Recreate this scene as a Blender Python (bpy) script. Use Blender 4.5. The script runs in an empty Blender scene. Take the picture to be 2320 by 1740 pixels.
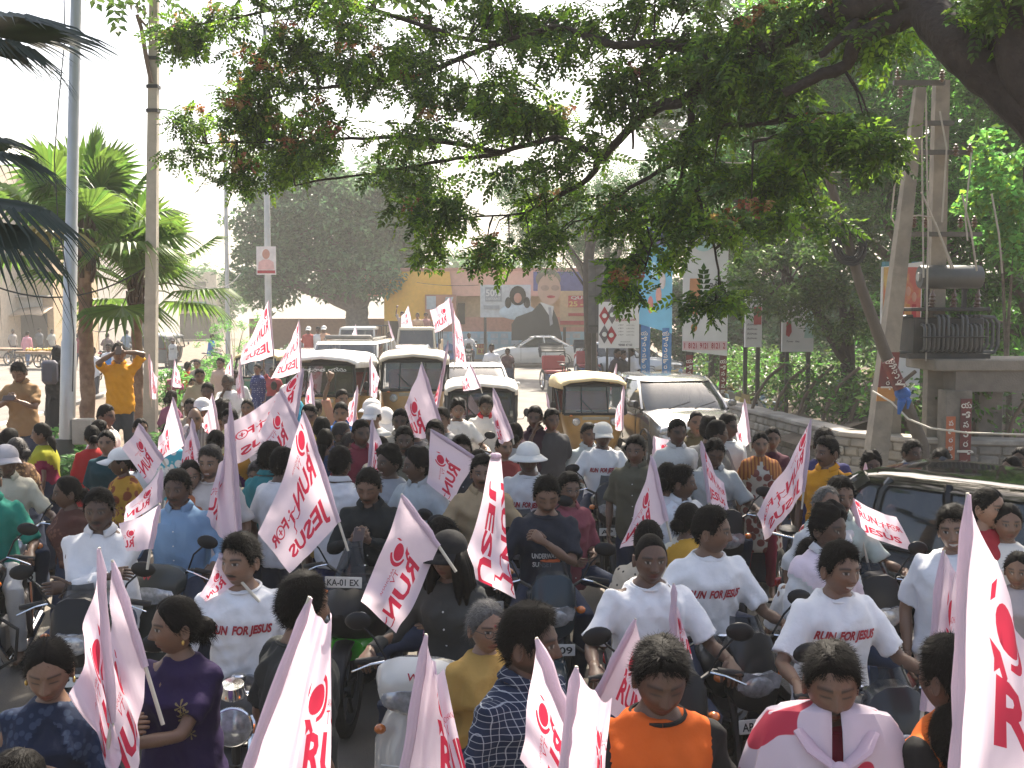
import bpy, bmesh, math, random
import numpy as np
from mathutils import Vector, Matrix, Euler
from mathutils.bvhtree import BVHTree
from mathutils.geometry import delaunay_2d_cdt
random.seed(7); RNG = np.random.default_rng(7)
R = math.radians
SC = bpy.context.scene
COL = SC.collection
# ------------------------------------------------------------------ camera
W0, H0, FPX, YH, CAMH = 2320.0, 1740.0, 2500.0, 700.0, 2.75
PITCH = math.atan((H0 / 2 - YH) / FPX)
cam_d = bpy.data.cameras.new('camera'); cam_d.sensor_width = 36; cam_d.lens = 36 * FPX / W0
cam_d.clip_start = 0.05; cam_d.clip_end = 900
cam = bpy.data.objects.new('camera', cam_d); COL.objects.link(cam)
cam.location = (0, 0, CAMH); cam.rotation_euler = (math.pi / 2 - PITCH, 0, 0)
SC.camera = cam
# ------------------------------------------------------------------ world, sun, exposure
SUN_AZ, SUN_EL = 14.0, 50.0        # degrees to the right of straight ahead, height above the horizon
wd = bpy.data.worlds.new('World'); SC.world = wd; wd.use_nodes = True
wn = wd.node_tree.nodes; wl = wd.node_tree.links
bg = wn.get('Background') or wn.new('ShaderNodeBackground')
sky = wn.new('ShaderNodeTexSky'); sky.sky_type = 'NISHITA'; sky.sun_disc = False
sky.sun_elevation = R(SUN_EL); sky.sun_rotation = R(SUN_AZ)
sky.air_density = 1.0; sky.dust_density = 6.0; sky.ozone_density = 1.0; sky.altitude = 100
wl.new(sky.outputs[0], bg.inputs[0]); bg.inputs[1].default_value = 0.105
sun_d = bpy.data.lights.new('sun', 'SUN'); sun_d.energy = 5.0; sun_d.angle = R(0.6); sun_d.color = (1, 0.90, 0.76)
sun = bpy.data.objects.new('sun', sun_d); COL.objects.link(sun)
_sd = Vector((math.sin(R(SUN_AZ)) * math.cos(R(SUN_EL)), math.cos(R(SUN_AZ)) * math.cos(R(SUN_EL)), math.sin(R(SUN_EL))))
sun.rotation_euler = (-_sd).to_track_quat('-Z', 'Y').to_euler(); sun.location = (0, 0, 30)
SC.view_settings.view_transform = 'Standard'; SC.view_settings.look = 'None'
SC.view_settings.exposure = 1.74; SC.view_settings.gamma = 1.0
SC.render.engine = 'CYCLES'
SC.cycles.use_denoising = True
SC.cycles.max_bounces = 8; SC.cycles.diffuse_bounces = 3; SC.cycles.glossy_bounces = 3
SC.cycles.transmission_bounces = 4; SC.cycles.transparent_max_bounces = 6; SC.cycles.volume_bounces = 1
SC.cycles.sample_clamp_indirect = 6
# ------------------------------------------------------------------ pixel -> place
CT, ST = math.cos(PITCH), math.sin(PITCH)
def ray(px, py):
    a = (px - W0 / 2) / FPX; b = (H0 / 2 - py) / FPX
    return Vector((a, CT + b * ST, -ST + b * CT))
def P(px, py, Y):                   # the point of that sight line at distance Y ahead
    d = ray(px, py); return Vector((0, 0, CAMH)) + d * (Y / d.y)
def G(px, py, z=0.0):               # the point of that sight line at height z
    d = ray(px, py); return Vector((0, 0, CAMH)) + d * ((z - CAMH) / d.z)
DS = W0 / 2212.0
def PD(x, y, Y): return P(x * DS, y * DS, Y)
# ------------------------------------------------------------------ mesh helpers
def rot_to(d):                      # matrix turning +Z to d
    return Vector(d).normalized().to_track_quat('Z', 'Y').to_matrix()
class MB:
    def __init__(s): s.v = []; s.f = []; s.m = []; s.M = Matrix.Identity(4); s.mi = 0
    def add(s, vs, fs):
        b = len(s.v); M = s.M
        s.v += [tuple(M @ Vector(v)) for v in vs]
        s.f += [tuple(b + i for i in f) for f in fs]; s.m += [s.mi] * len(fs); return s
    def box(s, c, sz, rot=None, bev=0.0):
        hx, hy, hz = sz[0] / 2, sz[1] / 2, sz[2] / 2; c = Vector(c)
        Rm = rot if isinstance(rot, Matrix) else (Euler(rot).to_matrix() if rot else Matrix.Identity(3))
        if bev <= 0:
            vs = [(x, y, z) for x in (-hx, hx) for y in (-hy, hy) for z in (-hz, hz)]
            fs = [(0, 1, 3, 2), (4, 6, 7, 5), (0, 4, 5, 1), (2, 3, 7, 6), (0, 2, 6, 4), (1, 5, 7, 3)]
        else:
            b = min(bev, hx * .9, hy * .9, hz * .9); vs = []; idx = {}
            for sx in (-1, 1):
                for sy in (-1, 1):
                    for sz_ in (-1, 1):
                        for k in range(3):
                            p = [sx * hx, sy * hy, sz_ * hz]
                            for j, sg in enumerate((sx, sy, sz_)):
                                if j != k: p[j] -= sg * b
                            idx[sx, sy, sz_, k] = len(vs); vs.append(tuple(p))
            fs = []
            for k in range(3):
                i, j = [a for a in range(3) if a != k]
                for sg in (-1, 1):
                    q = []
                    for a, bb in ((-1, -1), (1, -1), (1, 1), (-1, 1)):
                        t = [0, 0, 0]; t[k] = sg; t[i] = a; t[j] = bb; q.append(idx[(*t, k)])
                    fs.append(tuple(q))
            for k in range(3):
                i, j = [a for a in range(3) if a != k]
                for a in (-1, 1):
                    for bb in (-1, 1):
                        t1 = [0, 0, 0]; t1[i] = a; t1[j] = bb; t1[k] = -1; t2 = list(t1); t2[k] = 1
                        fs.append((idx[(*t1, i)], idx[(*t2, i)], idx[(*t2, j)], idx[(*t1, j)]))
            for sx in (-1, 1):
                for sy in (-1, 1):
                    for sz_ in (-1, 1): fs.append(tuple(idx[sx, sy, sz_, k] for k in range(3)))
        return s.add([Rm @ Vector(v) + c for v in vs], fs)
    def loft(s, rings, cap=True, closed=True):
        n = len(rings[0]); vs = [v for r in rings for v in r]; fs = []
        for i in range(len(rings) - 1):
            for j in range(n if closed else n - 1):
                k = (j + 1) % n
                fs.append((i * n + j, i * n + k, (i + 1) * n + k, (i + 1) * n + j))
        if cap:
            fs.append(tuple(range(n - 1, -1, -1))); fs.append(tuple((len(rings) - 1) * n + j for j in range(n)))
        return s.add(vs, fs)
    def tube(s, pts, rad, n=8, cap=True, flat=1.0):
        pts = [Vector(p) for p in pts]
        if not hasattr(rad, '__len__'): rad = [rad] * len(pts)
        rings = []; up = None
        for i, p in enumerate(pts):
            d = (pts[min(i + 1, len(pts) - 1)] - pts[max(i - 1, 0)])
            d = d.normalized() if d.length > 1e-9 else Vector((0, 0, 1))
            if up is None:
                up = Vector((0, 0, 1)) if abs(d.z) < .9 else Vector((0, 1, 0))
            a = d.cross(up)
            a = a.normalized() if a.length > 1e-6 else d.orthogonal().normalized()
            b = a.cross(d).normalized(); up = b
            rings.append([p + (a * math.cos(t) + b * math.sin(t) * flat) * rad[i] for t in (2 * math.pi * k / n for k in range(n))])
        return s.loft(rings, cap)
    def cyl(s, a, b, r, n=12, r2=None): return s.tube([a, b], [r, r if r2 is None else r2], n)
    def lathe(s, prof, c=(0, 0, 0), axis=(0, 0, 1), n=20, cap=True):   # prof: (radius, along)
        M3 = rot_to(axis); c = Vector(c)
        return s.loft([[c + M3 @ Vector((r * math.cos(2 * math.pi * k / n), r * math.sin(2 * math.pi * k / n), h)) for k in range(n)] for r, h in prof], cap)
    def ell(s, c, r, n=14, m=8, rot=None):
        Rm = rot if isinstance(rot, Matrix) else (Euler(rot).to_matrix() if rot else Matrix.Identity(3)); c = Vector(c); rings = []
        for i in range(m + 1):
            ph = math.pi * min(max(i / m, .02), .98)
            rings.append([c + Rm @ Vector((r[0] * math.sin(ph) * math.cos(2 * math.pi * k / n), r[1] * math.sin(ph) * math.sin(2 * math.pi * k / n), r[2] * math.cos(ph))) for k in range(n)])
        return s.loft(rings)
    def prism(s, poly, y0, y1, axes='xz'):   # outline in two axes, pushed along the third
        def mk(a, b, t): return {'xz': (a, t, b), 'xy': (a, b, t), 'yz': (t, a, b)}[axes]
        n = len(poly)
        return s.add([mk(a, b, y0) for a, b in poly] + [mk(a, b, y1) for a, b in poly],
                     [tuple(range(n)), tuple(range(2 * n - 1, n - 1, -1))] + [(i, (i + 1) % n, n + (i + 1) % n, n + i) for i in range(n)])
    def sheet(s, grid):                      # rows of points
        n = len(grid[0]); vs = [p for r in grid for p in r]
        return s.add(vs, [(i * n + j, i * n + j + 1, (i + 1) * n + j + 1, (i + 1) * n + j) for i in range(len(grid) - 1) for j in range(n - 1)])
    def mesh(s, name, mats, smooth=True):
        me = bpy.data.meshes.new(name); me.from_pydata(s.v, [], s.f)
        for m in (mats if isinstance(mats, (list, tuple)) else [mats]): me.materials.append(m)
        if any(s.m): me.polygons.foreach_set('material_index', s.m)
        finish(me, smooth); return me
    def build(s, name, mats, parent=None, smooth=True): return link(name, s.mesh(name, mats, smooth), parent)
def finish(me, smooth=True, angle=38):
    me.validate(); 
    bm = bmesh.new(); bm.from_mesh(me); bmesh.ops.recalc_face_normals(bm, faces=bm.faces); bm.to_mesh(me); bm.free()
    if smooth:
        me.polygons.foreach_set('use_smooth', [True] * len(me.polygons))
        if smooth != 'all': me.set_sharp_from_angle(angle=R(angle))
    me.update()
def np_mesh(name, V, F, mats, mi=None, smooth=False, col=None):
    V = np.asarray(V, np.float32); F = np.asarray(F, np.int32); k = F.shape[1]
    me = bpy.data.meshes.new(name); me.vertices.add(len(V)); me.vertices.foreach_set('co', V.ravel())
    me.loops.add(F.size); me.loops.foreach_set('vertex_index', F.ravel())
    me.polygons.add(len(F)); me.polygons.foreach_set('loop_start', np.arange(0, F.size, k, dtype=np.int32))
    for m in (mats if isinstance(mats, (list, tuple)) else [mats]): me.materials.append(m)
    if mi is not None: me.polygons.foreach_set('material_index', np.asarray(mi, np.int32))
    me.polygons.foreach_set('use_smooth', np.full(len(F), bool(smooth)))
    if col is not None:
        a = me.color_attributes.new('Col', 'FLOAT_COLOR', 'POINT')
        c4 = np.ones((len(V), 4), np.float32); c4[:, :3] = col; a.data.foreach_set('color', c4.ravel())
    me.update(); return me
def link(name, data, parent=None):
    o = bpy.data.objects.new(name, data); COL.objects.link(o)
    if parent is not None: o.parent = parent
    return o
def thing(name, label, cat, loc=(0, 0, 0), rz=0.0, group=None, scale=None):
    o = link(name, None); o.location = loc; o.rotation_euler = (0, 0, rz); tag(o, label, cat, group)
    o.empty_display_size = .1
    if scale: o.scale = (scale,) * 3
    return o
def tag(o, label, cat, group=None, kind=None):
    if label: o['label'] = label
    if cat: o['category'] = cat
    if group: o['group'] = group
    if kind: o['kind'] = kind
    return o
def struct(o): o['kind'] = 'structure'; return o
def copy_tree(o, parent=None):
    c = o.copy(); COL.objects.link(c); c.parent = parent
    for ch in list(o.children): copy_tree(ch, c)
    return c
# ------------------------------------------------------------------ materials
MATS = {}
def mat(name, col, rough=.6, metal=0.0, var=.12, vscale=6.0, bump=0.0, bscale=40.0, col2=None, spec=.5, coat=0.0, trans=0.0, pat=None, attr=None, sheen=0.0, alpha=1.0, island=False):
    if name in MATS: return MATS[name]
    m = bpy.data.materials.new(name); m.use_nodes = True; MATS[name] = m
    nt = m.node_tree; N = nt.nodes; L = nt.links
    b = N['Principled BSDF']; out = N['Material Output']
    b.inputs['Roughness'].default_value = rough; b.inputs['Metallic'].default_value = metal
    b.inputs['Specular IOR Level'].default_value = spec; b.inputs['Coat Weight'].default_value = coat
    b.inputs['Coat Roughness'].default_value = .06
    if sheen: b.inputs['Sheen Weight'].default_value = sheen
    tc = N.new('ShaderNodeTexCoord'); co = tc.outputs['Object']
    def noise(scale, detail=4):
        n = N.new('ShaderNodeTexNoise'); n.inputs['Scale'].default_value = scale; n.inputs['Detail'].default_value = detail
        L.new(co, n.inputs['Vector']); return n
    def ramp(src, stops):
        r = N.new('ShaderNodeValToRGB'); e = r.color_ramp.elements
        e[0].position, e[0].color = stops[0][0], (*stops[0][1], 1); e[1].position, e[1].color = stops[-1][0], (*stops[-1][1], 1)
        for p, c in stops[1:-1]:
            x = e.new(p); x.color = (*c, 1)
        L.new(src, r.inputs[0]); return r.outputs[0]
    def mix(fac, a, c, mode='MIX'):
        x = N.new('ShaderNodeMix'); x.data_type = 'RGBA'; x.blend_type = mode
        for i, val in ((0, fac), (6, a), (7, c)):
            if hasattr(val, 'links'): L.new(val, x.inputs[i])
            else: x.inputs[i].default_value = val if i == 0 else (*val[:3], 1)
        return x.outputs[2]
    c = tuple(col)
    if attr:
        at = N.new('ShaderNodeAttribute'); at.attribute_name = attr; base = at.outputs['Color']
    else:
        base = ramp(noise(vscale).outputs['Fac'], [(.3, tuple(x * (1 - var) for x in c)), (.7, tuple(min(1, x * (1 + var)) for x in c))])
    if pat: base = pat(N, L, co, base, noise, ramp, mix)
    elif col2: base = mix(ramp(noise(vscale * .6, 6).outputs['Fac'], [(.45, (0, 0, 0)), (.62, (1, 1, 1))]), base, col2)
    if island:
        gi = N.new('ShaderNodeNewGeometry')
        hs = N.new('ShaderNodeHueSaturation'); L.new(base, hs.inputs['Color'])
        mr = N.new('ShaderNodeMapRange'); mr.inputs[3].default_value = .55; mr.inputs[4].default_value = 1.5; L.new(gi.outputs['Random Per Island'], mr.inputs[0]); L.new(mr.outputs[0], hs.inputs['Value'])
        mh = N.new('ShaderNodeMapRange'); mh.inputs[3].default_value = .492; mh.inputs[4].default_value = .522
        sn = N.new('ShaderNodeMath'); sn.operation = 'FRACT'; ml = N.new('ShaderNodeMath'); ml.operation = 'MULTIPLY'; ml.inputs[1].default_value = 17.3
        L.new(gi.outputs['Random Per Island'], ml.inputs[0]); L.new(ml.outputs[0], sn.inputs[0]); L.new(sn.outputs[0], mh.inputs[0]); L.new(mh.outputs[0], hs.inputs['Hue'])
        base = hs.outputs['Color']
    L.new(base, b.inputs['Base Color'])
    if bump:
        bn = N.new('ShaderNodeBump'); bn.inputs['Strength'].default_value = bump; bn.inputs['Distance'].default_value = .02
        L.new(noise(bscale, 5).outputs['Fac'], bn.inputs['Height']); L.new(bn.outputs[0], b.inputs['Normal'])
    if trans:
        t = N.new('ShaderNodeBsdfTranslucent'); L.new(base, t.inputs[0])
        ms = N.new('ShaderNodeMixShader'); ms.inputs[0].default_value = trans
        L.new(b.outputs[0], ms.inputs[1]); L.new(t.outputs[0], ms.inputs[2]); L.new(ms.outputs[0], out.inputs[0])
    b.inputs['Alpha'].default_value = alpha
    return m
def glass(name, col=(.05, .06, .06), alpha=.55, rough=.04):
    if name in MATS: return MATS[name]
    m = bpy.data.materials.new(name); m.use_nodes = True; MATS[name] = m
    N = m.node_tree.nodes; L = m.node_tree.links; b = N['Principled BSDF']
    b.inputs['Base Color'].default_value = (*col, 1); b.inputs['Roughness'].default_value = rough; b.inputs['Specular IOR Level'].default_value = .25 if 'smoked' in name else .5
    b.inputs['Coat Weight'].default_value = 1 if 'smoked' not in name else .15; b.inputs['Coat Roughness'].default_value = .02; b.inputs['Alpha'].default_value = alpha
    return m
# text as flat meshes, made in a side scene
TMP = bpy.data.scenes.new('build_room')
_tx = {}
def text2d(body, bold=0.0, shear=0.0, res=3):
    k = (body, bold, shear, res)
    if k in _tx: return _tx[k]
    c = bpy.data.curves.new('lettering', 'FONT'); c.body = body; c.size = 1; c.resolution_u = res; c.offset = bold; c.shear = shear
    o = bpy.data.objects.new('lettering', c); TMP.collection.objects.link(o)
    TMP.view_layers[0].update(); dg = TMP.view_layers[0].depsgraph
    me = bpy.data.meshes.new_from_object(o.evaluated_get(dg))
    V = np.array([v.co[:2] for v in me.vertices]).reshape(-1, 2); F = [tuple(p.vertices) for p in me.polygons]
    bpy.data.objects.remove(o); bpy.data.curves.remove(c); bpy.data.meshes.remove(me)
    if len(V):
        V = V - V.min(0); hgt = V[:, 1].max(); V = V / hgt     # height 1
    _tx[k] = (V, F); return _tx[k]
def text_obj(name, body, m, parent, origin, ux, uz, height, width=None, bold=.015, shear=0.0, centre=True, off=.0):
    V, F = text2d(body, bold, shear)
    if not len(V): return None
    ux = Vector(ux).normalized(); uz = Vector(uz).normalized(); w = V[:, 0].max()
    sx = height if width is None else width / w
    o0 = Vector(origin) + ux.cross(uz) * off - (ux * (w * sx / 2) + uz * (height / 2) if centre else Vector())
    me = bpy.data.meshes.new(name); me.from_pydata([tuple(o0 + ux * (x * sx) + uz * (y * height)) for x, y in V], [], F)
    me.materials.append(m); return link(name, me, parent)
# ================================================================== the setting
asph = mat('asphalt', (.115, .105, .09), .85, var=.25, vscale=1.2, bump=.5, bscale=90, col2=(.16, .14, .115))
conc = mat('concrete', (.36, .33, .29), .85, var=.15, vscale=3, bump=.3, bscale=30, col2=(.24, .22, .19))
soil = mat('soil', (.13, .098, .068), .95, var=.3, vscale=2, bump=.6, bscale=20)
barkm = mat('bark', (.035, .026, .02), .95, var=.3, vscale=8, bump=1.0, bscale=25)
bark2 = mat('grey_bark', (.12, .1, .08), .95, var=.3, vscale=8, bump=1.0, bscale=25)
steel = mat('galvanised_steel', (.42, .43, .43), .45, .7, var=.08, vscale=4)
dark = mat('dark_steel', (.035, .035, .035), .5, .4)
black = mat('black_rubber', (.018, .018, .018), .8, bump=.2, bscale=60)
white = mat('white_paint', (.72, .72, .7), .5, var=.05)
wirem = mat('wire', (.03, .03, .03), .6)
g = MB()
gx = [-260, -60, -25, -14, -7, 0, 7, 14, 25, 60, 260]; gy = [-40, 0, 6, 12, 20, 30, 45, 70, 120, 420]
g.sheet([[(x, y, -.012) for x in gx] for y in gy]); struct(g.build('ground', soil, smooth=False))
g = MB(); g.sheet([[(x, y, 0) for x in np.linspace(-75, 4.6 + max(0, (26 - y)) * .12, 24)] for y in (-12, 0, 5, 10, 15, 20, 26, 40, 54, 56)])
struct(g.build('road', asph, smooth=False))
def medx(y): return -4.2 - .11 * y
# raised planter in the middle of the street
g = MB(); ys = np.linspace(10.6, 46, 24)
out = [(medx(y), y) for y in ys] + [(medx(y) - 3.4, y) for y in ys[::-1]]
g.prism(out, 0, .42, 'xy'); md = struct(g.build('median', soil, smooth=False))
def kerb_stones():
    rr = random.Random(3); g0 = MB(); g0.box((0, 0, .25), (.16, .93, .5), bev=.02); me = g0.mesh('kerb_stone', mat('kerb_paint', (.5, .48, .42), .8, col2=(.2, .19, .17), bump=.3)); g0 = MB(); g0.box((0, 0, .25), (.16, .93, .5), bev=.02)
    me2 = g0.mesh('kerb_stone', mat('kerb_black', (.06, .06, .06), .8, bump=.3))
    for side in (0, 1):
        y = 10.9; k = 0
        while y < 45.5:
            o = link('kerb_stone', me if k % 2 else me2, md); o.location = (medx(y) + (.09 if side == 0 else -3.49), y, .004 + rr.random() * .01); o.rotation_euler = (0, 0, math.atan(.11) + rr.uniform(-.02, .02)); y += .98; k += 1
    for k in range(4):
        o = link('kerb_stone', me if k % 2 else me2, md); o.location = (medx(10.5) - .5 - k * .85, 10.5, 0); o.rotation_euler = (0, 0, R(90)); o.scale = (1, .85, 1)
kerb_stones()
# ---- foliage
def leafmat(n, c, tr=.45, rough=.45): return mat(n, c, rough, var=.25, vscale=1.5, trans=tr, island=True, spec=.3)
LF_FORE = leafmat('fore_leaf', (.085, .14, .03), .55); LF_BRIGHT = leafmat('bright_leaf', (.17, .28, .03), .62)
LF_MANGO = leafmat('mango_leaf', (.11, .26, .045), .6); LF_DARK = leafmat('dark_leaf', (.07, .125, .036), .45)
LF_FAR = leafmat('far_leaf', (.07, .15, .05), .45); LF_PALE = leafmat('pale_leaf', (.15, .34, .07), .55)
FLOW = leafmat('rust_flower', (.28, .10, .045), .45); FLOW2 = leafmat('pink_flower', (.42, .15, .11), .45)
def one_leaf(L, Wd, fold=.25):   # base, right, tip, left
    return np.array([(0, 0, 0), (Wd / 2, L * .45, Wd * fold), (0, L, 0), (-Wd / 2, L * .45, Wd * fold)])
def sprig(n, L, Wd, length):
    out = []
    for i in range(n):
        t = (i + .5) / n
        for s in (-1, 1):
            a = s * R(62 - 20 * t); c, sn = math.cos(a), math.sin(a); l = one_leaf(L * (1 - .35 * abs(t - .45)), Wd)
            q = np.stack([l[:, 0] * c + l[:, 1] * sn, -l[:, 0] * sn + l[:, 1] * c, l[:, 2] - l[:, 1] * .25], 1)
            q[:, 1] += t * length; q[:, 2] -= t * t * length * .35; out.append(q)
    l = one_leaf(L, Wd); l[:, 1] += length; l[:, 2] -= length * .35; out.append(l)
    return np.stack(out)            # k,4,3
def rand_rot(n, tilt=1.0, rng=RNG):
    az = rng.uniform(0, 2 * np.pi, n); el = rng.normal(-.35, .5 * tilt, n); ro = rng.normal(0, .6 * tilt, n)
    ca, sa, ce, se, cr, sr = np.cos(az), np.sin(az), np.cos(el), np.sin(el), np.cos(ro), np.sin(ro)
    Z = np.zeros(n); O = np.ones(n)
    Rz = np.stack([ca, -sa, Z, sa, ca, Z, Z, Z, O], 1).reshape(n, 3, 3)
    Rx = np.stack([O, Z, Z, Z, ce, -se, Z, se, ce], 1).reshape(n, 3, 3)
    Ry = np.stack([cr, Z, sr, Z, O, Z, -sr, Z, cr], 1).reshape(n, 3, 3)
    return Rz @ Rx @ Ry
def scatter(name, pts, tmpl, mats, parent, scale=(.7, 1.2), mi_p=None, rng=RNG, tilt=1.0):
    pts = np.asarray(pts); n = len(pts); k = tmpl.shape[0]
    Rm = rand_rot(n, tilt, rng) * rng.uniform(*scale, n)[:, None, None]
    V = np.einsum('nij,kqj->nkqi', Rm, tmpl) + pts[:, None, None, :]
    F = np.arange(n * k * 4).reshape(-1, 4)
    mi = None
    if isinstance(mats, (list, tuple)) and len(mats) > 1:
        mi = np.repeat(rng.choice(len(mats), n, p=mi_p), k)
    o = link(name, np_mesh(name, V.reshape(-1, 3), F, mats, mi), parent); o['kind'] = 'stuff'; return o
def ell_pts(c, r, n, rng=RNG, shell=.35):
    d = rng.normal(size=(n, 3)); d /= np.linalg.norm(d, axis=1)[:, None]
    return np.asarray(c) + d * np.asarray(r) * (rng.uniform(shell ** 3, 1, n) ** (1 / 3))[:, None]
def clumpy(c, r, nclump, per, cr, rng=RNG, shell=.35):
    cs = ell_pts(c, r, nclump, rng, shell); out = [ell_pts(q, (cr, cr, cr * .7), per, rng, .2) for q in cs]
    return np.concatenate(out), cs
def limb(mb, pts, r0, r1, n=9, wob=.0, rr=random.Random(5)):
    pts = [Vector(p) for p in pts]; q = []
    for i in range(len(pts) - 1):
        a = pts[max(i - 1, 0)]; b = pts[i]; c = pts[i + 1]; d = pts[min(i + 2, len(pts) - 1)]
        for k in range(4):
            t = k / 4; q.append(.5 * ((2 * b) + (c - a) * t + (2 * a - 5 * b + 4 * c - d) * t * t + (3 * b - 3 * c + d - a) * t ** 3))
    q.append(pts[-1]); m = len(q)
    q = [p + Vector((rr.uniform(-wob, wob), rr.uniform(-wob, wob), rr.uniform(-wob, wob))) for p in q]
    mb.tube(q, [(r0 + (r1 - r0) * (i / (m - 1)) ** .8) * rr.uniform(.93, 1.07) for i in range(m)], n); return q
# ---- the great branch hanging over the crowd
ft = thing('flame_tree', 'huge dark-limbed tree with rusty blossom hanging over the whole crowd', 'tree', (6.6, 6.2, 0))
def rel(p, o): return Vector(p) - o.location
g = MB(); br = []
def fl(pts, r0, r1, wob=.012):
    q = limb(g, [rel(PD(x, y, Y), ft) for x, y, Y in pts], r0, r1, 10, wob); br.extend([(p, r0) for p in q]); return q
tr_base = Vector((0, 0, 0))
limb(g, [tr_base, Vector((-.1, .1, 1.6)), rel(PD(2420, 480, 6.6), ft), rel(PD(2330, 330, 6.8), ft)], .36, .24, 12, .01)
limb(g, [rel(PD(2330, 330, 6.8), ft), rel(PD(2205, 150, 6.9), ft), rel(PD(2195, -60, 7.0), ft), rel(PD(2180, -420, 7.4), ft)], .15, .10, 12, .01)
fl([(2400, 400, 6.7), (2270, 270, 6.9), (2160, 170, 7.1), (2060, 90, 7.3), (1985, 0, 7.6), (1930, -120, 8.0), (1800, -300, 8.6)], .20, .10)
fl([(2010, 10, 7.5), (1880, 5, 7.8), (1760, 48, 8.2), (1650, 105, 8.6), (1545, 160, 9.0), (1490, 212, 9.2), (1420, 232, 9.5), (1375, 265, 9.7), (1300, 340, 10), (1270, 385, 10.2), (1210, 420, 10.4)], .10, .022)
fl([(1990, 25, 7.5), (1880, 68, 7.8), (1845, 92, 7.9), (1832, 135, 8.0), (1760, 168, 8.1), (1690, 205, 8.2)], .075, .035)
fl([(1860, 40, 7.9), (1815, 85, 7.9), (1772, 118, 8.0)], .04, .024)
fl([(1600, 138, 8.8), (1545, 128, 9.0), (1440, 92, 9.4), (1330, 96, 9.8), (1200, 60, 10.2), (1080, 90, 10.6), (960, 70, 11)], .06, .015)
fl([(1440, 98, 9.4), (1400, 180, 9.5), (1370, 250, 9.7), (1365, 320, 9.8)], .028, .01)
fl([(1495, 215, 9.2), (1490, 290, 9.2), (1470, 340, 9.3), (1400, 385, 9.5), (1330, 425, 9.7), (1290, 470, 9.9)], .035, .010)
fl([(1480, 340, 9.3), (1460, 420, 9.3), (1420, 500, 9.4), (1390, 590, 9.4)], .018, .006)
fl([(1490, 380, 9.3), (1520, 470, 9.2), (1550, 560, 9.1), (1545, 660, 9.0)], .018, .006)
fl([(1720, 250, 8.5), (1640, 268, 8.7), (1560, 272, 8.8)], .03, .012); fl([(1720, 250, 8.5), (1690, 290, 8.5), (1625, 305, 8.6)], .026, .01)
fl([(1300, 340, 10), (1200, 300, 10.4), (1080, 330, 10.9), (960, 345, 11.3), (840, 372, 11.6), (700, 390, 11.8), (640, 400, 12)], .035, .008)
fl([(1080, 330, 10.9), (900, 300, 11.3), (760, 300, 11.6), (600, 305, 12), (450, 310, 12.2)], .03, .008)
fl([(1080, 90, 10.6), (900, 160, 11.2), (760, 180, 11.6), (620, 200, 12), (500, 230, 12.2)], .03, .008)
fl([(960, 70, 11), (760, 10, 11.6), (600, 20, 12), (450, 50, 12.2), (380, 70, 12.4)], .025, .007)
fl([(1210, 420, 10.4), (1130, 460, 10.6), (1000, 470, 10.8), (920, 500, 11)], .014, .006)
EL = [(460, 55, 95, 42, 12.2), (395, 75, 40, 22, 12.4), (620, 165, 150, 75, 12), (560, 270, 160, 70, 12.2), (480, 330, 90, 40, 12.2), (760, 80, 150, 80, 11.6), (850, 190, 170, 90, 11.3),
      (760, 300, 170, 60, 11.7), (900, 20, 200, 60, 11.2), (640, 30, 130, 40, 12), (1060, 90, 170, 100, 10.8), (1000, 260, 150, 90, 11), (900, 400, 80, 45, 11.3), (915, 520, 40, 30, 11), (960, 460, 70, 30, 10.9),
      (1170, 230, 120, 90, 10.5), (1120, 420, 110, 60, 10.5), (1080, 545, 45, 28, 10.4), (1160, 500, 60, 35, 10.3), (1270, 60, 160, 70, 10), (1250, 340, 90, 70, 10.1), (1330, 190, 110, 60, 9.7), (1330, 440, 80, 50, 9.7),
      (1420, 455, 100, 45, 9.4), (1400, 545, 65, 25, 9.4), (1352, 610, 25, 35, 9.4), (1530, 640, 45, 28, 9.0), (1490, 500, 75, 40, 9.2), (1440, 40, 120, 55, 9.5), (1480, 300, 70, 50, 9.2), (1580, 380, 110, 80, 8.9),
      (1580, 60, 90, 50, 9), (1650, 210, 90, 60, 8.6), (1720, 330, 100, 80, 8.5), (1680, 440, 90, 60, 8.6), (1740, 40, 90, 40, 8.3), (1880, 300, 40, 35, 8), (1800, 290, 60, 40, 8.2), (530, 385, 60, 35, 12.1), (620, 340, 90, 40, 12), (1880, 45, 70, 35, 7.9), (2160, 20, 50, 30, 7.1), (1130, 20, 150, 50, 10.6), (1400, 130, 100, 50, 9.6), (700, 130, 130, 60, 11.8), (950, 150, 120, 70, 11), (1080, 210, 100, 60, 10.7), (480, 265, 80, 40, 12.2), (1540, 170, 70, 40, 9.1), (1660, 130, 80, 40, 8.6)]
rg = np.random.default_rng(11); LP = []; FP = []
sp_f = sprig(5, .06, .034, .17)
for x, y, rx, ry, Y in EL:
    c = rel(PD(x, y, Y), ft); s = DS * Y / FPX; r = (rx * s * 1.12, max(.4, rx * s * .6), ry * s * 1.1); lowf = 1.0 if y < 330 else (.6 if y < 480 else .2)
    ncl = max(4, int(r[0] * r[2] * 21 * lowf)); cs = ell_pts(c, r, ncl, rg, .15)
    for q in cs:
        cw_ = .27 if y < 480 else .15; LP.append(ell_pts(q, (cw_, cw_, cw_ * .55), int(rg.integers(22, 46) * (1 if y < 480 else .6)), rg, .0))
        qv = Vector(q); nb = min(br, key=lambda b: (b[0] - qv).length_squared); a = nb[0]; mid = (a + qv) * .5 + Vector((0, 0, .08))
        if (a - qv).length < 1.6: g.tube([a, mid, qv], [.011, .008, .003], 4)
        if rg.random() < (.5 if x < 900 else .15): FP.append(ell_pts(q + np.array((0, -.1, .1)), (.13, .13, .07), 14, rg, .1))
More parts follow.
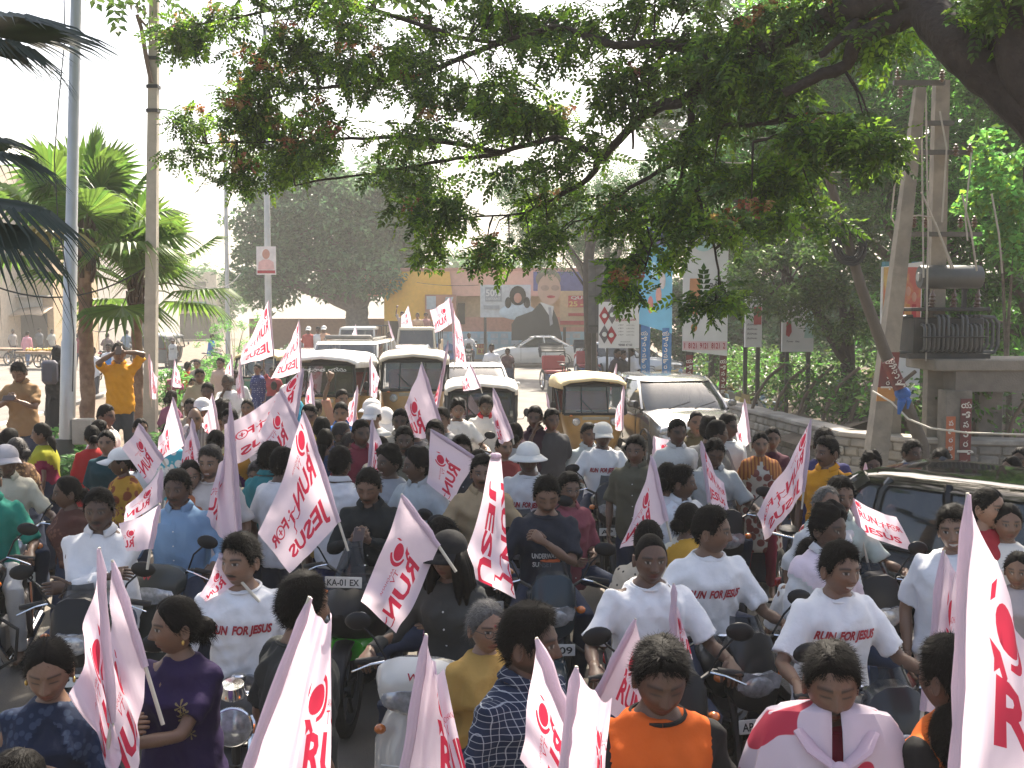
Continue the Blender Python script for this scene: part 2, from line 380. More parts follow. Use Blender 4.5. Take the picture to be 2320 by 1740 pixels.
# upper crown above the picture: it shades the crowd
UP = []
for k in range(96):
    c = np.array((rg.uniform(-8, 9), rg.uniform(8, 17.5), rg.uniform(6.6, 10.5)))
    if c[2] < 2.75 + c[1] * .30: c[2] = 2.75 + c[1] * .30 + rg.uniform(.3, 2)
    UP.append(ell_pts(c - np.array(ft.location), (.9, .9, .5), 42, rg, .1))
for tx, ty, tz in ((-5, 12, 8), (-1, 15, 8.6), (2, 10, 7.6), (4, 15, 8.4), (-3, 8, 6.8)):
    limb(g, [rel(PD(1930, -120, 8.0), ft), Vector((tx * .45 + .6, ty * .5 + 4, 6.6)) - ft.location, Vector((tx, ty, tz)) - ft.location], .09, .03, 8, .02)
g.build('trunk', barkm, ft)
scatter('crown', np.concatenate(LP), sp_f, [LF_FORE, LF_BRIGHT, LF_DARK], ft, (.7, 1.25), (.42, .40, .18), rg)
scatter('upper_crown', np.concatenate(UP), sprig(4, .16, .08, .4), LF_FORE, ft, (.8, 1.3), None, rg)
scatter('blossom', np.concatenate(FP), sprig(2, .04, .03, .05), [FLOW, FLOW2, mat('tan_flower', (.4, .26, .1), .6, trans=.4, island=True)], ft, (.8, 1.3), (.45, .2, .35), rg)
# ---- trees behind the wall and far down the street
def tree(name, label, base, crowns, leaf, mats, tr, seed, per=70, dens=1.0, trunkm=bark2, mi_p=None, cr=.45, lean=(0, 0), tilt=1.0):
    rg = np.random.default_rng(seed); rr = random.Random(seed); t = thing(name, label, 'tree', base, group=None); b = t.location; g = MB(); pts = []
    top = sum((Vector(c[:3]) for c in crowns), Vector()) / len(crowns)
    j = Vector((lean[0], lean[1], min(max(1.6, top.z * .42), top.z - .5)))
    limb(g, [(0, 0, -.05), j * .5 + Vector((rr.uniform(-.1, .1), 0, 0)), j], tr, tr * .72, 10, tr * .06, rr)
    for (x, y, z, rx, ry, rz) in crowns:
        c = Vector((x, y, z)) - Vector((b.x, b.y, 0))
        limb(g, [j, (j + c) * .5 + Vector((0, 0, .2)), c], tr * .6, tr * .15, 8, tr * .1, rr)
        n = max(6, int(rx * rz * 11 * dens)); p, cs = clumpy(c, (rx, ry, rz), n, per, cr, rg, .45); pts.append(p)
        for q in cs[:max(4, n // 4)]: g.tube([c * .6 + Vector(q) * .4 * 1 + Vector((0, 0, 0)), Vector(q)], [tr * .12, tr * .04], 5)
    g.build('trunk', trunkm, t); scatter('crown', np.concatenate(pts), leaf, mats, t, (.7, 1.3), mi_p, rg, tilt); return t
def cw(x, y, Y, rx, ry, dy=None):      # crown from picture place (shown size), world
    c = PD(x, y, Y); s = DS * Y / FPX; return (c.x, c.y, c.z, rx * s, (dy or rx * s * .7), ry * s)
mango = one_leaf(.26, .075)[None]; round_l = one_leaf(.13, .1)[None]; small_l = sprig(2, .1, .06, .14); far_l = one_leaf(.34, .2)[None]
def gb(x, Y): c = PD(x, 900, Y); return (c.x, Y, 0)
tree('mango_tree', 'tall mango tree with long drooping leaves filling the upper corner behind the poles', gb(2000, 27), [cw(1950, 120, 27, 230, 150), cw(1800, 330, 26, 170, 130), cw(2020, 340, 26, 200, 160), cw(1720, 90, 28, 150, 120), cw(1640, 330, 27, 130, 110), cw(1560, 420, 27, 100, 90)], mango, [LF_MANGO, LF_PALE, LF_DARK], .3, 21, 90, 2.0, mi_p=(.5, .25, .25), cr=.5)
tree('mango_tree', 'second mango tree rising behind the transformer at the picture edge', gb(2250, 24), [cw(2180, 120, 23, 160, 170), cw(2250, 420, 22, 140, 150), cw(2110, 520, 24, 170, 140), cw(2050, 700, 25, 180, 100)], mango, [LF_MANGO, LF_DARK], .28, 22, 90, 2.0, mi_p=(.6, .4), cr=.5)
tree('heart_leaf_tree', 'bright heart-leaved sapling in front of the mango trees beside the transformer', gb(2170, 19), [cw(2155, 390, 18.5, 75, 90), cw(2190, 520, 18.5, 60, 60)], round_l, [LF_PALE, LF_BRIGHT], .07, 23, 90, 3.0, mi_p=(.8, .2), cr=.32)
tree('evergreen_tree', 'dark glossy evergreen tree hanging over the pair of small white boards', gb(1830, 23), [cw(1700, 600, 22, 130, 85), cw(1800, 520, 23, 120, 90), cw(1840, 660, 22, 120, 80), cw(1650, 540, 23, 90, 60)], one_leaf(.12, .055)[None], [LF_DARK, LF_FORE], .22, 24, 110, 3.0, trunkm=barkm, mi_p=(.6, .4), cr=.33)
tree('feathery_tree', 'fine-leaved grey-green tree behind the blue hoarding', gb(1300, 44), [cw(1200, 500, 46, 110, 70), cw(1320, 470, 44, 120, 90), cw(1150, 420, 48, 100, 50), cw(1380, 420, 42, 100, 90)], sprig(3, .12, .05, .3), [LF_FAR], .35, 25, 60, .9, cr=.7)
tree('rain_tree', 'huge hazy shade tree standing over the far end of the traffic', (G(805, 822).x, 57, 0), [cw(700, 480, 58, 150, 110), cw(600, 500, 58, 100, 110), cw(820, 430, 60, 120, 90), cw(640, 400, 60, 110, 70), cw(760, 590, 57, 110, 60), cw(570, 600, 57, 60, 70), cw(860, 540, 60, 70, 70)], far_l, [leafmat('haze_tinted_leaf', (.11, .2, .085), .45)], .75, 26, 70, 1.15, cr=.85)  # distance haze put into this crown's paler leaf colour
for i, (x, y, Y, rx, ry, lb) in enumerate([(950, 590, 95, 110, 45, 'pale far tree showing above the yellow banner'), (440, 620, 100, 80, 50, 'pale far tree at the far bend of the left street'), (1110, 590, 90, 90, 50, 'pale far tree above the shop roof beside the cut-out portrait'), (1010, 600, 110, 80, 40, 'faint far tree on the skyline over the shop roof')]):
    tree('distant_tree', lb, gb(x, Y), [cw(x, y, Y, rx, ry), cw(x + 40, y + 20, Y, rx * .7, ry * .8)], far_l * 1.6, [LF_FAR], .4, 40 + i, 34, .35, cr=1.4)
for i, (x, y, Y, rx, ry, lb) in enumerate([(1480, 740, 46, 80, 70, 'dusty tree in the shade behind the blue hoarding posts'), (1620, 760, 40, 110, 90, 'shaded scrubby tree behind the tall white hoarding'), (1780, 800, 36, 120, 80, 'shaded scrubby tree behind the smallest white board'), (1960, 830, 34, 130, 90, 'shaded scrubby tree behind the leaning pole'), (2150, 830, 32, 130, 100, 'shaded scrubby tree behind the transformer plinth')]):
    tree('scrub_tree', lb, gb(x, Y), [cw(x, y, Y, rx, ry), cw(x + 60, y - 90, Y + 2, rx, ry), cw(x - 50, y - 60, Y + 1, rx * .8, ry)], one_leaf(.24, .12)[None], [LF_DARK, LF_FAR], .14, 50 + i, 80, 1.3, trunkm=barkm, mi_p=(.5, .5), cr=.55)
for i, (x, Y, lb) in enumerate([(1560, 52, 'hazy backing tree between the hoardings'), (1760, 46, 'hazy backing tree above the small white boards'), (1960, 44, 'hazy backing tree behind the leaning pole'), (2180, 42, 'hazy backing tree behind the transformer')]):
    tree('backing_tree', lb, gb(x, Y), [cw(x, 480, Y, 130, 150), cw(x - 60, 250, Y, 120, 150), cw(x + 50, 60, Y, 130, 140), cw(x, 660, Y, 120, 100)], far_l, [LF_FAR, LF_DARK], .3, 80 + i, 46, .9, mi_p=(.6, .4), cr=.9)
# bare trunks between the hoardings
for x0, y0, x1, y1, Y, r, lb in [(1545, 860, 1550, 600, 31, .26, 'leaning bare trunk between the blue and the tall white hoardings'), (1276, 905, 1272, 560, 33, .22, 'dark bare trunk beside the diamond board and sheet-metal hoarding'), (1620, 880, 1640, 640, 33, .14, 'thin dark trunk behind the tall white hoarding'), (1690, 900, 1700, 560, 27, .13, 'thin straight trunk between the two small white boards')]:
    a = PD(x0, y0, Y); b = PD(x1, y1, Y); t = thing('bare_tree', lb, 'tree', (a.x, Y, 0)); g = MB(); q = b - t.location
    limb(g, [(0, 0, -.05), Vector((q.x * .25, 0, q.z * .4)), q, q + Vector((.5, .3, 1.6))], r, r * .55, 10, .02); g.build('trunk', barkm, t); g = MB()
    for k in range(5): limb(g, [q * (.7 + .07 * k), q * (.85 + .07 * k) + Vector((random.uniform(-1, 1), .3, .6))], r * .25, r * .08, 6, .02)
    g.build('branch', barkm, t)
# ---- fan palms
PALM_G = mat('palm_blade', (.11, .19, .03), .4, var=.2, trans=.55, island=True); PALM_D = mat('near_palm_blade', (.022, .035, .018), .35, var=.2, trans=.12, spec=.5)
PALM_Y = mat('old_palm_blade', (.2, .17, .04), .5, trans=.4); STALK = mat('palm_stalk', (.12, .14, .05), .5)
def fan_leaf(name, root, tip_dir, size, droop, m, parent, rr, nseg=34, spread=150, stalk=.6):
    g = MB(); root = Vector(root); d = Vector(tip_dir).normalized(); side = d.cross(Vector((0, 0, 1)))
    side = side.normalized() if side.length > .05 else Vector((1, 0, 0)); nor = side.cross(d).normalized()
    c = root + d * stalk - Vector((0, 0, .12 * stalk)); g.mi = 1
    g.tube([root, root + d * stalk * .5 + Vector((0, 0, .03)), c], [.018, .014, .01], 5); g.mi = 0
    for i in range(nseg):
        a = R(-spread + 2 * spread * (i + .5) / nseg); da = R(2 * spread / nseg); ln = size * (1 - .28 * (abs(a) / R(spread)) ** 2) * rr.uniform(.92, 1.04)
        dirv = d * math.cos(a) + side * math.sin(a); dl = d * math.cos(a - da / 2) + side * math.sin(a - da / 2); dr = d * math.cos(a + da / 2) + side * math.sin(a + da / 2)
        cup = nor * .12
        def pt(v, t, w=0): return c + v * ln * t + cup * ln * (t * (1 - t)) * 1.6 - Vector((0, 0, droop * ln * t ** 3)) + nor * w
        dw = rr.uniform(-.02, .02); split = .58
        vs = [c, pt(dl, split), pt(dirv, split, .028 * size), pt(dr, split), pt(dirv * .93 + dl * .07, .82, .012 * size), pt(dirv * .93 + dr * .07, .82), pt(dirv, 1.0) + Vector((dw, dw, -abs(dw)))]
        g.add(vs, [(0, 1, 2), (0, 2, 3), (1, 4, 2), (2, 4, 5), (2, 5, 3), (4, 6, 5)])
    return g.build(name, [m, STALK], parent, smooth=False)
def palm(label, base, th, tr, leaves, size, seed, m=PALM_G, low=-8):
    rr = random.Random(seed); t = thing('fan_palm', label, 'palm', base, group='fan palms on the median'); g = MB()
    g.tube([(0, 0, -.1)] + [(rr.uniform(-.015, .015), rr.uniform(-.015, .015), th * k / 22) for k in range(1, 23)], [tr * 1.15] + [tr * (1.05 if k % 2 else .95) * (1 - .12 * k / 22) for k in range(1, 23)], 14)
    g.build('trunk', mat('palm_trunk', (.2, .115, .075), .9, var=.25, vscale=9, bump=.8, bscale=30, col2=(.28, .18, .12)), t)
    g = MB()
    for k in range(26):
        a = k * 2.4; z = th - .55 + .035 * k; d = Vector((math.cos(a), math.sin(a), 0)); g.tube([d * tr * .8 + Vector((0, 0, z)), d * (tr * 1.35) + Vector((0, 0, z + .17)), d * (tr * 1.6) + Vector((0, 0, z + .3 + rr.random() * .1))], [.05, .035, .012], 5)
    g.build('leaf_bases', mat('palm_fibre', (.075, .045, .03), .95, bump=.8), t)
    for k in range(leaves):
        a = k * 2.399 + rr.random() * .3; u = k / leaves; el = R(86 - (86 - low) * u + rr.uniform(-8, 8))
        d = Vector((math.cos(a) * math.cos(el), math.sin(a) * math.cos(el), math.sin(el)))
        fan_leaf('fan_leaf', (d.x * .08, d.y * .08, th + .15 - .25 * u), d, size * rr.uniform(.85, 1.1), .12 + .5 * u, PALM_Y if rr.random() < .07 else m, t, rr, stalk=rr.uniform(.75, 1.15) * size)
    return t
b = P(198, 900, 17.5); palm('fan palm with the thicker red-brown trunk beside the lamp post', (b.x, 17.5, .42), 2.75 + 17.5 * (700 - 560) / FPX - .42, .118, 19, 1.1, 3, low=2)
b = P(312, 860, 18.5); palm('fan palm with the thinner trunk in front of the concrete pole', (b.x, 18.5, .42), 2.75 + 18.5 * (700 - 645) / FPX - .42, .092, 17, 1.0, 4, low=-18)
t = thing('fan_palm', 'dark fan palm close by, its big fronds jutting in from the picture edge', 'palm', (-4.35, 6.2, 0)); rr = random.Random(9); g = MB()
g.tube([(0, 0, -.05), (.05, 0, 1.5), (0, 0, 3.2), (.05, 0, 4.6)], [.2, .16, .14, .13], 14); g.build('trunk', MATS['palm_trunk'], t)
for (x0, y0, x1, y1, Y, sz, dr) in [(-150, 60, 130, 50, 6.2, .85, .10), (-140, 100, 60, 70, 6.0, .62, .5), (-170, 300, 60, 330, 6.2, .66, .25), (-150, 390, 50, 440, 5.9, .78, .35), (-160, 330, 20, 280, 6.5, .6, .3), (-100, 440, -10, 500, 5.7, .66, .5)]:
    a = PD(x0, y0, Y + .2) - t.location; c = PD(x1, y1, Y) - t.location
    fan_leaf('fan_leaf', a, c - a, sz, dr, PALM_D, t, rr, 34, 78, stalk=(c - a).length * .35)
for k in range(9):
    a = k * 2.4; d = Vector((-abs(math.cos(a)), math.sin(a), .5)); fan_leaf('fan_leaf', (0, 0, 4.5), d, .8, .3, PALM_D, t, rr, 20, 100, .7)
# ---- shrubs on the median
def shrub(label, base, r, h, m, seed, leaf=one_leaf(.13, .045)[None], n=9):
    rg = np.random.default_rng(seed); t = thing('shrub', label, 'shrub', base, group='shrubs on the median'); g = MB()
    for k in range(9):
        a = rg.uniform(0, 6.28); g.tube([(0, 0, 0), (math.cos(a) * r * .4, math.sin(a) * r * .4, h * .5), (math.cos(a) * r * .8, math.sin(a) * r * .8, h * .85)], [.014, .01, .005], 5)
    g.build('stem', STALK, t); p, _ = clumpy((0, 0, h * .6), (r, r, h * .45), int(n * 3), 40, .18, rg); scatter('foliage', p, leaf, [m], t, (.7, 1.3), None, rg)
for i, (x, y, Y, r, h, lb) in enumerate([(400, 815, 25, .75, .9, 'leafy oleander shrub behind the white pennant, under the walker'), (440, 800, 28, .7, .8, 'leafy shrub behind the family on the median'), (530, 690, 42, 1.6, 2.2, 'rounded green bush beside the far lamp post'), (630, 745, 43, 1.2, .9, 'low clipped bush behind the white jeep'), (725, 755, 44, 1.0, .8, 'bright low bush left of the parked van cab'), (375, 940, 15.5, .45, .6, 'small bush at the foot of the concrete pole'), (150, 915, 15, .5, .7, 'weedy creeper bush at the foot of the lamp post'), (185, 960, 13.5, .4, .5, 'low weeds between the lamp post and the palm trunk'), (480, 790, 33, .8, .9, 'leafy shrub behind the man in the pinkish shirt')]):
    q = P(x, y, Y); shrub(lb, (q.x, Y, .4), r, h, [LF_PALE, LF_FAR][i % 2] if i not in (0, 1) else LF_PALE, 70 + i)
# ================================================================== people
SKIN = mat('skin', (.3, .2, .12), .48, attr='Col', bump=.08, bscale=180, spec=.45)
HAIRM = {'k': mat('black_hair', (.0045, .0038, .0034), .6, var=.4, vscale=60, bump=.2, bscale=90, spec=.06), 'b': mat('brown_hair', (.014, .008, .006), .55, var=.4, vscale=60, bump=.5, bscale=120), 'g': mat('grey_hair', (.06, .056, .052), .5, var=.5, vscale=60, bump=.5, bscale=120)}
TONE = {'d': (.088, .047, .029), 'm': (.150, .083, .051), 'l': (.22, .126, .079), 'f': (.26, .155, .10)}
def smooth01(x): x = np.clip(x, 0, 1); return x * x * (3 - 2 * x)
def gau(x, s): return np.exp(-(x / s) ** 2)
_hg = {}
def head_grid(n, m):
    if (n, m) in _hg: return _hg[n, m]
    th = np.linspace(-np.pi, np.pi, n, endpoint=False); th = th - .62 * np.sin(th)     # finer at the face
    ph = np.linspace(.0, np.pi, m); ph = ph.copy(); ph[0] = .02; ph[-1] = np.pi - .02
    T, PH = np.meshgrid(th, ph); F = []
    for i in range(m - 1):
        for j in range(n): F.append((i * n + j, i * n + (j + 1) % n, (i + 1) * n + (j + 1) % n, (i + 1) * n + j))
    F = np.array(F); top = m * n
    _hg[n, m] = (T.ravel(), PH.ravel(), F); return _hg[n, m]
def head_verts(n, m, fem=False, fat=0.0, rr=random):
    T, PH, F = head_grid(n, m)
    d = np.stack([np.sin(PH) * np.sin(T), -np.sin(PH) * np.cos(T), np.cos(PH)], 1)
    p = d * np.array((.075 + fat * .006, .096, .118)); x, y, z = p.T
    t = np.clip(-z / .118, 0, 1)
    jaw = (.34 if fem else .26) - fat * .12
    x = x * (1 - jaw * t ** 1.6); y = np.where(y > 0, y * (1 - .5 * t), y * (1 - .1 * t ** 3)); y = np.where((y < 0), np.sign(y) * np.abs(y) ** .96 * .096 ** .04, y)
    y = y + .008 * np.clip(z / .1, -1, 1) * 0 + .006
    wf = smooth01((-y - .028) / .03); wx = rr.uniform(.9, 1.12); wn = rr.uniform(.85, 1.15)
    s = np.clip((.014 - z) / .052, 0, 1) ** 1.2; nose = .023 * wn * s * gau(x, .0075 + .0075 * s) * smooth01((z + .050) / .012)
    ax = np.abs(x)
    f = nose - .0075 * gau(ax - .031, .017) * gau(z, .0125) + .0052 * gau(ax - .031, .0115) * gau(z - .001, .0085) + .0045 * gau(ax - .03, .02) * gau(z - .024, .008) \
        + (.0055) * gau(ax - .043, .018) * gau(z + .03, .02) + .0052 * gau(x, .018 * wx) * gau(z + .062, .005) + .0058 * gau(x, .016 * wx) * gau(z + .0735, .0058) - .004 * gau(x, .022) * gau(z + .0675, .0026) \
        + .008 * gau(x, .02) * gau(z + .1, .014) + .004 * gau(ax - .013, .006) * gau(z + .037, .007) * wn - .003 * gau(x, .03) * gau(z + .085, .007)
    y = y - wf * f
    return np.stack([x, y, z], 1), F, T, PH, wf
def head_colour(V, wf, tone, o):
    x, y, z = V.T; ax = np.abs(x); c = np.tile(np.array(tone, float), (len(V), 1)); n1 = np.sin(x * 310 + z * 170) * np.sin(z * 260 + y * 140)
    c *= (1 + .06 * n1)[:, None]
    def put(msk, col): c[:] = c * (1 - msk[:, None]) + np.array(col)[None] * msk[:, None]
    fr = (wf > .25).astype(float)
    warm = fr * gau(ax - .042, .02) * gau(z + .03, .022) * .3; put(warm, np.array(tone) * np.array((1.35, 1.05, .95)))
    put(fr * gau(ax - .031, .02) * gau(z + .004, .012) * .42, np.array(tone) * .55)
    lip = fr * smooth01((1.25 - np.sqrt((x / .0235) ** 2 + ((z + .0675) / .0115) ** 2)) / .4)
    put(lip * .8, np.array(tone) * np.array((1.0, .62, .62)) + np.array((.03, .004, .006)))
    put(fr * gau(x, .021) * gau(z + .0675, .0022) * .8, np.array(tone) * .3)
    for sg in (-1, 1):
        ex = (x - sg * .031)
        if not o.get('shut'):
            put(fr * (((ex / .0140) ** 2 + ((z - .0005) / .0056) ** 2) < 1), (.3, .27, .24)); put(fr * ((ex ** 2 + (z - .0005) ** 2) < .0066 ** 2), (.012, .008, .006))
        put(fr * (np.abs(ex) < .0165) * gau(z - (.007 - 10 * ex ** 2) + (.009 if o.get('shut') else 0), .0024) * .92, (.012, .01, .009))
        bw = .0042 if o.get('fem') else .0056
        put(fr * (np.abs(ex - sg * .003) < .0215) * gau(z - (.0235 - 9 * (ex - sg * .002) ** 2), bw) * .95, (.014, .011, .01))
    put(fr * gau(ax - .011, .005) * gau(z + .0455, .003) * .7, np.array(tone) * .25)
    if o.get('bindi'): put(fr * ((x ** 2 + (z - .03) ** 2) < .0045 ** 2), (.35, .02, .03))
    hc = (.016, .013, .011) if o.get('hair', 'k') != 'g' else (.1, .09, .085)
    if o.get('tache'): put(fr * smooth01((1.2 - np.sqrt((x / .03) ** 2 + ((z + .053 + 5 * x * x) / .0065) ** 2)) / .3) * .93, hc)
    if o.get('beard'):
        b = smooth01((-.05 - z) / .02) * smooth01((.05 - y) / .03) * (1 - smooth01((1.3 - np.sqrt((x / .03) ** 2 + ((z + .067) / .014) ** 2)) / .3)) ; put(b * o['beard'], hc)
    return c
def hairline(T, style, rr):
    a = np.abs(T)
    fem = style.startswith('w')
    xs = np.array([0, .35, .7, 1.0, 1.25, 1.45, 1.62, 1.85, 2.2, 2.7, 3.15]); ys = np.array([.066, .064, .056, .036, -.012, -.022, .016, -.005, -.045, -.075, -.08])
    if fem: ys = np.array([.068, .06, .045, .02, -.01, -.02, -.005, -.03, -.06, -.085, -.088])
    if style == 'bald': ys = np.array([.13, .13, .125, .10, .03, -.01, .02, .0, -.04, -.07, -.075])
    if style == 'rec': ys = ys + np.array([.018, .024, .03, .012, 0, 0, 0, 0, 0, 0, 0])
    return np.interp(a, xs, ys)
def hair_parts(V, F, T, PH, style, rr, near):
    """scalp shell (verts, faces) and blade triangles"""
    zl = hairline(T, style, rr); z = V[:, 2]; dpt = (z - zl) / .03
    th = {'buzz': .006, 'bald': .007, 'rec': .012}.get(style, .0135 if not style.startswith('w') else .012)
    if style == 'wavy': th = .021
    nrm = V / np.array((.075, .096, .118)) ** 2; nrm /= np.linalg.norm(nrm, axis=1)[:, None]
    n1 = np.sin(V[:, 0] * 95 + rr.random() * 6) * np.sin(V[:, 1] * 80 + rr.random() * 6) + .6 * np.sin(V[:, 2] * 160 + V[:, 0] * 120)
    k = smooth01(dpt) * (1 + .09 * n1 * (th > .01) * (2.5 if style == 'wavy' else 1))
    topb = 1 + .7 * smooth01((V[:, 2] - .03) / .08) * (style in ('short', 'wavy', 'quiff'))
    if style == 'quiff': topb = topb + 1.0 * smooth01((-V[:, 1] - .0) / .07) * smooth01((V[:, 2] - .05) / .05)
    if style.startswith('w'): topb = topb - .35 * gau(V[:, 0], .006) * (V[:, 1] < .03)
    H = V + nrm * (-.0025 + (th * topb * k))[:, None]
    keep = (dpt[F] > -.05).all(1); used = np.unique(F[keep]); mp = -np.ones(len(V), int); mp[used] = np.arange(len(used))
    hv = H[used]; hf = mp[F[keep]]
    nb = {0: 300, 1: 1100, 2: 5200}[near]
    if style in ('buzz', 'bald'): nb = nb // 3
    idx = np.random.default_rng(rr.randrange(99999)).choice(len(used), nb); g = np.random.default_rng(rr.randrange(99999))
    ln = g.uniform(.4, 1.0, nb) * ({'buzz': .008, 'bald': .012, 'wavy': .038}.get(style, .036))
    root = hv[idx] - nrm[used][idx] * .004; nn = nrm[used][idx]
    flow = np.stack([np.sign(root[:, 0] + .02) * .6, np.where(root[:, 1] < 0, -.3, .5), -.55 * np.ones(nb)], 1) if not style.startswith('w') else np.stack([np.sign(root[:, 0]) * .5, .7 * np.ones(nb), -.6 * np.ones(nb)], 1)
    dr = nn * (.2 if not style.startswith('w') else .22) + flow * .6 + g.normal(0, .17, (nb, 3)); dr /= np.linalg.norm(dr, axis=1)[:, None]
    sd = np.cross(dr, nn); sd /= np.linalg.norm(sd, axis=1)[:, None] + 1e-9; w = .0012 if near == 2 else .0028
    tv = np.stack([root - sd * w, root + sd * w, root + dr * ln[:, None]], 1)
    return hv, hf, tv
# ---- a body is laid out as joints, given volume, and skinned into one surface
def V3(*a): return np.array(a, float)
def ik(a, c, l1, l2, hint):
    d = c - a; L = np.linalg.norm(d); L2 = min(L, (l1 + l2) * .995); c = a + d / L * L2
    x = (l1 * l1 - l2 * l2 + L2 * L2) / (2 * L2); h = math.sqrt(max(l1 * l1 - x * x, 0)); u = d / L
    hv = np.array(hint, float); hv = hv - u * hv.dot(u); hv /= np.linalg.norm(hv) + 1e-9
    return a + u * x + hv * h, c
JOBS = []
def remesh_job(mb, voxel, it):
    me = bpy.data.meshes.new('raw'); me.from_pydata(mb.v, [], mb.f); o = bpy.data.objects.new('raw', me); TMP.collection.objects.link(o)
    m = o.modifiers.new('r', 'REMESH'); m.mode = 'VOXEL'; m.voxel_size = voxel
    s = o.modifiers.new('s', 'SMOOTH'); s.factor = .5; s.iterations = it
    JOBS.append(o); return o
def run_jobs():
    TMP.view_layers[0].update(); dg = TMP.view_layers[0].depsgraph
def job_mesh(o):
    dg = TMP.view_layers[0].depsgraph; e = o.evaluated_get(dg); me = e.to_mesh(); n = len(me.vertices)
    V = np.empty(n * 3, np.float32); me.vertices.foreach_get('co', V); V = V.reshape(-1, 3).astype(float)
    Nn = np.empty(n * 3, np.float32); me.vertices.foreach_get('normal', Nn)
    ls = len(me.loops); Lp = np.empty(ls, np.int32); me.loops.foreach_get('vertex_index', Lp); lt = np.empty(len(me.polygons), np.int32); me.polygons.foreach_get('loop_total', lt)
    if (lt == 4).all(): F = Lp.reshape(-1, 4)
    else:
        F = []; i = 0
        for t in lt:
            q = list(Lp[i:i + t]); i += t; F.append((q + [q[-1]])[:4] if t == 3 else q[:4])
        F = np.array(F)
    e.to_mesh_clear(); return V, Nn.reshape(-1, 3).astype(float), F
def hand_mesh(mb, wrist, d, nrm, curl, side, big=1.0, n=6):
    """palm, four unequal fingers with three bends, thumb from the side of the palm"""
    d = Vector(d).normalized(); nrm = Vector(nrm); nrm = (nrm - d * nrm.dot(d)).normalized(); s = d.cross(nrm) * side; wrist = Vector(wrist); b = big
    mb.loft([[wrist + d * (t * b) + (s * math.cos(a) * w + nrm * math.sin(a) * h) * b for a in (2 * math.pi * k / 8 for k in range(8))] for t, w, h in ((-.02, .024, .02), (.01, .027, .018), (.05, .04, .016), (.085, .041, .013), (.098, .036, .009))])
    for i, (off, L) in enumerate(((-.030, .070), (-.010, .078), (.010, .074), (.029, .058))):
        p = wrist + d * (.088 * b) + s * (off * b); dirv = d.copy(); pts = [p - d * .01]; a = curl * (1 + .08 * i)
        for k, fr in enumerate((.45, .32, .25)):
            ang = a * (.75, 1.0, .7)[k]; dirv = (dirv * math.cos(ang) - nrm * math.sin(ang)).normalized(); nn = (nrm if k == 0 else nn2)
            nn2 = s.cross(dirv) * (1 if s.cross(d).dot(nrm) > 0 else -1); pts.append(pts[-1] + dirv * (L * fr * b))
            # bend further in the finger's own plane
            nrm_l = nn2; dirv = dirv
            if k < 2:
                ang2 = a * .35; dirv = (dirv * math.cos(ang2) - nrm_l * math.sin(ang2)).normalized()
        mb.tube(pts, [.0095 * b, .0092 * b, .0082 * b, .0062 * b], n)
    p = wrist + d * (.025 * b) - s * (.030 * b); td = (d * .75 - s * .62 - nrm * (.25 + .35 * curl)).normalized(); q = p + td * .035 * b; td2 = (td * .8 + d * .35 - nrm * (.2 + .35 * curl) + s * .25 * curl).normalized(); q2 = q + td2 * .03 * b
    mb.tube([p - td * .02, p, q, q2, q2 + td2 * .02 * b], [.014 * b, .0135 * b, .0105 * b, .0095 * b, .006 * b], n)
PEOPLE = []
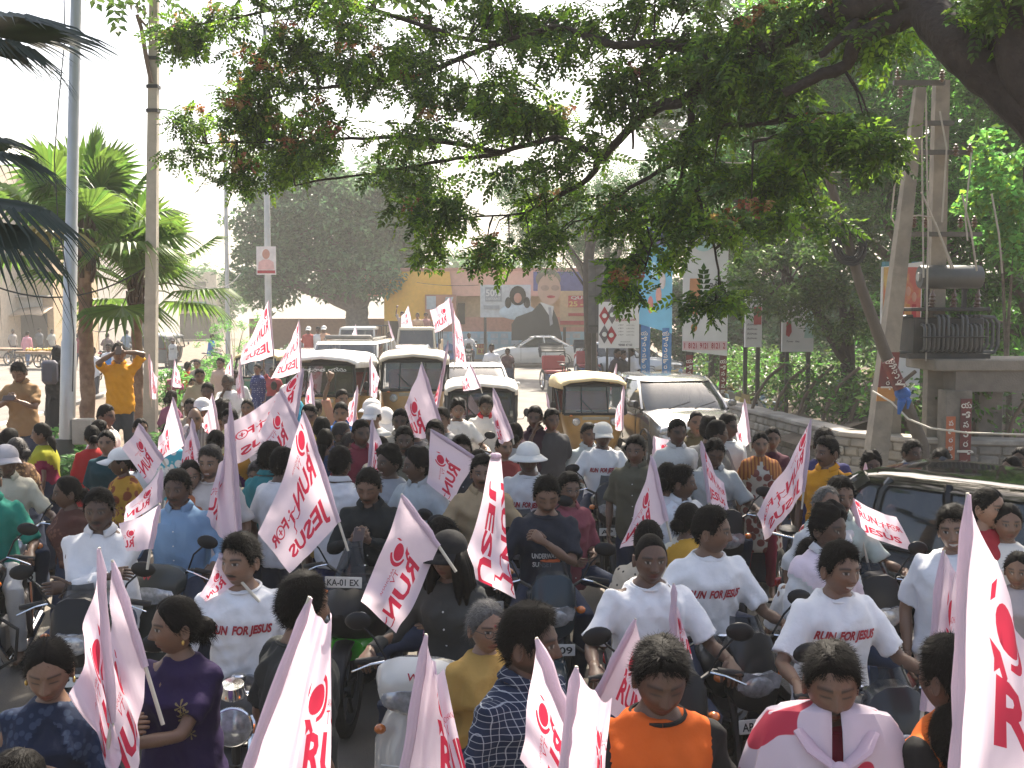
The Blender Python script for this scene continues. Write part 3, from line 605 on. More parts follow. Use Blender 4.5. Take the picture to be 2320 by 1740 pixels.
def pose_joints(o):
    pose = o['pose']; fem = o['fem']; H = o['h'] / 1.70
    J = {}
    sit = pose in ('ride', 'pillion', 'sit')
    pz = (.935 if not sit else o.get('seat', .80) + .10) / 1.0
    lean = R(o.get('lean', 7 if pose == 'ride' else 2)); tw = 0
    pel = V3(0, 0, pz * (H if not sit else 1)); up = V3(0, -math.sin(lean), math.cos(lean)); fw = V3(0, -math.cos(lean), -math.sin(lean)); rt = V3(1, 0, 0)
    J['pel'], J['up'], J['fw'] = pel, up, fw
    L = .47 * H; J['sh0'] = pel + up * L; J['neck'] = pel + up * (.515 * H); sw = (.142 if fem else .166) * H * o.get('broad', 1)
    J['head'] = J['neck'] + (up * .7 + V3(0, 0, .3)) * (.113 * H) + fw * .026
    J['sw'] = sw; ua, fa = .285 * H, .25 * H
    tgt = {}
    for s, nm in ((-1, 'R'), (1, 'L')):          # R = the figure's right, at -x seen facing -Y
        sh = J['sh0'] + rt * s * sw - up * (.058 * H); J['s' + nm] = sh
        w = None; hint = V3(s * .5, .6, -.4)
        if pose == 'ride': w = V3(s * .33, -.36, 1.06) if not o.get('hands') else None; hint = V3(s * .45, .25, -.85)
        elif pose == 'pillion': w = pel + V3(s * .12, -.22, .12)
        a = o.get('arm' + nm)
        if a is None and w is None: a = 'down'
        if a:
            if a == 'down': w = sh + V3(s * .07, -.04, -.50 * H)
            elif a == 'fold': w = J['sh0'] + V3(-s * .11, -.27 - .05 * (s > 0), -.20 - .04 * (s > 0)); hint = V3(s * .9, .0, -.7)
            elif a == 'phone': w = J['sh0'] + V3(s * .05, -.30, -.17); hint = V3(s * .7, .1, -.7)
            elif a == 'photo': w = J['head'] + V3(s * .06 + .05, -.17, .02); hint = V3(s * .9, -.1, -.1 + (.8 if nm == 'L' else -.6))
            elif a == 'up': w = sh + V3(s * .04, -.1, .50 * H); hint = V3(s, .2, 0)
            elif a == 'hold': w = sh + V3(-s * .04, -.30, -.14); hint = V3(s * .5, .2, -.8)
            elif a == 'chest': w = J['sh0'] + V3(-s * .03, -.24, -.12); hint = V3(s * .7, .1, -.7)
            elif a == 'chin': w = J['neck'] + V3(-s * .02, -.16, -.02); hint = V3(s * .5, 0, -.8)
            elif a == 'bar': w = sh + V3(s * .08, -.42, -.30); hint = V3(s * .8, .2, -.6)
            elif a == 'hip': w = pel + V3(s * .2, -.05, .05); hint = V3(s, .4, 0)
            elif not isinstance(a, str): w = np.array(a, float)
        el, w = ik(sh, w, ua, fa, hint); J['e' + nm], J['w' + nm] = el, w
        hp = pel + V3(s * .09, 0, -.03); J['h' + nm] = hp
        if sit:
            kn = pel + V3(s * (.22 if pose != 'pillion' else .27), -.40 if pose != 'pillion' else -.34, -.10); an = V3(s * (.20 if pose == 'ride' else .25), kn[1] + .22, .30)
        else:
            st = .0 if pose != 'walk' else s * .18
            kn = hp + V3(s * .01, -.03 - st * .6, -.44 * H); an = V3(hp[0] + s * .02, .02 - st * (1 if s > 0 else 1), .07)
        J['k' + nm], J['a' + nm] = kn, an
    return J
def torso_rings(J, o, infl=0.0, lo=-.16, hi=1.0, n=16, belly=0.0):
    fem = o['fem']; H = o['h'] / 1.70; fat = o.get('fat', 0); w = H * o.get('broad', 1)
    prof = [(-.16, .150, .115, 0), (-.05, .170, .125, .0), (.06, .160, .118, 0), (.17, .148, .112, 0), (.28, .160, .120, -.005), (.36, .172, .122, -.004), (.41, .170, .108, 0), (.445, .150, .090, .0), (.475, .108, .075, .0), (.50, .075, .066, 0), (.53, .057, .056, 0)]
    if fem: prof = [(-.16, .165, .12, 0), (-.05, .180, .13, .0), (.06, .160, .118, 0), (.17, .135, .10, 0), (.28, .145, .122, -.012), (.34, .150, .135, -.02), (.405, .146, .102, -.004), (.44, .126, .085, .0), (.472, .09, .068, .0), (.50, .062, .056, 0), (.53, .048, .048, 0)]
    rings = []
    for t, hx, hy, yo in prof:
        if t < lo or t > hi: continue
        b = fat * math.exp(-((t - .12) / .16) ** 2); hx = (hx + b * .5) * w + infl; hy = (hy + b) * (H ** .5) + infl
        c = J['pel'] + J['up'] * (t * H) - J['fw'] * yo + J['fw'] * b * .6
        rings.append([tuple(c + V3(1, 0, 0) * hx * np.sign(math.cos(a)) * abs(math.cos(a)) ** .8 - J['fw'] * -1 * hy * np.sign(math.sin(a)) * abs(math.sin(a)) ** .8) for a in (2 * math.pi * k / n for k in range(n))])
    return rings
CLOTH = {}
def cloth(c, pat=None, c2=(.8, .8, .8)):
    key = ('cloth_%s_%s_%s' % (pat, '_'.join('%.2f' % x for x in c), '_'.join('%.2f' % x for x in c2))) if pat else 'cloth_%s' % '_'.join('%.3f' % x for x in c)
    if key in MATS: return MATS[key]
    fn = None
    if pat:
        def fn(N, L, co, base, noise, ramp, mix):
            if pat == 'check':
                sp = N.new('ShaderNodeSeparateXYZ'); L.new(co, sp.inputs[0]); out = base
                for ax in (0, 2):
                    m1 = N.new('ShaderNodeMath'); m1.operation = 'MULTIPLY'; m1.inputs[1].default_value = 44; L.new(sp.outputs[ax], m1.inputs[0])
                    m2 = N.new('ShaderNodeMath'); m2.operation = 'FRACT'; L.new(m1.outputs[0], m2.inputs[0])
                    m3 = N.new('ShaderNodeMath'); m3.operation = 'LESS_THAN'; m3.inputs[1].default_value = .11; L.new(m2.outputs[0], m3.inputs[0])
                    m4 = N.new('ShaderNodeMath'); m4.operation = 'MULTIPLY'; m4.inputs[1].default_value = .6; L.new(m3.outputs[0], m4.inputs[0])
                    out = mix(m4.outputs[0], out, c2)
                return out
            if pat == 'stripe':
                sp = N.new('ShaderNodeSeparateXYZ'); L.new(co, sp.inputs[0]); m1 = N.new('ShaderNodeMath'); m1.operation = 'MULTIPLY'; m1.inputs[1].default_value = 30; L.new(sp.outputs[0], m1.inputs[0])
                m2 = N.new('ShaderNodeMath'); m2.operation = 'FRACT'; L.new(m1.outputs[0], m2.inputs[0]); m3 = N.new('ShaderNodeMath'); m3.operation = 'LESS_THAN'; m3.inputs[1].default_value = .4; L.new(m2.outputs[0], m3.inputs[0])
                return mix(m3.outputs[0], base, c2)
            v = N.new('ShaderNodeTexVoronoi'); v.inputs['Scale'].default_value = {'dot': 24, 'print': 30, 'big': 13}[pat]; v.inputs['Randomness'].default_value = .25 if pat == 'dot' else 1; L.new(co, v.inputs['Vector'])
            th = {'dot': .24, 'print': .42, 'big': .5}[pat]
            r = ramp(v.outputs['Distance'], [(th - .04, (1, 1, 1)), (th + .04, (0, 0, 0))]); return mix(r, base, c2)
    m = mat(key, c, .82, var=.07, vscale=8, bump=.6, bscale=9, pat=fn, spec=.15)
    return m
def wrinkle(V, Nn, amp, seed, up):
    r = np.random.default_rng(seed); d = np.zeros(len(V))
    for k in range(9):
        a = r.normal(size=3) * np.array((1, .5, .7)); a /= np.linalg.norm(a); f = r.uniform(32, 95); b = r.normal(size=3) * 5
        env = np.clip(.15 + .9 * np.sin(V @ (r.normal(size=3) * 9) + r.uniform(0, 6)), 0, 1)
        d += (1 - 2 * np.abs(np.sin(.5 * (V @ a * f + 2.2 * np.sin(V @ b + r.uniform(0, 6)))))) * env * r.uniform(.5, 1) * (40 / f)
    return V + Nn * (d * amp)[:, None]
def person(label, px, py, base=0.0, face=0, pose='stand', fem=0, h=None, tone='m', hair='short', hcol='k', top='tee', tc=(.7, .7, .7), pat=None, tc2=(.8, .8, .8), bot=(.03, .04, .07), yaw=0, nod=0, tilt=0, cap=None, near=0, group=None, pallu=None, prints=None, at=None, Y=None, **kw):
    """stand a figure so that the top of its head shows at picture point (px, py)"""
    rr = random.Random(hash(label) if False else sum(ord(c) * (i + 1) for i, c in enumerate(label)))
    h = h or (rr.uniform(1.52, 1.6) if fem else rr.uniform(1.65, 1.73))
    o = dict(label=label, pose=pose, fem=fem, h=h, tone=tone, style=hair, hcol=hcol, top=top, yaw=yaw, nod=nod, tilt=tilt, cap=cap, near=near, rr=rr, pallu=pallu, prints=prints, **kw)
    if fem: o['fem_face'] = 1
    J = pose_joints(o); o['J'] = J
    ztop = J['head'][2] + .122 * h / 1.70 + (.02 if hair not in ('bald', 'buzz') else 0) + (.02 if cap else 0)
    if Y is not None:
        q = P(px, py, Y)
        if pose in ('ride', 'pillion', 'sit') or base: base = q.z - ztop
        else:
            o['h'] = h = h * (q.z - base) / ztop; J = pose_joints(o); o['J'] = J; ztop = q.z - base
    loc = at if at is not None else G(px, py, base + ztop)
    if at is None:
        fa = R(face); hx, hy = J['head'][0], J['head'][1]; loc = Vector((loc.x - (hx * math.cos(fa) - hy * math.sin(fa)), loc.y - (hx * math.sin(fa) + hy * math.cos(fa)), base))
    root = thing('person', label, 'person', loc, R(face), group); o['root'] = root
    vox = (.030, .021, .0145)[near]; H = h / 1.70
    # --- the body
    mb = MB(); mb.loft(torso_rings(J, o, -.010, -.16, .46) + torso_rings(J, o, -.004, .47, 1)); nk = (.047 if fem else .056) * H
    mb.tube([J['sh0'] + J['up'] * -.02, J['neck'] + J['up'] * .0, J['head'] + V3(0, .012, -.05)], [nk * 1.25, nk * 1.02, nk * .95], 12)
    k = .86 if fem else 1.0
    for nm in 'RL':
        s, e, w = J['s' + nm], J['e' + nm], J['w' + nm]
        mb.tube([s + (s - e) * -.02, s * .6 + e * .4, e, e * .6 + w * .4, w], [.052 * k * H, .046 * k * H, .038 * k * H, .039 * k * H, .027 * k * H], 10)
        mb.ell(s, (.052 * k, .05 * k, .05 * k), 10, 7)
        a, b, c = J['h' + nm], J['k' + nm], J['a' + nm]
        mb.tube([a, a * .5 + b * .5, b, b * .6 + c * .4, c], [.088 * H, .075 * H, .056 * H, .054 * H, .036 * H], 10)
        mb.tube([c + V3(0, .05, -.03), c + V3(0, -.05, -.035), c + V3(0, -.17, -.045)], [.035, .04, .028], 8, flat=.8)
    o['body_job'] = remesh_job(mb, vox, 4)
    # --- clothes
    fit = kw.get('fit', .022 if top != 'tee' else .023)
    if top != 'none':
        sl = {'tee': .86, 'polo': .8, 'shirt': .95, 'long': 2, 'kurta': .9, 'sari': .62, 'vest': 0, 'short': .75}[top]
        lo = {'sari': .02, 'kurta': -.16}.get(top, -.16)
        mb = MB(); mb.loft(torso_rings(J, o, fit, lo, .44) + [[tuple(q) for q in r] for r in torso_rings(J, o, fit * .75, .46, .505)])
        for nm in 'RL':
            s, e, w = J['s' + nm], J['e' + nm], J['w' + nm]
            if sl == 0: continue
            mb.ell(s, (.067 * k, .067 * k, .065 * k), 10, 7)
            if sl <= 1: mb.tube([s, s + (e - s) * sl * .5, s + (e - s) * sl], [.064 * k * H, .065 * k * H, .068 * k * H + (.008 if top in ('tee', 'shirt') else 0)], 12)
            else: mb.tube([s, (s + e) * .5, e, (e + w) * .5, e + (w - e) * .97], [.061 * k, .058 * k, .052 * k, .046 * k, .040 * k], 12)
        if top == 'kurta':
            c = J['pel']; mb.loft([[tuple(V3(c[0], c[1], z) + V3(rx * math.cos(a), ry * math.sin(a), 0)) for a in (2 * math.pi * q / 16 for q in range(16))] for z, rx, ry in ((c[2] + .05, .19, .145), (c[2] - .15, .21, .17), (c[2] - .45, .235, .185))])
        o['top_job'] = remesh_job(mb, vox * .92, 3); o['top_mat'] = cloth(tc, pat, tc2); o['tc'] = tc
    mb = MB()
    if top == 'sari' or kw.get('skirt'):
        c = J['pel']
        if pose in ('ride', 'pillion', 'sit'):
            mb.loft(torso_rings(J, o, .02, -.16, .1))
            for nm in 'RL': mb.tube([J['h' + nm], J['k' + nm], J['a' + nm]], [.125, .10, .09], 12)
        else: mb.loft([[tuple(V3(c[0], c[1], z) + V3(rx * math.cos(a), ry * math.sin(a), 0)) for a in (2 * math.pi * q / 18 for q in range(18))] for z, rx, ry in ((c[2] + .14, .16, .12), (c[2] - .04, .20, .15), (c[2] - .4, .23, .19), (.06, .25, .22))])
    else:
        mb.loft(torso_rings(J, o, .0, -.16, .07))
        for nm in 'RL':
            a, b, c = J['h' + nm], J['k' + nm], J['a' + nm]; mb.tube([a, a * .5 + b * .5, b, b * .5 + c * .5, c + V3(0, 0, .02)], [.096 * H, .09 * H, .074 * H, .066 * H, .06 * H], 10)
    o['bot_job'] = remesh_job(mb, vox * 1.15, 3); o['bot_mat'] = cloth(bot if bot else tc)
    PEOPLE.append(o); return o
def decal(root, bvh, name, V, F, m, cx, cz, sx, sz, rotz=0.0, off=.009, fwd=-1):
    """lay a flat print onto the chest"""
    vs = []; ok = True
    for x, y in V:
        X = cx + x * sx; Z = cz + y * sz; hit = bvh.ray_cast(Vector((X, fwd * 1.2, Z)), Vector((0, -fwd, 0)))
        if hit[0] is None: return None
        vs.append((X, hit[0].y + fwd * off, Z))
    me = bpy.data.meshes.new(name); me.from_pydata(vs, [], F); me.materials.append(m); return link(name, me, root)
PRINT_RED = mat('print_red', (.33, .012, .025), .7, var=.15); PRINT_W = mat('print_white', (.6, .6, .58), .7); PRINT_K = mat('print_black', (.02, .02, .02), .7); PRINT_O = mat('print_orange', (.6, .13, .03), .7)
def dense_text(body, bold, shear):
    V, F = text2d(body, bold, shear); return V, F
def finish_person(o):
    root, J, rr, near, fem = o['root'], o['J'], o['rr'], o['near'], o['fem']; H = o['h'] / 1.70; hs = H ** .5 * (1.06 if not fem else 1.02)
    tone = np.array(TONE[o['tone']]) * rr.uniform(.85, 1.15)
    bv, bn, bf = job_mesh(o['body_job'])
    gridn = {0: (30, 26), 1: (46, 40), 2: (84, 76)}[near]
    hv, hf, T, PH, wf = head_verts(*gridn, fem=bool(fem), fat=o.get('fat', 0) * 8, rr=rr)
    hc = head_colour(hv, wf, tone, dict(fem=fem, tache=o.get('tache'), beard=o.get('beard'), shut=o.get('shut'), bindi=o.get('bindi'), hair=o['hcol']))
    # smile lifts the corners and shows teeth
    if o.get('smile'):
        x, y, z = hv.T; msk = (wf > .3) * (((x / .022) ** 2 + ((z + .0675 - 12 * x * x) / .006) ** 2) < 1); hc[msk] = (.55, .52, .48)
    RH = Euler((R(o['nod']), R(o['tilt']), R(o['yaw'])), 'XYZ').to_matrix(); RH = np.array(RH); lean = math.atan2(-J['up'][1], J['up'][2]) * .3
    piv = V3(0, .01, -.085)
    def HT(v): return ((np.asarray(v) - piv) @ RH.T + piv) * hs + J['head']
    em = MB()
    for sg in (-1, 1):
        em.loft([[(sg * (.070 + dx), .012 + cy + ry * math.cos(a), -.012 + rz * math.sin(a)) for a in (2 * math.pi * q / 9 for q in range(9))] for dx, cy, ry, rz in ((-.006, 0, .012, .022), (.004, .004, .016, .029), (.012, .010, .019, .033), (.014, .010, .014, .027), (.009, .006, .008, .018))])
    ev = HT(np.array(em.v)); ef = em.f
    hm = MB()
    for nm, sd in (('R', 1), ('L', -1)):
        e, w = J['e' + nm], J['w' + nm]; d = Vector(w - e); a = o.get('arm' + nm)
        if o['pose'] == 'ride' and a is None: nr = Vector((0, -.3, 1)); cu = 1.0; d = Vector((0, -.8, -.35)).normalized()
        elif a in ('hold', 'up', 'chest', 'phone', 'photo'): nr = Vector((-.6 if nm == 'R' else .6, -.7, .2)) if a in ('hold', 'chest') else (Vector((0, -1, .2)) if a != 'up' else Vector((0, -1, 0))); cu = 1.15 if a != 'photo' else .8; d = d.normalized() * .7 + Vector((.35 if nm == 'R' else -.35, 0, .35)) if a in ('hold', 'phone') else d
        else: nr = Vector((-1 if nm == 'R' else 1, .0, .1)); cu = .35
        hand_mesh(hm, w, d, nr, cu, sd, (.92 if fem else 1.0), 5 if near == 0 else 8)
    q4 = lambda F: [tuple(f) for f in F]
    Vs = [bv, HT(hv), ev, np.array(hm.v)]; tot = 0; Fs = []
    for v, f in zip(Vs, (q4(bf), q4(hf), ef, hm.f)):
        Fs += [tuple(int(i) + tot for i in q) for q in f]; tot += len(v)
    V = np.concatenate(Vs); C = np.concatenate([np.tile(tone * .97, (len(bv), 1)), hc, np.tile(tone * 1.05, (len(ev), 1)), np.tile(tone * 1.05, (len(hm.v), 1))])
    me = bpy.data.meshes.new('body'); me.from_pydata([tuple(v) for v in V], [], Fs); me.materials.append(SKIN)
    at = me.color_attributes.new('Col', 'FLOAT_COLOR', 'POINT'); c4 = np.ones((len(V), 4), np.float32); c4[:, :3] = C; at.data.foreach_set('color', c4.ravel())
    me.polygons.foreach_set('use_smooth', [True] * len(me.polygons)); me.update(); link('body', me, root)
    # hair
    st = o['style']
    if st != 'none':
        hv2, hf2, tv = hair_parts(hv, hf, T, PH, 'buzz' if o['cap'] else st, rr, near)
        n0 = len(hv2); allv = np.concatenate([HT(hv2), HT(tv.reshape(-1, 3))]); fs = q4(hf2) + [(n0 + 3 * i, n0 + 3 * i + 1, n0 + 3 * i + 2) for i in range(len(tv))]
        ex = MB()
        def tail(pts, rad, n=10): ex.tube([HT(np.array([p]))[0] for p in pts], rad, n)
        if st == 'w_bun': ex.ell(HT(np.array([(0, .115, -.02)]))[0], (.05, .042, .045), 12, 8)
        if st == 'w_braid': tail([(0, .09, -.03), (.01, .115, -.1), (.02, .12, -.2), (.02, .125, -.32), (.02, .12, -.45)], [.045, .036, .03, .025, .01])
        if st == 'w_pony': tail([(0, .09, -.0), (.0, .14, -.02), (.01, .15, -.12), (.01, .13, -.24)], [.035, .035, .032, .01])
        if st == 'w_side': tail([(-.05, .07, -.04), (-.085, .04, -.12), (-.10, -.03, -.2), (-.10, -.09, -.32), (-.1, -.1, -.42)], [.045, .034, .028, .024, .01])
        if st == 'w_loose':
            for k in range(16):
                a = R(-118 + 236 * k / 15); x, y = .078 * math.sin(a), .088 * math.cos(a); j = rr.uniform(.85, 1.2)
                tail([(x * .9, y * .9, .03), (x * 1.16 * j, y * 1.16 * j, -.06), (x * 1.35 * j, y * 1.25 * j, -.15), (x * 1.3 * j, y * 1.2, -.22 - rr.uniform(0, .06))], [.028, .03, .028, .006], 7)
        b0 = len(allv)
        if ex.v:
            allv = np.concatenate([allv, np.array(ex.v)]); fs += [tuple(b0 + i for i in f) for f in ex.f]
            g = np.random.default_rng(5); ev_ = np.array(ex.v); cen = J['head']; nb = {0: 60, 1: 250, 2: 900}[near]; ii = g.choice(len(ev_), nb); r0 = ev_[ii]; dv = np.stack([g.normal(0, .3, nb), g.normal(.1, .3, nb), -np.ones(nb) * .8], 1); sdv = np.cross(dv, g.normal(size=(nb, 3))); sdv /= np.linalg.norm(sdv, axis=1)[:, None]; tb = np.stack([r0 - sdv * .002, r0 + sdv * .002, r0 + dv * g.uniform(.02, .06, nb)[:, None]], 1)
            b1 = len(allv); allv = np.concatenate([allv, tb.reshape(-1, 3)]); fs += [(b1 + 3 * i, b1 + 3 * i + 1, b1 + 3 * i + 2) for i in range(nb)]
        me = bpy.data.meshes.new('hair'); me.from_pydata([tuple(v) for v in allv], [], fs); me.materials.append(HAIRM[o['hcol']]); me.polygons.foreach_set('use_smooth', [True] * len(me.polygons)); link('hair', me, root)
    if o['cap']:
        cc, ctype = o['cap']; cm = cloth(cc); g = MB()
        def CT_(p): return tuple(HT(np.array([p]))[0])
        rings = []
        for i in range(8):
            ph = math.pi * .5 * i / 7 * .985; rings.append([CT_((.094 * math.cos(ph) * math.cos(a), .008 + .116 * math.cos(ph) * math.sin(a), .036 + .102 * math.sin(ph) ** .9)) for a in (2 * math.pi * q / 22 for q in range(22))])
        g.loft(rings); cp = g.build('cap', cm, root); g = MB()
        if ctype == 'peak':
            g.sheet([[CT_((.088 * math.sin(a) * (1 + .05 * k), .008 - (.108 + .023 * k) * math.cos(a) - .010 * k, .044 - .004 * k - .03 * (math.sin(a) ** 2) * (k / 3) - .006 * k)) for a in (R(-62 + 124 * q / 12) for q in range(13))] for k in range(4)]); 
        elif ctype == 'back':
            g.sheet([[CT_((.088 * math.sin(a) * (1 + .05 * k), .008 + (.112 + .023 * k) * math.cos(a), .044 - .02 * k)) for a in (R(-62 + 124 * q / 12) for q in range(13))] for k in range(4)])
        else:
            g.sheet([[CT_(((.096 + .02 * k) * math.cos(a), .008 + (.118 + .02 * k) * math.sin(a), .04 - .014 * k)) for a in (2 * math.pi * q / 24 for q in range(25))] for k in range(4)])
        b = g.build('brim', cm, cp); b.modifiers.new('t', 'SOLIDIFY').thickness = .004
        if 0: g = MB(); g.lathe([(.001, 0), (.022, 0), (.022, .003), (.012, .003)], CT_((0, -.106, .085)), tuple(RH @ V3(0, -1, .35)), 14); g.build('badge', PRINT_K if sum(cc) > .9 else PRINT_W, cp)
    if o.get('glasses'):
        g = MB()
        for sg in (-1, 1):
            g.tube([tuple(HT(np.array([(sg * .033 + .021 * math.cos(a), -.106 + .006 * abs(math.cos(a)), -.002 + .016 * math.sin(a))]))[0]) for a in (2 * math.pi * q / 12 for q in range(13))], .0014, 5); g.tube([tuple(HT(np.array([p]))[0]) for p in ((sg * .054, -.098, .002), (sg * .078, -.03, .004), (sg * .08, .01, 0))], .0014, 5)
        g.tube([tuple(HT(np.array([p]))[0]) for p in ((-.012, -.108, .002), (.012, -.108, .002))], .0014, 5); g.build('spectacles', dark, root)
    if o.get('earring'):
        for sg in (-1, 1): g = MB(); g.ell(tuple(HT(np.array([(sg * .083, .012, -.05)]))[0]), (.006, .006, .011), 8, 6); g.build('earring', mat('gold', (.6, .4, .12), .3, .9), root)
    # clothes
    def cloth_mesh(name, job, m, amp, seed):
        V, Nn, F = job_mesh(job); V = wrinkle(V, Nn, amp, seed, None); return V, Nn, F
    topo = None
    if 'top_job' in o:
        V, Nn, F = job_mesh(o['top_job']); V = wrinkle(V, Nn, (.0045, .0085, .0095)[near], rr.randrange(9999), None); mats = [o['top_mat']]; mi = None
        if o['pallu']:
            pc, ppat, pc2, kind = o['pallu']; mats.append(cloth(pc, ppat, pc2)); cen = V[F].mean(1); rel_ = cen - J['pel']
            s = rel_[:, 2] / H
            if kind == 'sash': u = (rel_[:, 0] * .8 + (s - .30) * .9); mi = ((u > -.11) & (u < .16)).astype(int) if o.get('flip') is None else (((-rel_[:, 0] * .8 + (s - .30) * .9) > -.11) & ((-rel_[:, 0] * .8 + (s - .30) * .9) < .16)).astype(int)
            elif kind == 'shawl': mi = (s + .35 * np.abs(rel_[:, 0]) - .15 * (rel_[:, 1] < 0) * gau(rel_[:, 0], .08) > .30).astype(int)
            elif kind == 'yoke': mi = (s > .26).astype(int)
            elif kind == 'collar': mi = ((s > .40) & (np.abs(rel_[:, 0]) < .13)).astype(int)
            elif kind == 'sleeves': mi = (np.abs(rel_[:, 0]) > .165 * o.get('broad', 1)).astype(int)
            elif kind == 'front': mi = ((rel_[:, 1] < -.02) & (np.abs(rel_[:, 0]) < .11) & (s < .38)).astype(int)
            vm = np.zeros(len(V)); np.maximum.at(vm, F.ravel(), np.repeat(mi, 4)); 
            if kind in ('sash', 'shawl'): V = V + Nn * (vm * .009)[:, None]
        topo = link({'tee': 't_shirt', 'polo': 'polo_shirt', 'shirt': 'shirt', 'long': 'shirt', 'kurta': 'kurta', 'sari': 'blouse', 'vest': 'vest', 'short': 'shirt'}[o['top']], np_mesh('top', V, F, mats, mi, smooth=True), root)
        if o['top'] in ('shirt', 'long', 'polo') and not o.get('nocollar'):
            g = MB(); c0 = J['pel'] + J['up'] * .484 * H; fw, up = J['fw'], J['up']; rows = [[], [], []]
            for q in range(25):
                a = R(24 + 312 * q / 24); dx, dy = math.sin(a), math.cos(a)
                for k, (rd, hh) in enumerate(((.080, .0), (.070, .042), (.098, .006))):
                    rows[k].append(tuple(c0 + V3(1, 0, 0) * dx * rd * H * 1.02 + fw * dy * rd * H * .95 + up * ((hh + .02) - .035 * max(0, dy)) + fw * .005))
            g.sheet(rows); cb = g.build('collar', o['top_mat'] if not o.get('collar') else cloth(o['collar']), topo); cb.modifiers.new('t', 'SOLIDIFY').thickness = .003
        elif o['top'] in ('tee', 'vest'):
            g = MB(); c0 = J['pel'] + J['up'] * .492 * H; g.tube([tuple(c0 + V3(1, 0, 0) * math.sin(a) * .091 * H + J['fw'] * (math.cos(a) * .082 * H + .002) - J['up'] * (.012 * max(0, math.cos(a)) - .002)) for a in (2 * math.pi * q / 24 for q in range(25))], .0075, 6, cap=False); g.build('neckband', o['top_mat'] if not o.get('collar') else cloth(o['collar']), topo)
        if near and o['top'] in ('shirt', 'long') or o['prints']:
            bvh = BVHTree.FromPolygons([tuple(v) for v in V], [tuple(int(i) for i in f) for f in F]); cz = J['pel'][2]
            if o['prints']:
                for (txt, m, cx, s, wdt, hgt, shear, bold) in o['prints']:
                    Tv, Tf = dense_text(txt, bold, shear); w = Tv[:, 0].max(); k = wdt / w
                    decal(root if False else topo, bvh, 'lettering', Tv - np.array((w / 2, .5)), Tf, m, J['pel'][0] + cx, cz + s * H, k, hgt)
            elif o['top'] in ('shirt', 'long'):
                vs = []; 
                for q in range(22):
                    z = cz + (-.10 + .52 * q / 21) * H; row = []
                    for x in (-.013, .013):
                        hit = bvh.ray_cast(Vector((x, -1.2, z)), Vector((0, 1, 0))); row.append((x, hit[0].y - .003, z) if hit[0] else None)
                    if None not in row: vs.append(row)
                if len(vs) > 3:
                    g = MB(); g.sheet(vs); g.build('placket', o['top_mat'], topo)
                    for r in vs[2::4]: g = MB(); g.cyl((0, r[0][1] + .001, r[0][2]), (0, r[0][1] - .003, r[0][2]), .005, 8); g.build('button', PRINT_W, topo)
    V, Nn, F = job_mesh(o['bot_job']); V = wrinkle(V, Nn, .005, rr.randrange(9999), None)
    link('sari_skirt' if o['top'] == 'sari' or o.get('skirt') else 'trousers', np_mesh('bottom', V, F, [o['bot_mat']], None, smooth=True), root)
    if o.get('phone'):
        g = MB(); c = (J['wR'] + J['wL']) * .5 + V3(0, -.06, .03); g.box(tuple(c), (.15, .01, .075) if o['phone'] == 'wide' else (.075, .012, .15), (R(-40), 0, 0), .004)
        tag(g.build('mobile_phone', mat('phone_case', (.05, .03, .025), .3), None), 'mobile phone held by ' + o['phl'], 'phone').matrix_world = Matrix.Translation(root.location) @ Matrix.Rotation(root.rotation_euler.z, 4, 'Z')
    o['done'] = 1
def world_of(o, v): return Matrix.Translation(o['root'].location) @ Matrix.Rotation(o['root'].rotation_euler.z, 4, 'Z') @ Vector(v)
def finish_people():
    run_jobs()
    for o in PEOPLE: finish_person(o)
    for j in JOBS:
        me = j.data; bpy.data.objects.remove(j); bpy.data.meshes.remove(me)
# ================================================================== vehicles
def paint(n, c, rough=.25, metal=.0): return mat('paint_' + n, c, rough, metal, var=.06, vscale=3, coat=.8 if sum(c) > .15 else .25, spec=.5 if sum(c) > .15 else .25)
LAMP = mat('lamp_glass', (.38, .39, .40), .16, .35, var=.35, vscale=30, coat=1.0); CHROME = mat('chrome', (.7, .7, .7), .14, 1.0, var=.05); AMBER = mat('amber_lens', (.6, .16, .02), .25, coat=1)
REDL = mat('red_lens', (.4, .02, .02), .25, coat=1); PLATE = mat('plate', (.62, .62, .58), .5, col2=(.45, .43, .4)); BLKP = mat('black_plastic', (.010, .010, .011), .4, var=.2, spec=.25); DKGL = glass('tinted_glass', (.02, .025, .025), .82)
CLGL = glass('windscreen_glass', (.30, .36, .36), .35); MIRR = mat('mirror_glass', (.5, .52, .54), .05, 1.0, var=.02); SEATM = mat('seat_vinyl', (.02, .02, .022), .5, bump=.2)
def wheel(parent, c, r, w, rimm=CHROME, spokes=6, name='wheel', n=24):
    g = MB(); g.lathe([(r * .72, -w * .42), (r * .86, -w * .5), (r * .96, -w * .38), (r, 0), (r * .96, w * .38), (r * .86, w * .5), (r * .72, w * .42), (r * .72, -w * .42)], (0, 0, 0), (1, 0, 0), n, cap=False)
    t = g.build(name, black, parent); t.location = c; g = MB()
    g.lathe([(r * .70, -w * .35), (r * .745, -w * .35), (r * .745, w * .35), (r * .70, w * .35), (r * .70, -w * .35)], (0, 0, 0), (1, 0, 0), n, cap=False); g.cyl((-w * .45, 0, 0), (w * .45, 0, 0), r * .17, 12)
    for k in range(spokes):
        a = 2 * math.pi * k / spokes; d = Vector((0, math.cos(a), math.sin(a))); g.tube([d * r * .12, d * r * .72], r * (.06 if spokes < 12 else .012), 5 if spokes < 12 else 4)
    g.build('rim', rimm, t); return t
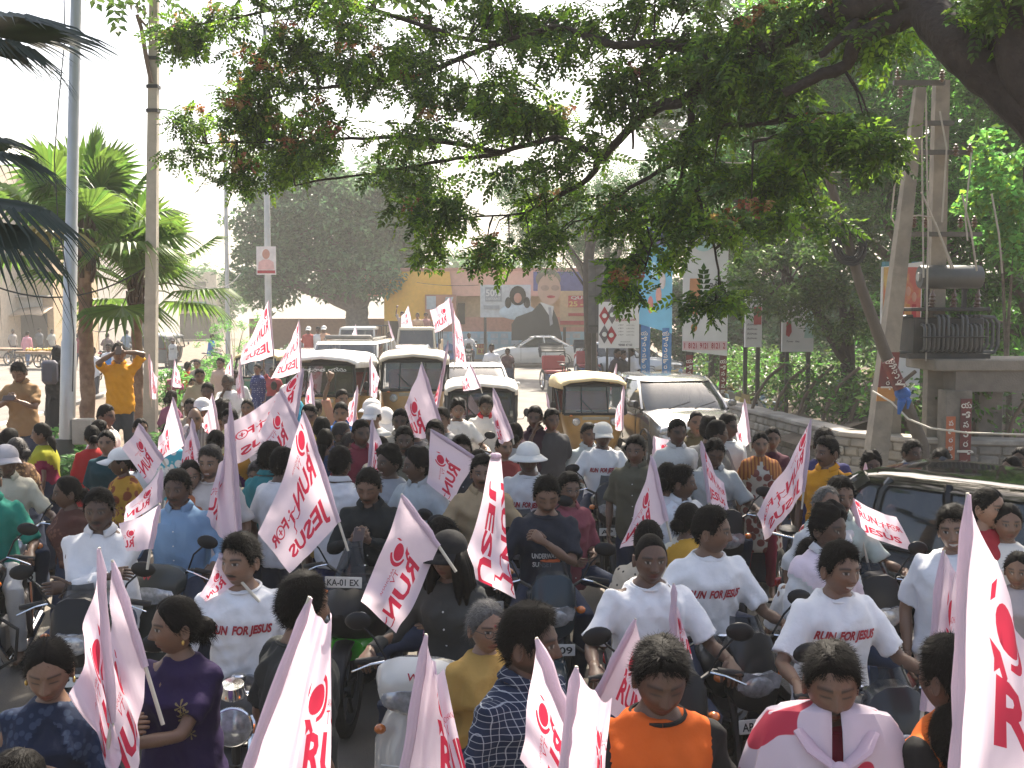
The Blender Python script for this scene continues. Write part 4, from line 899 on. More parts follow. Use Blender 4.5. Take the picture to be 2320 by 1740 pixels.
def mirror(parent, base, mid, head, sz=(.062, .018, .042), m=BLKP, tilt=(0, 0, 0)):
    g = MB(); g.tube([base, mid, head], .006, 6); g.ell(head, sz, 14, 8, Euler(tilt).to_matrix()); o = g.build('mirror', m, parent)
    g = MB(); g.ell(Vector(head) + Vector((0, sz[1] * .75, 0)), (sz[0] * .88, sz[1] * .35, sz[2] * .85), 14, 6, Euler(tilt).to_matrix()); g.build('mirror_glass', MIRR, o)
def number_plate(parent, c, txt, w=.26, h=.075, tilt=0):
    g = MB(); g.box(c, (w, .008, h), (tilt, 0, 0), .003); p = g.build('number_plate', PLATE, parent)
    u = Vector((0, -math.sin(tilt), math.cos(tilt))) if tilt else Vector((0, 0, 1))
    text_obj('lettering', txt, PRINT_K, p, Vector(c) + Vector((0, -.0065, 0)), (1, 0, 0), u, h * .6, w * .86, .02)
def indicator(parent, c, s=1):
    g = MB(); g.ell(c, (.03, .028, .024), 10, 7); g.build('indicator', AMBER, parent)
def two_wheeler(label, loc, rz, kind='commuter', col=(.02, .02, .022), plate='AP 16', name='motorcycle', group='motorcycles in the rally', steer=0.0):
    t = thing(name, label, 'motorcycle' if name == 'motorcycle' else 'scooter', loc, rz, group); pm = paint('%s_%.2f_%.2f_%.2f' % ((kind,) + tuple(col)), col); gm = pm
    if kind == 'sport': pm = BLKP
    sc = name == 'scooter'; r = .30 if not sc else .225; fa = (0, -.64 if not sc else -.60, r); ra = (0, .62 if not sc else .58, r)
    wheel(t, fa, r, .085 if not sc else .10, dark if kind != 'classic' else CHROME, 6 if kind != 'classic' else 28); wheel(t, ra, r, .10, dark if kind != 'classic' else CHROME, 6 if kind != 'classic' else 28)
    g = MB()
    for s in (-1, 1): g.tube([(s * .085, fa[1], r), (s * .085, fa[1] + .09, r + .33), (s * .085, -.41, .90)], [.022, .022, .019], 8)
    g.box((0, -.44, .80), (.2, .05, .04), bev=.01); g.build('fork', CHROME if kind == 'classic' else dark, t)
    g = MB(); g.sheet([[((x) * .062, fa[1] + (r + .03 + .012 * (1 - x * x)) * math.cos(a), r + (r + .03 + .012 * (1 - x * x)) * math.sin(a)) for x in (-1, -.6, 0, .6, 1)] for a in (R(18 + 160 * q / 14) for q in range(15))])
    mg = g.build('front_mudguard', pm, t); mg.modifiers.new('t', 'SOLIDIFY').thickness = .006
    g = MB(); g.tube([(-.37, -.31, 1.02), (-.22, -.33, 1.05), (-.1, -.37, .99), (.1, -.37, .99), (.22, -.33, 1.05), (.37, -.31, 1.02)], .011, 8); hb = g.build('handlebar', CHROME if kind == 'classic' else dark, t)
    for s in (-1, 1):
        g = MB(); g.tube([(s * .24, -.328, 1.047), (s * .37, -.31, 1.02)], .017, 10); g.build('grip', black, hb); g = MB(); g.tube([(s * .2, -.36, 1.05), (s * .26, -.40, 1.045), (s * .36, -.40, 1.0)], [.007, .006, .004], 6); g.build('lever', CHROME, hb)
    for s in (-1, 1): mirror(t, (s * .2, -.34, 1.05), (s * .25, -.37, 1.16), (s * .34, -.36, 1.24), (.07, .018, .045), tilt=(0, s * .15, 0))
    if not sc:
        g = MB(); n = 14
        def ring(y, w, z0, z1, p=.75): return [(w * np.sign(math.cos(a)) * abs(math.cos(a)) ** p, y, (z0 + z1) / 2 + (z1 - z0) / 2 * np.sign(math.sin(a)) * abs(math.sin(a)) ** p) for a in (2 * math.pi * k / n for k in range(n))]
        g.loft([ring(-.34, .07, .78, .90), ring(-.28, .13, .70, .97), ring(-.16, .155, .68, 1.0), (ring(0, .14, .70, .96)), ring(.12, .09, .72, .86), ring(.16, .05, .74, .82)]); tk = g.build('fuel_tank', pm, t)
        g = MB(); g.lathe([(.001, .0), (.032, .0), (.036, .012), (.028, .02), (.001, .02)], (0, -.16, .993), (0, .05, 1), 14); g.build('filler_cap', CHROME, tk)
        g = MB(); g.loft([ring(.06, .10, .74, .82), ring(.2, .135, .72, .83), ring(.45, .13, .74, .85), ring(.68, .11, .78, .87), ring(.76, .06, .80, .85)]); g.build('seat', SEATM, t)
        g = MB(); g.loft([ring(.1, .10, .50, .74), ring(.3, .13, .48, .74), ring(.55, .11, .6, .77), ring(.82, .06, .70, .80)]); g.build('side_panel', pm, t)
        g = MB(); g.box((0, -.05, .42), (.26, .30, .26), bev=.04); g.cyl((0, -.14, .5), (0, -.26, .68), .085, 14)
        for k in range(6): g.lathe([(.085, 0), (.11, 0), (.11, .008), (.085, .008)], Vector((0, -.15, .52)) + Vector((0, -.55, .83)) * (.03 * k), (0, -.55, .83), 14)
        g.build('engine', mat('alloy', (.22, .22, .22), .45, .8, var=.2), t)
        g = MB(); g.tube([(.08, -.24, .58), (.11, -.30, .42), (.13, -.1, .22), (.16, .2, .24), (.17, .75, .34)], [.02, .022, .024, .045, .05], 10); g.build('exhaust', CHROME, t)
        g = MB(); g.tube([(0, -.34, .86), (0, -.28, .5), (0, -.1, .24), (0, .2, .26)], .025, 8); g.tube([(0, -.3, .8), (0, .2, .7), (0, .8, .72)], .02, 8)
        for s in (-1, 1): g.tube([(s * .09, .2, .3), (s * .10, ra[1], r)], .02, 6); g.tube([(s * .12, .62, .33), (s * .12, .5, .72)], .022, 8); g.tube([(s * .1, .02, .3), (s * .26, .02, .3)], .013, 6)
        g.build('frame', dark, t)
        g = MB(); g.sheet([[(x * .07, ra[1] + (r + .05) * math.cos(a), r + (r + .05) * math.sin(a)) for x in (-1, 0, 1)] for a in (R(-10 + 130 * q / 8) for q in range(9))]); g.build('rear_mudguard', BLKP, t).modifiers.new('t', 'SOLIDIFY').thickness = .006
        g = MB(); g.box((0, .86, .74), (.16, .04, .07), bev=.012); g.build('tail_light', REDL, t)
        if kind == 'classic':
            g = MB(); g.lathe([(.03, .09), (.075, .07), (.092, .02), (.094, 0), (.088, -.006)], (0, -.47, .87), (0, 1, 0), 24); hl = g.build('headlight', CHROME, t)
            g = MB(); g.lathe([(.001, -.03), (.05, -.022), (.086, 0), (.086, .01)], (0, -.475, .87), (0, 1, 0), 24); g.build('lens', LAMP, hl)
            g = MB(); g.lathe([(.001, .06), (.05, .055), (.06, .02), (.06, 0)], (0, -.40, 1.0), (0, -.3, 1), 18); g.build('instrument', CHROME, t)
            g = MB()
            for s in (-1, 1): g.tube([(s * .07, -.33, .24), (s * .2, -.36, .34), (s * .22, -.36, .5), (s * .1, -.36, .62)], .012, 8)
            g.build('crash_guard', CHROME, t)
        elif kind == 'sport':
            g = MB(); g.loft([ring(-.80, .03, .80, .84, 1), ring(-.74, .12, .70, .90, .9), ring(-.62, .18, .62, .97, .85), ring(-.45, .20, .52, .98, .85), ring(-.3, .19, .46, .80, .85)]); fr = g.build('fairing', BLKP, t)
            g = MB(); g.loft([ring(-.66, .12, .50, .64, .8), ring(-.5, .17, .44, .66, .8), ring(-.36, .185, .42, .64, .8), ring(-.3, .16, .44, .6, .8)]); g.build('lower_fairing', gm, fr)
            for s in (-1, 1): g = MB(); g.ell((s * .085, -.735, .80), (.075, .03, .036), 14, 8, (0, s * -.35, s * .35)); g.build('headlight', LAMP, t)
            g = MB(); g.sheet([[(x * (.13 - .02 * k), -.66 + .05 * k + .06 * x * x, .93 + .075 * k) for x in (-1, -.6, 0, .6, 1)] for k in range(5)]); g.build('windscreen', glass('smoked_screen', (.008, .009, .010), .88, .12), t)
        else:
            g = MB(); g.loft([ring(-.60, .07, .78, .86, .8), ring(-.585, .125, .74, 1.0, .7), ring(-.52, .145, .74, 1.12, .7), ring(-.44, .13, .76, 1.13, .7), ring(-.40, .1, .8, 1.08, .7)]); fr = g.build('headlight_cowl', pm if kind != 'naked' else BLKP, t)
            g = MB(); g.prism([(-.11, .86), (.11, .86), (.125, .92), (.08, .945), (0, .93), (-.08, .945), (-.125, .92)], -.618, -.57); g.ell((0, -.60, .875), (.10, .03, .065), 16, 8); g.build('headlight', LAMP, t)
            g = MB(); g.sheet([[(x * (.125 - .012 * k), -.585 + .028 * k + .05 * x * x, .985 + .05 * k) for x in (-1, -.6, 0, .6, 1)] for k in range(5)]); g.build('visor', glass('smoked_screen', (.008, .009, .010), .88, .12), t)
            g = MB()
            for s in (-1, 1): g.tube([(s * .07, -.33, .24), (s * .24, -.38, .34), (s * .26, -.38, .55), (s * .1, -.36, .66)], .012, 8)
            g.build('crash_guard', dark, t)
        number_plate(t, (0, -.655, .69) if kind != 'sport' else (0, -.70, 1.02), plate, .24, .07, -.12)
    else:
        g = MB()
        def fr_(z, w, y, d): return [(w * math.cos(a), y - d * max(0, math.sin(a)) + .10 * max(0, -math.sin(a)) * 0 - .0, z) for a in (math.pi * k / 12 for k in range(13))]
        rows = [fr_(z, w, y, d) for z, w, y, d in ((.26, .10, -.42, .10), (.40, .19, -.46, .14), (.55, .23, -.44, .15), (.70, .235, -.40, .14), (.82, .19, -.37, .13), (.90, .12, -.36, .12))]
        g.sheet(rows); ap = g.build('front_apron', pm, t); ap.modifiers.new('t', 'SOLIDIFY').thickness = .03
        g = MB(); n = 16
        def ring(y, w, z0, z1, p=.8): return [(w * np.sign(math.cos(a)) * abs(math.cos(a)) ** p, y, (z0 + z1) / 2 + (z1 - z0) / 2 * np.sign(math.sin(a)) * abs(math.sin(a)) ** p) for a in (2 * math.pi * k / n for k in range(n))]
        g.loft([ring(-.54, .10, .92, 1.0), ring(-.51, .185, .87, 1.06), ring(-.43, .225, .88, 1.11), ring(-.34, .20, .94, 1.09), ring(-.28, .14, .98, 1.07)]); hc = g.build('handlebar_cowl', pm, t)
        g = MB(); g.loft([ring(-.553, .06, .90, .95), ring(-.545, .125, .87, .98), ring(-.52, .165, .86, .99), ring(-.48, .18, .87, .985)]); g.build('headlight', LAMP, t)
        text_obj('emblem', 'W', PRINT_RED, t, (0, -.535, 1.045), (1, 0, 0), (0, .5, .85), .035, .06, .02)
        g = MB(); g.box((0, -.12, .30), (.40, .42, .05), bev=.02); g.build('floorboard', BLKP, t)
        g = MB(); g.loft([ring(.08, .12, .30, .70), ring(.2, .19, .32, .74), ring(.5, .21, .38, .76), ring(.8, .15, .52, .76), ring(.9, .06, .6, .7)]); g.build('rear_body', pm, t)
        g = MB(); g.loft([ring(.04, .10, .70, .78), ring(.15, .16, .71, .81), ring(.45, .17, .74, .83), ring(.75, .12, .77, .85), ring(.84, .06, .79, .83)]); g.build('seat', SEATM, t)
        g = MB(); g.tube([(0, .3, .28), (.16, .4, .28), (.18, .75, .34)], [.03, .05, .045], 10); g.build('exhaust', dark, t)
        number_plate(t, (0, -.615, .62), plate, .26, .07, .15)
    for s in (-1, 1): indicator(t, (s * .17, -.52, .90 if not sc else .78))
    return t
def rrect(w, y0, y1, z, rad=.25, n=6):
    pts = []; yc0, yc1 = y0 + rad, y1 - rad
    for cx, cy, a0 in ((w - rad, yc1, 0), (-w + rad, yc1, 90), (-w + rad, yc0, 180), (w - rad, yc0, 270)):
        for k in range(n + 1):
            a = R(a0 + 90 * k / n); pts.append((cx + rad * math.cos(a), cy + rad * math.sin(a), z))
    return pts
def car(label, loc, rz, col, L=3.9, W=1.7, Hh=1.5, sedan=False, name='car', plate='TS 08', group='cars in the street', metal=.0, box=False):
    t = thing(name, label, 'car' if name == 'car' else 'van', loc, rz, group); pm = paint('car_%.2f_%.2f_%.2f' % tuple(col), col, .12, metal) if sum(col) > .1 else mat('paint_car_black', (.006, .006, .006), .07, 0, var=.06, coat=.0, spec=.4); hw = W / 2; y0 = -L / 2; bz = Hh * .64
    def ring(f, wf, zb, zt, cr):
        w = hw * wf; y = y0 + L * f
        half = [(w * .90, zb), (w * .985, zb + .10), (w, (zb + zt) * .5), (w * .985, zt - .10), (w * .93, zt - .03), (w * .6, zt + cr * .6), (w * .2, zt + cr)]
        return [(x, y, z) for x, z in half] + [(-x, y, z) for x, z in half[::-1]]
    if sedan: st = [(0, .66, .36, .56, .01), (.015, .82, .27, .66, .02), (.06, .93, .22, .76, .03), (.16, .985, .2, bz - .06, .035), (.29, 1, .2, bz, .03), (.5, 1, .2, bz + .02, 0), (.8, 1, .2, bz + .05, .02), (.93, .97, .24, bz + .06, .03), (.985, .9, .3, bz, .02), (1, .82, .4, bz - .1, 0)]
    elif box: st = [(0, .8, .4, .8, .01), (.02, .93, .3, bz - .05, .02), (.08, 1, .25, bz, .03), (.5, 1, .25, bz, 0), (.98, 1, .28, bz, 0), (1, .95, .35, bz - .05, 0)]
    else: st = [(0, .66, .36, .58, .01), (.015, .82, .27, .68, .02), (.06, .93, .22, .80, .035), (.15, .985, .2, bz - .05, .04), (.27, 1, .2, bz, .03), (.5, 1, .2, bz + .03, 0), (.9, 1, .22, bz + .08, .0), (.975, .95, .28, bz + .05, 0), (1, .86, .4, bz - .1, 0)]
    g = MB(); g.loft([ring(*s) for s in st]); bd = g.build('body', pm, t)
    if sedan: cab = [(bz - .05, .26, .95, .90), (bz + .12, .31, .86, .87), (Hh - .12, .42, .74, .76), (Hh - .03, .46, .70, .70)]
    elif box: cab = [(bz - .05, .06, .985, .93), (bz + .2, .09, .98, .92), (Hh - .12, .16, .97, .88), (Hh - .03, .19, .96, .85)]
    else: cab = [(bz - .05, .24, .985, .92), (bz + .12, .285, .975, .89), (Hh - .12, .40, .93, .79), (Hh - .03, .44, .90, .73)]
    def cr(z, f0, f1, wf, gr=0.0): return rrect(hw * wf + gr, y0 + L * f0 - gr, y0 + L * f1 + gr, z, .22 if not box else .12)
    g = MB(); g.loft([cr(*c) for c in cab]); g.build('glasshouse', DKGL, t)
    a = cab[-2]; b = cab[-1]
    g = MB(); g.loft([cr(a[0] + .05, a[1] + .012, a[2] - .012, a[3], .006), cr(b[0], b[1], b[2], b[3], .008), cr(b[0] + .035, b[1] + .03, b[2] - .03, b[3] - .08, 0), cr(b[0] + .05, b[1] + .1, b[2] - .1, b[3] - .3, 0)]); g.build('roof', pm, t)
    # pillars follow the glasshouse
    def pil(f_of, w=.035, xs=1):
        pts = []
        for z, f0, f1, wf in cab: pts.append((xs * (hw * wf + .004), y0 + L * f_of(f0, f1), z))
        g = MB(); g.tube(pts, w, 6); return g.build('pillar', pm, t)
    for xs in (-1, 1):
        pil(lambda a, b: a + .045, .04, xs); pil(lambda a, b: a * .48 + b * .52, .035, xs); pil(lambda a, b: b - .05, .055, xs)
        if not sedan: pil(lambda a, b: a * .22 + b * .78, .03, xs)
        g = MB(); g.tube([(xs * (hw * cab[0][3] + .006), y0 + L * (cab[0][1] + .03), bz + .0), (xs * (hw * cab[0][3] + .006), y0 + L * (cab[0][2] - .05), bz + .05)], .018, 6); g.build('window_sill', BLKP, t)
        g = MB(); g.box((xs * (hw + .075), y0 + L * (cab[0][1] + .075), bz + .09), (.17, .07, .12), (0, 0, xs * .2), .03); g.build('mirror', pm, t)
        g = MB(); g.ell((xs * hw * .70, y0 + L * .045, .70 * (bz / .96)), (.21, .10, .085), 16, 8, (0, xs * .22, xs * -.55)); hl = g.build('headlight', LAMP, t)
        g = MB(); g.ell((xs * hw * .80, y0 + L * .985, bz - .03), (.09, .06, .12), 12, 8); g.build('tail_light', REDL, t)
        for f in (.34, .60):
            yy = y0 + L * f; g = MB(); g.box((xs * (hw + .006), yy + L * .20, bz - .12), (.02, .16, .03), bev=.008); g.build('door_handle', CHROME if sedan else pm, t)
            g = MB(); g.tube([(xs * (hw + .001), yy, .30), (xs * (hw + .002), yy, bz - .12), (xs * (hw * .985 + .001), yy, bz - .02)], .006, 4); g.build('door_seam', BLKP, t)
        for f in (.19, .80):
            wheel(t, (xs * (hw - .10), y0 + L * f, .30), .30, .19, CHROME, 8)
            g = MB(); g.sheet([[(xs * (hw + dx), y0 + L * f + rr_ * math.cos(a), .30 + rr_ * math.sin(a)) for dx, rr_ in ((-.04, .37), (.008, .36), (.008, .335), (-.1, .325))] for a in (R(-8 + 196 * q / 14) for q in range(15))]); g.build('wheel_arch', BLKP, t)
    g = MB(); g.box((0, y0 + .012, .62), (W * .5, .05, .10), bev=.02); g.build('grille', BLKP, t)
    g = MB(); g.box((0, y0 + .02, .36), (W * .62, .06, .12), bev=.03); g.build('air_intake', BLKP, t)
    number_plate(t, (0, y0 - .03, .47), plate, .42, .1)
    for xs in (-.35, .12):
        z0, f0 = cab[0][0] + .05, cab[0][1]; g = MB(); g.tube([(xs, y0 + L * f0 + .0, z0 + .02), (xs + .42, y0 + L * f0 + .10, z0 + .13)], .008, 5); g.build('wiper', BLKP, t)
    return t
def auto(label, loc, rz, col=(.55, .30, .06), top=(.62, .56, .42), s=.93, group='auto-rickshaws in the jam', hood=None, glasscol=None, name='auto_rickshaw', banner=None):
    t = thing(name, label, 'auto rickshaw', loc, rz, group, s); pm = mat('auto_%.2f_%.2f_%.2f' % tuple(col), col, .42, 0, var=.15, vscale=4, coat=.3, col2=tuple(x * .75 for x in col)); hm = mat('hood_%.2f_%.2f_%.2f' % tuple(top), top, .7, bump=.2, bscale=12)
    g = MB(); n = 18
    def nose(z, w, yf, yb): return [(w * math.cos(math.pi * k / n), yb - (yb - yf) * math.sin(math.pi * k / n) ** .6, z) for k in range(n + 1)]
    g.loft([nose(.22, .30, -1.02, -.62), nose(.34, .42, -1.10, -.60), nose(.55, .52, -1.14, -.58), nose(.78, .57, -1.12, -.58), nose(.95, .60, -1.04, -.60), nose(1.0, .60, -1.0, -.62)]); fb = g.build('front_body', pm, t)
    g = MB(); g.sheet([[(x * .10, -1.0 + .27 * math.cos(a), .22 + .27 * math.sin(a)) for x in (-1, 0, 1)] for a in (R(15 + 150 * q / 10) for q in range(11))]); g.build('front_mudguard', BLKP, t).modifiers.new('t', 'SOLIDIFY').thickness = .01
    for c in ((0, -1.0, .22), (-.55, .78, .22), (.55, .78, .22)): wheel(t, c, .22, .11, dark, 5)
    g = MB(); q = [(-.585, -1.0, 1.0), (.585, -1.0, 1.0), (.55, -.82, 1.52), (-.55, -.82, 1.52)]; g.add(q, [(0, 1, 2, 3)]); g.build('windscreen', CLGL if glasscol is None else glass('auto_glass_dark', (.03, .035, .035), .8), t)
    g = MB(); g.tube([q[0], q[3]], .03, 8); g.tube([q[1], q[2]], .03, 8); g.tube([q[3], q[2]], .03, 8); g.tube([q[0], q[1]], .025, 8); g.tube([(-.25, -1.0, 1.0), (-.235, -.825, 1.52)], .012, 6); g.tube([(.25, -1.0, 1.0), (.235, -.825, 1.52)], .012, 6); g.build('windscreen_frame', BLKP, t)
    g = MB(); g.tube([(0, -1.01, 1.0), (-.28, -.93, 1.30)], .009, 5); g.build('wiper', BLKP, t)
    def arch(y, hw, z0, z1): return [(-hw, y, z0), (-hw * 1.0, y, z0 + (z1 - z0) * .5), (-hw * .93, y, z1 - .06), (-hw * .75, y, z1 - .015), (0, y, z1 + .03), (hw * .75, y, z1 - .015), (hw * .93, y, z1 - .06), (hw, y, z0 + (z1 - z0) * .5), (hw, y, z0)]
    g = MB(); g.sheet([arch(-.90, .60, 1.46, 1.60), arch(-.80, .63, 1.46, 1.66), arch(-.3, .66, 1.44, 1.70), arch(.3, .67, 1.42, 1.71), arch(.85, .67, 1.40, 1.68), arch(1.18, .64, 1.38, 1.58)]); hd = g.build('canopy', hm, t); hd.modifiers.new('t', 'SOLIDIFY').thickness = .02
    g = MB(); g.sheet([[(x, 1.19 + .02 * k, 1.55 - .14 * k) for x in np.linspace(-.64, .64, 6)] for k in range(5)]); 
    for xs in (-1, 1): g.sheet([[(xs * (.665 + .004 * k), y, 1.44 - .12 * k) for y in np.linspace(.25, 1.18, 5)] for k in range(5)])
    g.build('rear_curtain', mat('canvas_dark', (.05, .05, .045), .8), t)
    g = MB(); g.loft([rrect(.62, .05, 1.22, .26, .12), rrect(.66, .02, 1.26, .5, .12), rrect(.66, .02, 1.26, .92, .12)]); g.build('rear_body', pm, t)
    g = MB(); g.box((0, -.3, .26), (1.16, .8, .05), bev=.01); g.build('floor_pan', BLKP, t)
    g = MB(); g.box((0, .5, .78), (1.1, .5, .16), bev=.05); g.box((0, .80, 1.05), (1.1, .12, .5), bev=.05); g.build('passenger_seat', mat('red_vinyl', (.22, .02, .02), .5), t)
    g = MB(); g.box((0, -.28, .62), (.6, .32, .14), bev=.05); g.build('driver_seat', SEATM, t)
    g = MB(); g.tube([(-.3, -.58, 1.02), (0, -.66, 1.02), (.3, -.58, 1.02)], .016, 8); g.build('handlebar', dark, t)
    for xs in (-1, 1):
        g = MB(); g.tube([(xs * .60, -.6, .98), (xs * .62, .0, 1.46)], .02, 6); g.tube([(xs * .64, .02, .92), (xs * .655, .02, 1.44)], .02, 6); g.build('side_bar', dark, t)
        g = MB(); g.lathe([(.001, -.035), (.06, -.028), (.075, 0), (.078, .03), (.04, .05)], (xs * .36, -1.075, .86), (xs * -.25, 1, 0), 18); hl = g.build('headlight', LAMP, t)
        g = MB(); g.ell((xs * .45, -1.02, .97), (.035, .02, .02), 10, 6); g.build('indicator', AMBER, t)
        mirror(t, (xs * .58, -.98, 1.05), (xs * .72, -1.0, 1.06), (xs * .78, -1.0, 1.17), (.055, .02, .075))
    g = MB(); g.lathe([(.001, -.02), (.045, -.012), (.05, .01)], (0, -1.135, .80), (0, 1, 0), 16); g.build('badge', CHROME, t)
    g = MB(); g.box((0, -1.145, .93), (.5, .012, .06), (.3, 0, 0), .004); g.build('name_strip', mat('strip', (.3, .28, .22), .5), t)
    number_plate(t, (0, -1.165, .62), 'AP 28 TC', .3, .08)
    if banner: text_obj('lettering', banner, PRINT_W, t, (0, -.86, 1.43), (1, 0, 0), (0, .33, .94), .07, .85, .01, off=.02)
    return t
def spoked(parent, c, r, n=28, w=.03):
    return wheel(parent, c, r, w, CHROME, n, 'wheel', 28)
def bicycle(label, loc, rz, group=None):
    t = thing('bicycle', label, 'bicycle', loc, rz, group)
    for y in (-.52, .52): spoked(t, (0, y, .34), .34)
    g = MB(); A, B, C, D = (0, -.42, .86), (0, -.05, .30), (0, .14, .84), (0, .52, .34)
    for a, b in (((0, -.40, .80), B), ((0, -.42, .82), (0, .12, .80)), (B, C), (B, D), (C, D)): g.tube([a, b], .014, 7)
    for s in (-1, 1): g.tube([(s * .05, -.52, .34), (s * .04, -.43, .72), (0, -.41, .86)], .01, 6)
    g.build('frame', dark, t); g = MB(); g.tube([(-.27, -.26, .98), (-.2, -.4, 1.0), (0, -.43, .96), (.2, -.4, 1.0), (.27, -.26, .98)], .011, 8); g.tube([(0, -.43, .96), (0, -.42, .84)], .012, 6); g.build('handlebar', CHROME, t)
    g = MB(); g.ell((0, .17, .92), (.085, .14, .035), 14, 7); g.build('saddle', SEATM, t)
    g = MB(); g.sheet([[(x * .03, -.52 + .375 * math.cos(a), .34 + .375 * math.sin(a)) for x in (-1, 0, 1)] for a in (R(20 + 150 * q / 10) for q in range(11))]); g.build('mudguard', dark, t)
    g = MB(); g.tube([(-.12, -.05, .30), (.12, -.05, .30)], .01, 6)
    for s in (-1, 1): g.box((s * .16, -.05 + s * .1, .30 - s * .1), (.09, .08, .02))
    g.build('pedal', BLKP, t); return t
def cycle_rickshaw(label, loc, rz):
    t = thing('cycle_rickshaw', label, 'cycle rickshaw', loc, rz, 'cycle rickshaws at the junction')
    for x, y, r in ((-.48, .45, .36), (.48, .45, .36), (0, -1.0, .34)): spoked(t, (x, y, r), r, 20)
    rm = mat('rickshaw_red', (.3, .03, .03), .5, bump=.2); bm_ = mat('rickshaw_blue', (.03, .06, .14), .5)
    g = MB(); g.box((0, .45, .62), (.80, .60, .12), bev=.04); g.build('seat', rm, t); g = MB(); g.box((0, .76, .92), (.82, .10, .5), (-.15, 0, 0), .04); g.build('backrest', rm, t)
    g = MB(); g.box((0, .35, .45), (.76, .75, .22), bev=.03); g.build('body', bm_, t); g = MB()
    for k in range(6): g.tube([(-.45, .85 + .03 * k, 1.1 + .05 * k), (-.40, .86 + .05 * k, 1.30 + .05 * k), (.40, .86 + .05 * k, 1.30 + .05 * k), (.45, .85 + .03 * k, 1.1 + .05 * k)], .035, 6)
    g.build('folded_hood', mat('hood_black', (.03, .03, .03), .6), t)
    g = MB(); g.tube([(0, -1.0, .34), (0, -.85, .95), (0, -.35, .5), (0, .3, .38)], .02, 7); g.tube([(0, -.85, .9), (0, -.3, .85), (0, -.35, .5)], .018, 7); g.tube([(-.28, -.65, 1.02), (0, -.88, 1.0), (.28, -.65, 1.02)], .013, 7); g.build('frame', dark, t)
    g = MB(); g.ell((0, -.28, .9), (.1, .14, .04), 12, 7); g.build('saddle', SEATM, t); return t
def push_cart(label, loc, rz):
    t = thing('push_cart', label, 'cart', loc, rz)
    for x in (-.6, .6):
        for y in (-.75, .75): spoked(t, (x, y, .32), .32, 16)
    wm = mat('cart_wood', (.2, .13, .08), .8, bump=.4)
    for k in range(9): g = MB(); g.box((-.56 + .14 * k, 0, .80), (.132, 2.0, .03), bev=.004); g.build('plank', wm, t)
    g = MB()
    for x in (-.55, .55):
        g.box((x, 0, .74), (.06, 2.0, .09))
        for y in (-.75, .75): g.box((x, y, .5), (.05, .05, .42))
    for y in (-.75, .75): g.cyl((-.6, y, .32), (.6, y, .32), .02, 8)
    g.build('frame', wm, t); return t
def truck(label, loc, rz, col, W=1.7, L=4.2, Hh=2.0, cargo=True):
    t = thing('mini_truck', label, 'truck', loc, rz, 'small trucks at the far end'); pm = paint('truck_%.2f_%.2f_%.2f' % tuple(col), col, .4); hw = W / 2
    g = MB(); g.loft([rrect(hw, 0, 1.5, .45, .12), rrect(hw, -.06, 1.5, .95, .14), rrect(hw * .97, .0, 1.5, 1.1, .14)]); g.build('cab', pm, t)
    g = MB(); g.loft([rrect(hw * .95, .05, 1.46, 1.08, .14), rrect(hw * .86, .38, 1.40, Hh - .12, .12)]); g.build('windscreen', DKGL, t)
    g = MB(); g.loft([rrect(hw * .88, .34, 1.46, Hh - .14, .12), rrect(hw * .88, .36, 1.46, Hh - .04, .12), rrect(hw * .7, .5, 1.4, Hh, .12)]); g.build('roof', pm, t)
    for xs in (-1, 1):
        g = MB(); g.tube([(xs * hw * .93, .06, 1.08), (xs * hw * .85, .37, Hh - .1)], .045, 6); g.build('pillar', pm, t)
        g = MB(); g.ell((xs * hw * .7, -.05, .78), (.14, .05, .1), 14, 8); g.build('headlight', LAMP, t); mirror(t, (xs * hw, .15, 1.2), (xs * (hw + .12), .1, 1.25), (xs * (hw + .14), .1, 1.4), (.07, .03, .11))
        for y in (.45, 3.1): wheel(t, (xs * (hw - .12), y, .32), .32, .2, CHROME, 8)
    if cargo:
        wm = mat('truck_bed', (.16, .1, .06), .7, col2=(.25, .2, .12)); g = MB(); g.box((0, 2.85, .85), (W * 1.04, 2.6, .12)); g.build('bed', wm, t)
        for xs in (-1, 1): g = MB(); g.box((xs * hw * 1.02, 2.85, 1.15), (.05, 2.6, .5)); g.build('side_board', wm, t)
        g = MB()
        for xs in (-1, 1):
            for y in (1.6, 2.8, 4.1): g.tube([(xs * hw, y, .9), (xs * hw, y, 2.0)], .022, 6)
        for y in (1.6, 2.8, 4.1): g.tube([(-hw, y, 2.0), (hw, y, 2.0)], .022, 6)
        g.build('rail_frame', dark, t)
    g = MB(); g.box((0, -.07, .62), (W * .6, .04, .12), bev=.01); g.build('grille', BLKP, t); number_plate(t, (0, -.10, .48), 'TS 07 UA', .4, .1); return t
# ================================================================== street furniture, hoardings, buildings
def up_at(p, q): return Vector(p), Vector(q)
redp = mat('painted_red', (.16, .03, .025), .7, col2=(.1, .03, .03)); orp = mat('painted_orange', (.45, .2, .05), .7); bluep = mat('painted_blue', (.03, .14, .35), .6, col2=(.05, .18, .38))
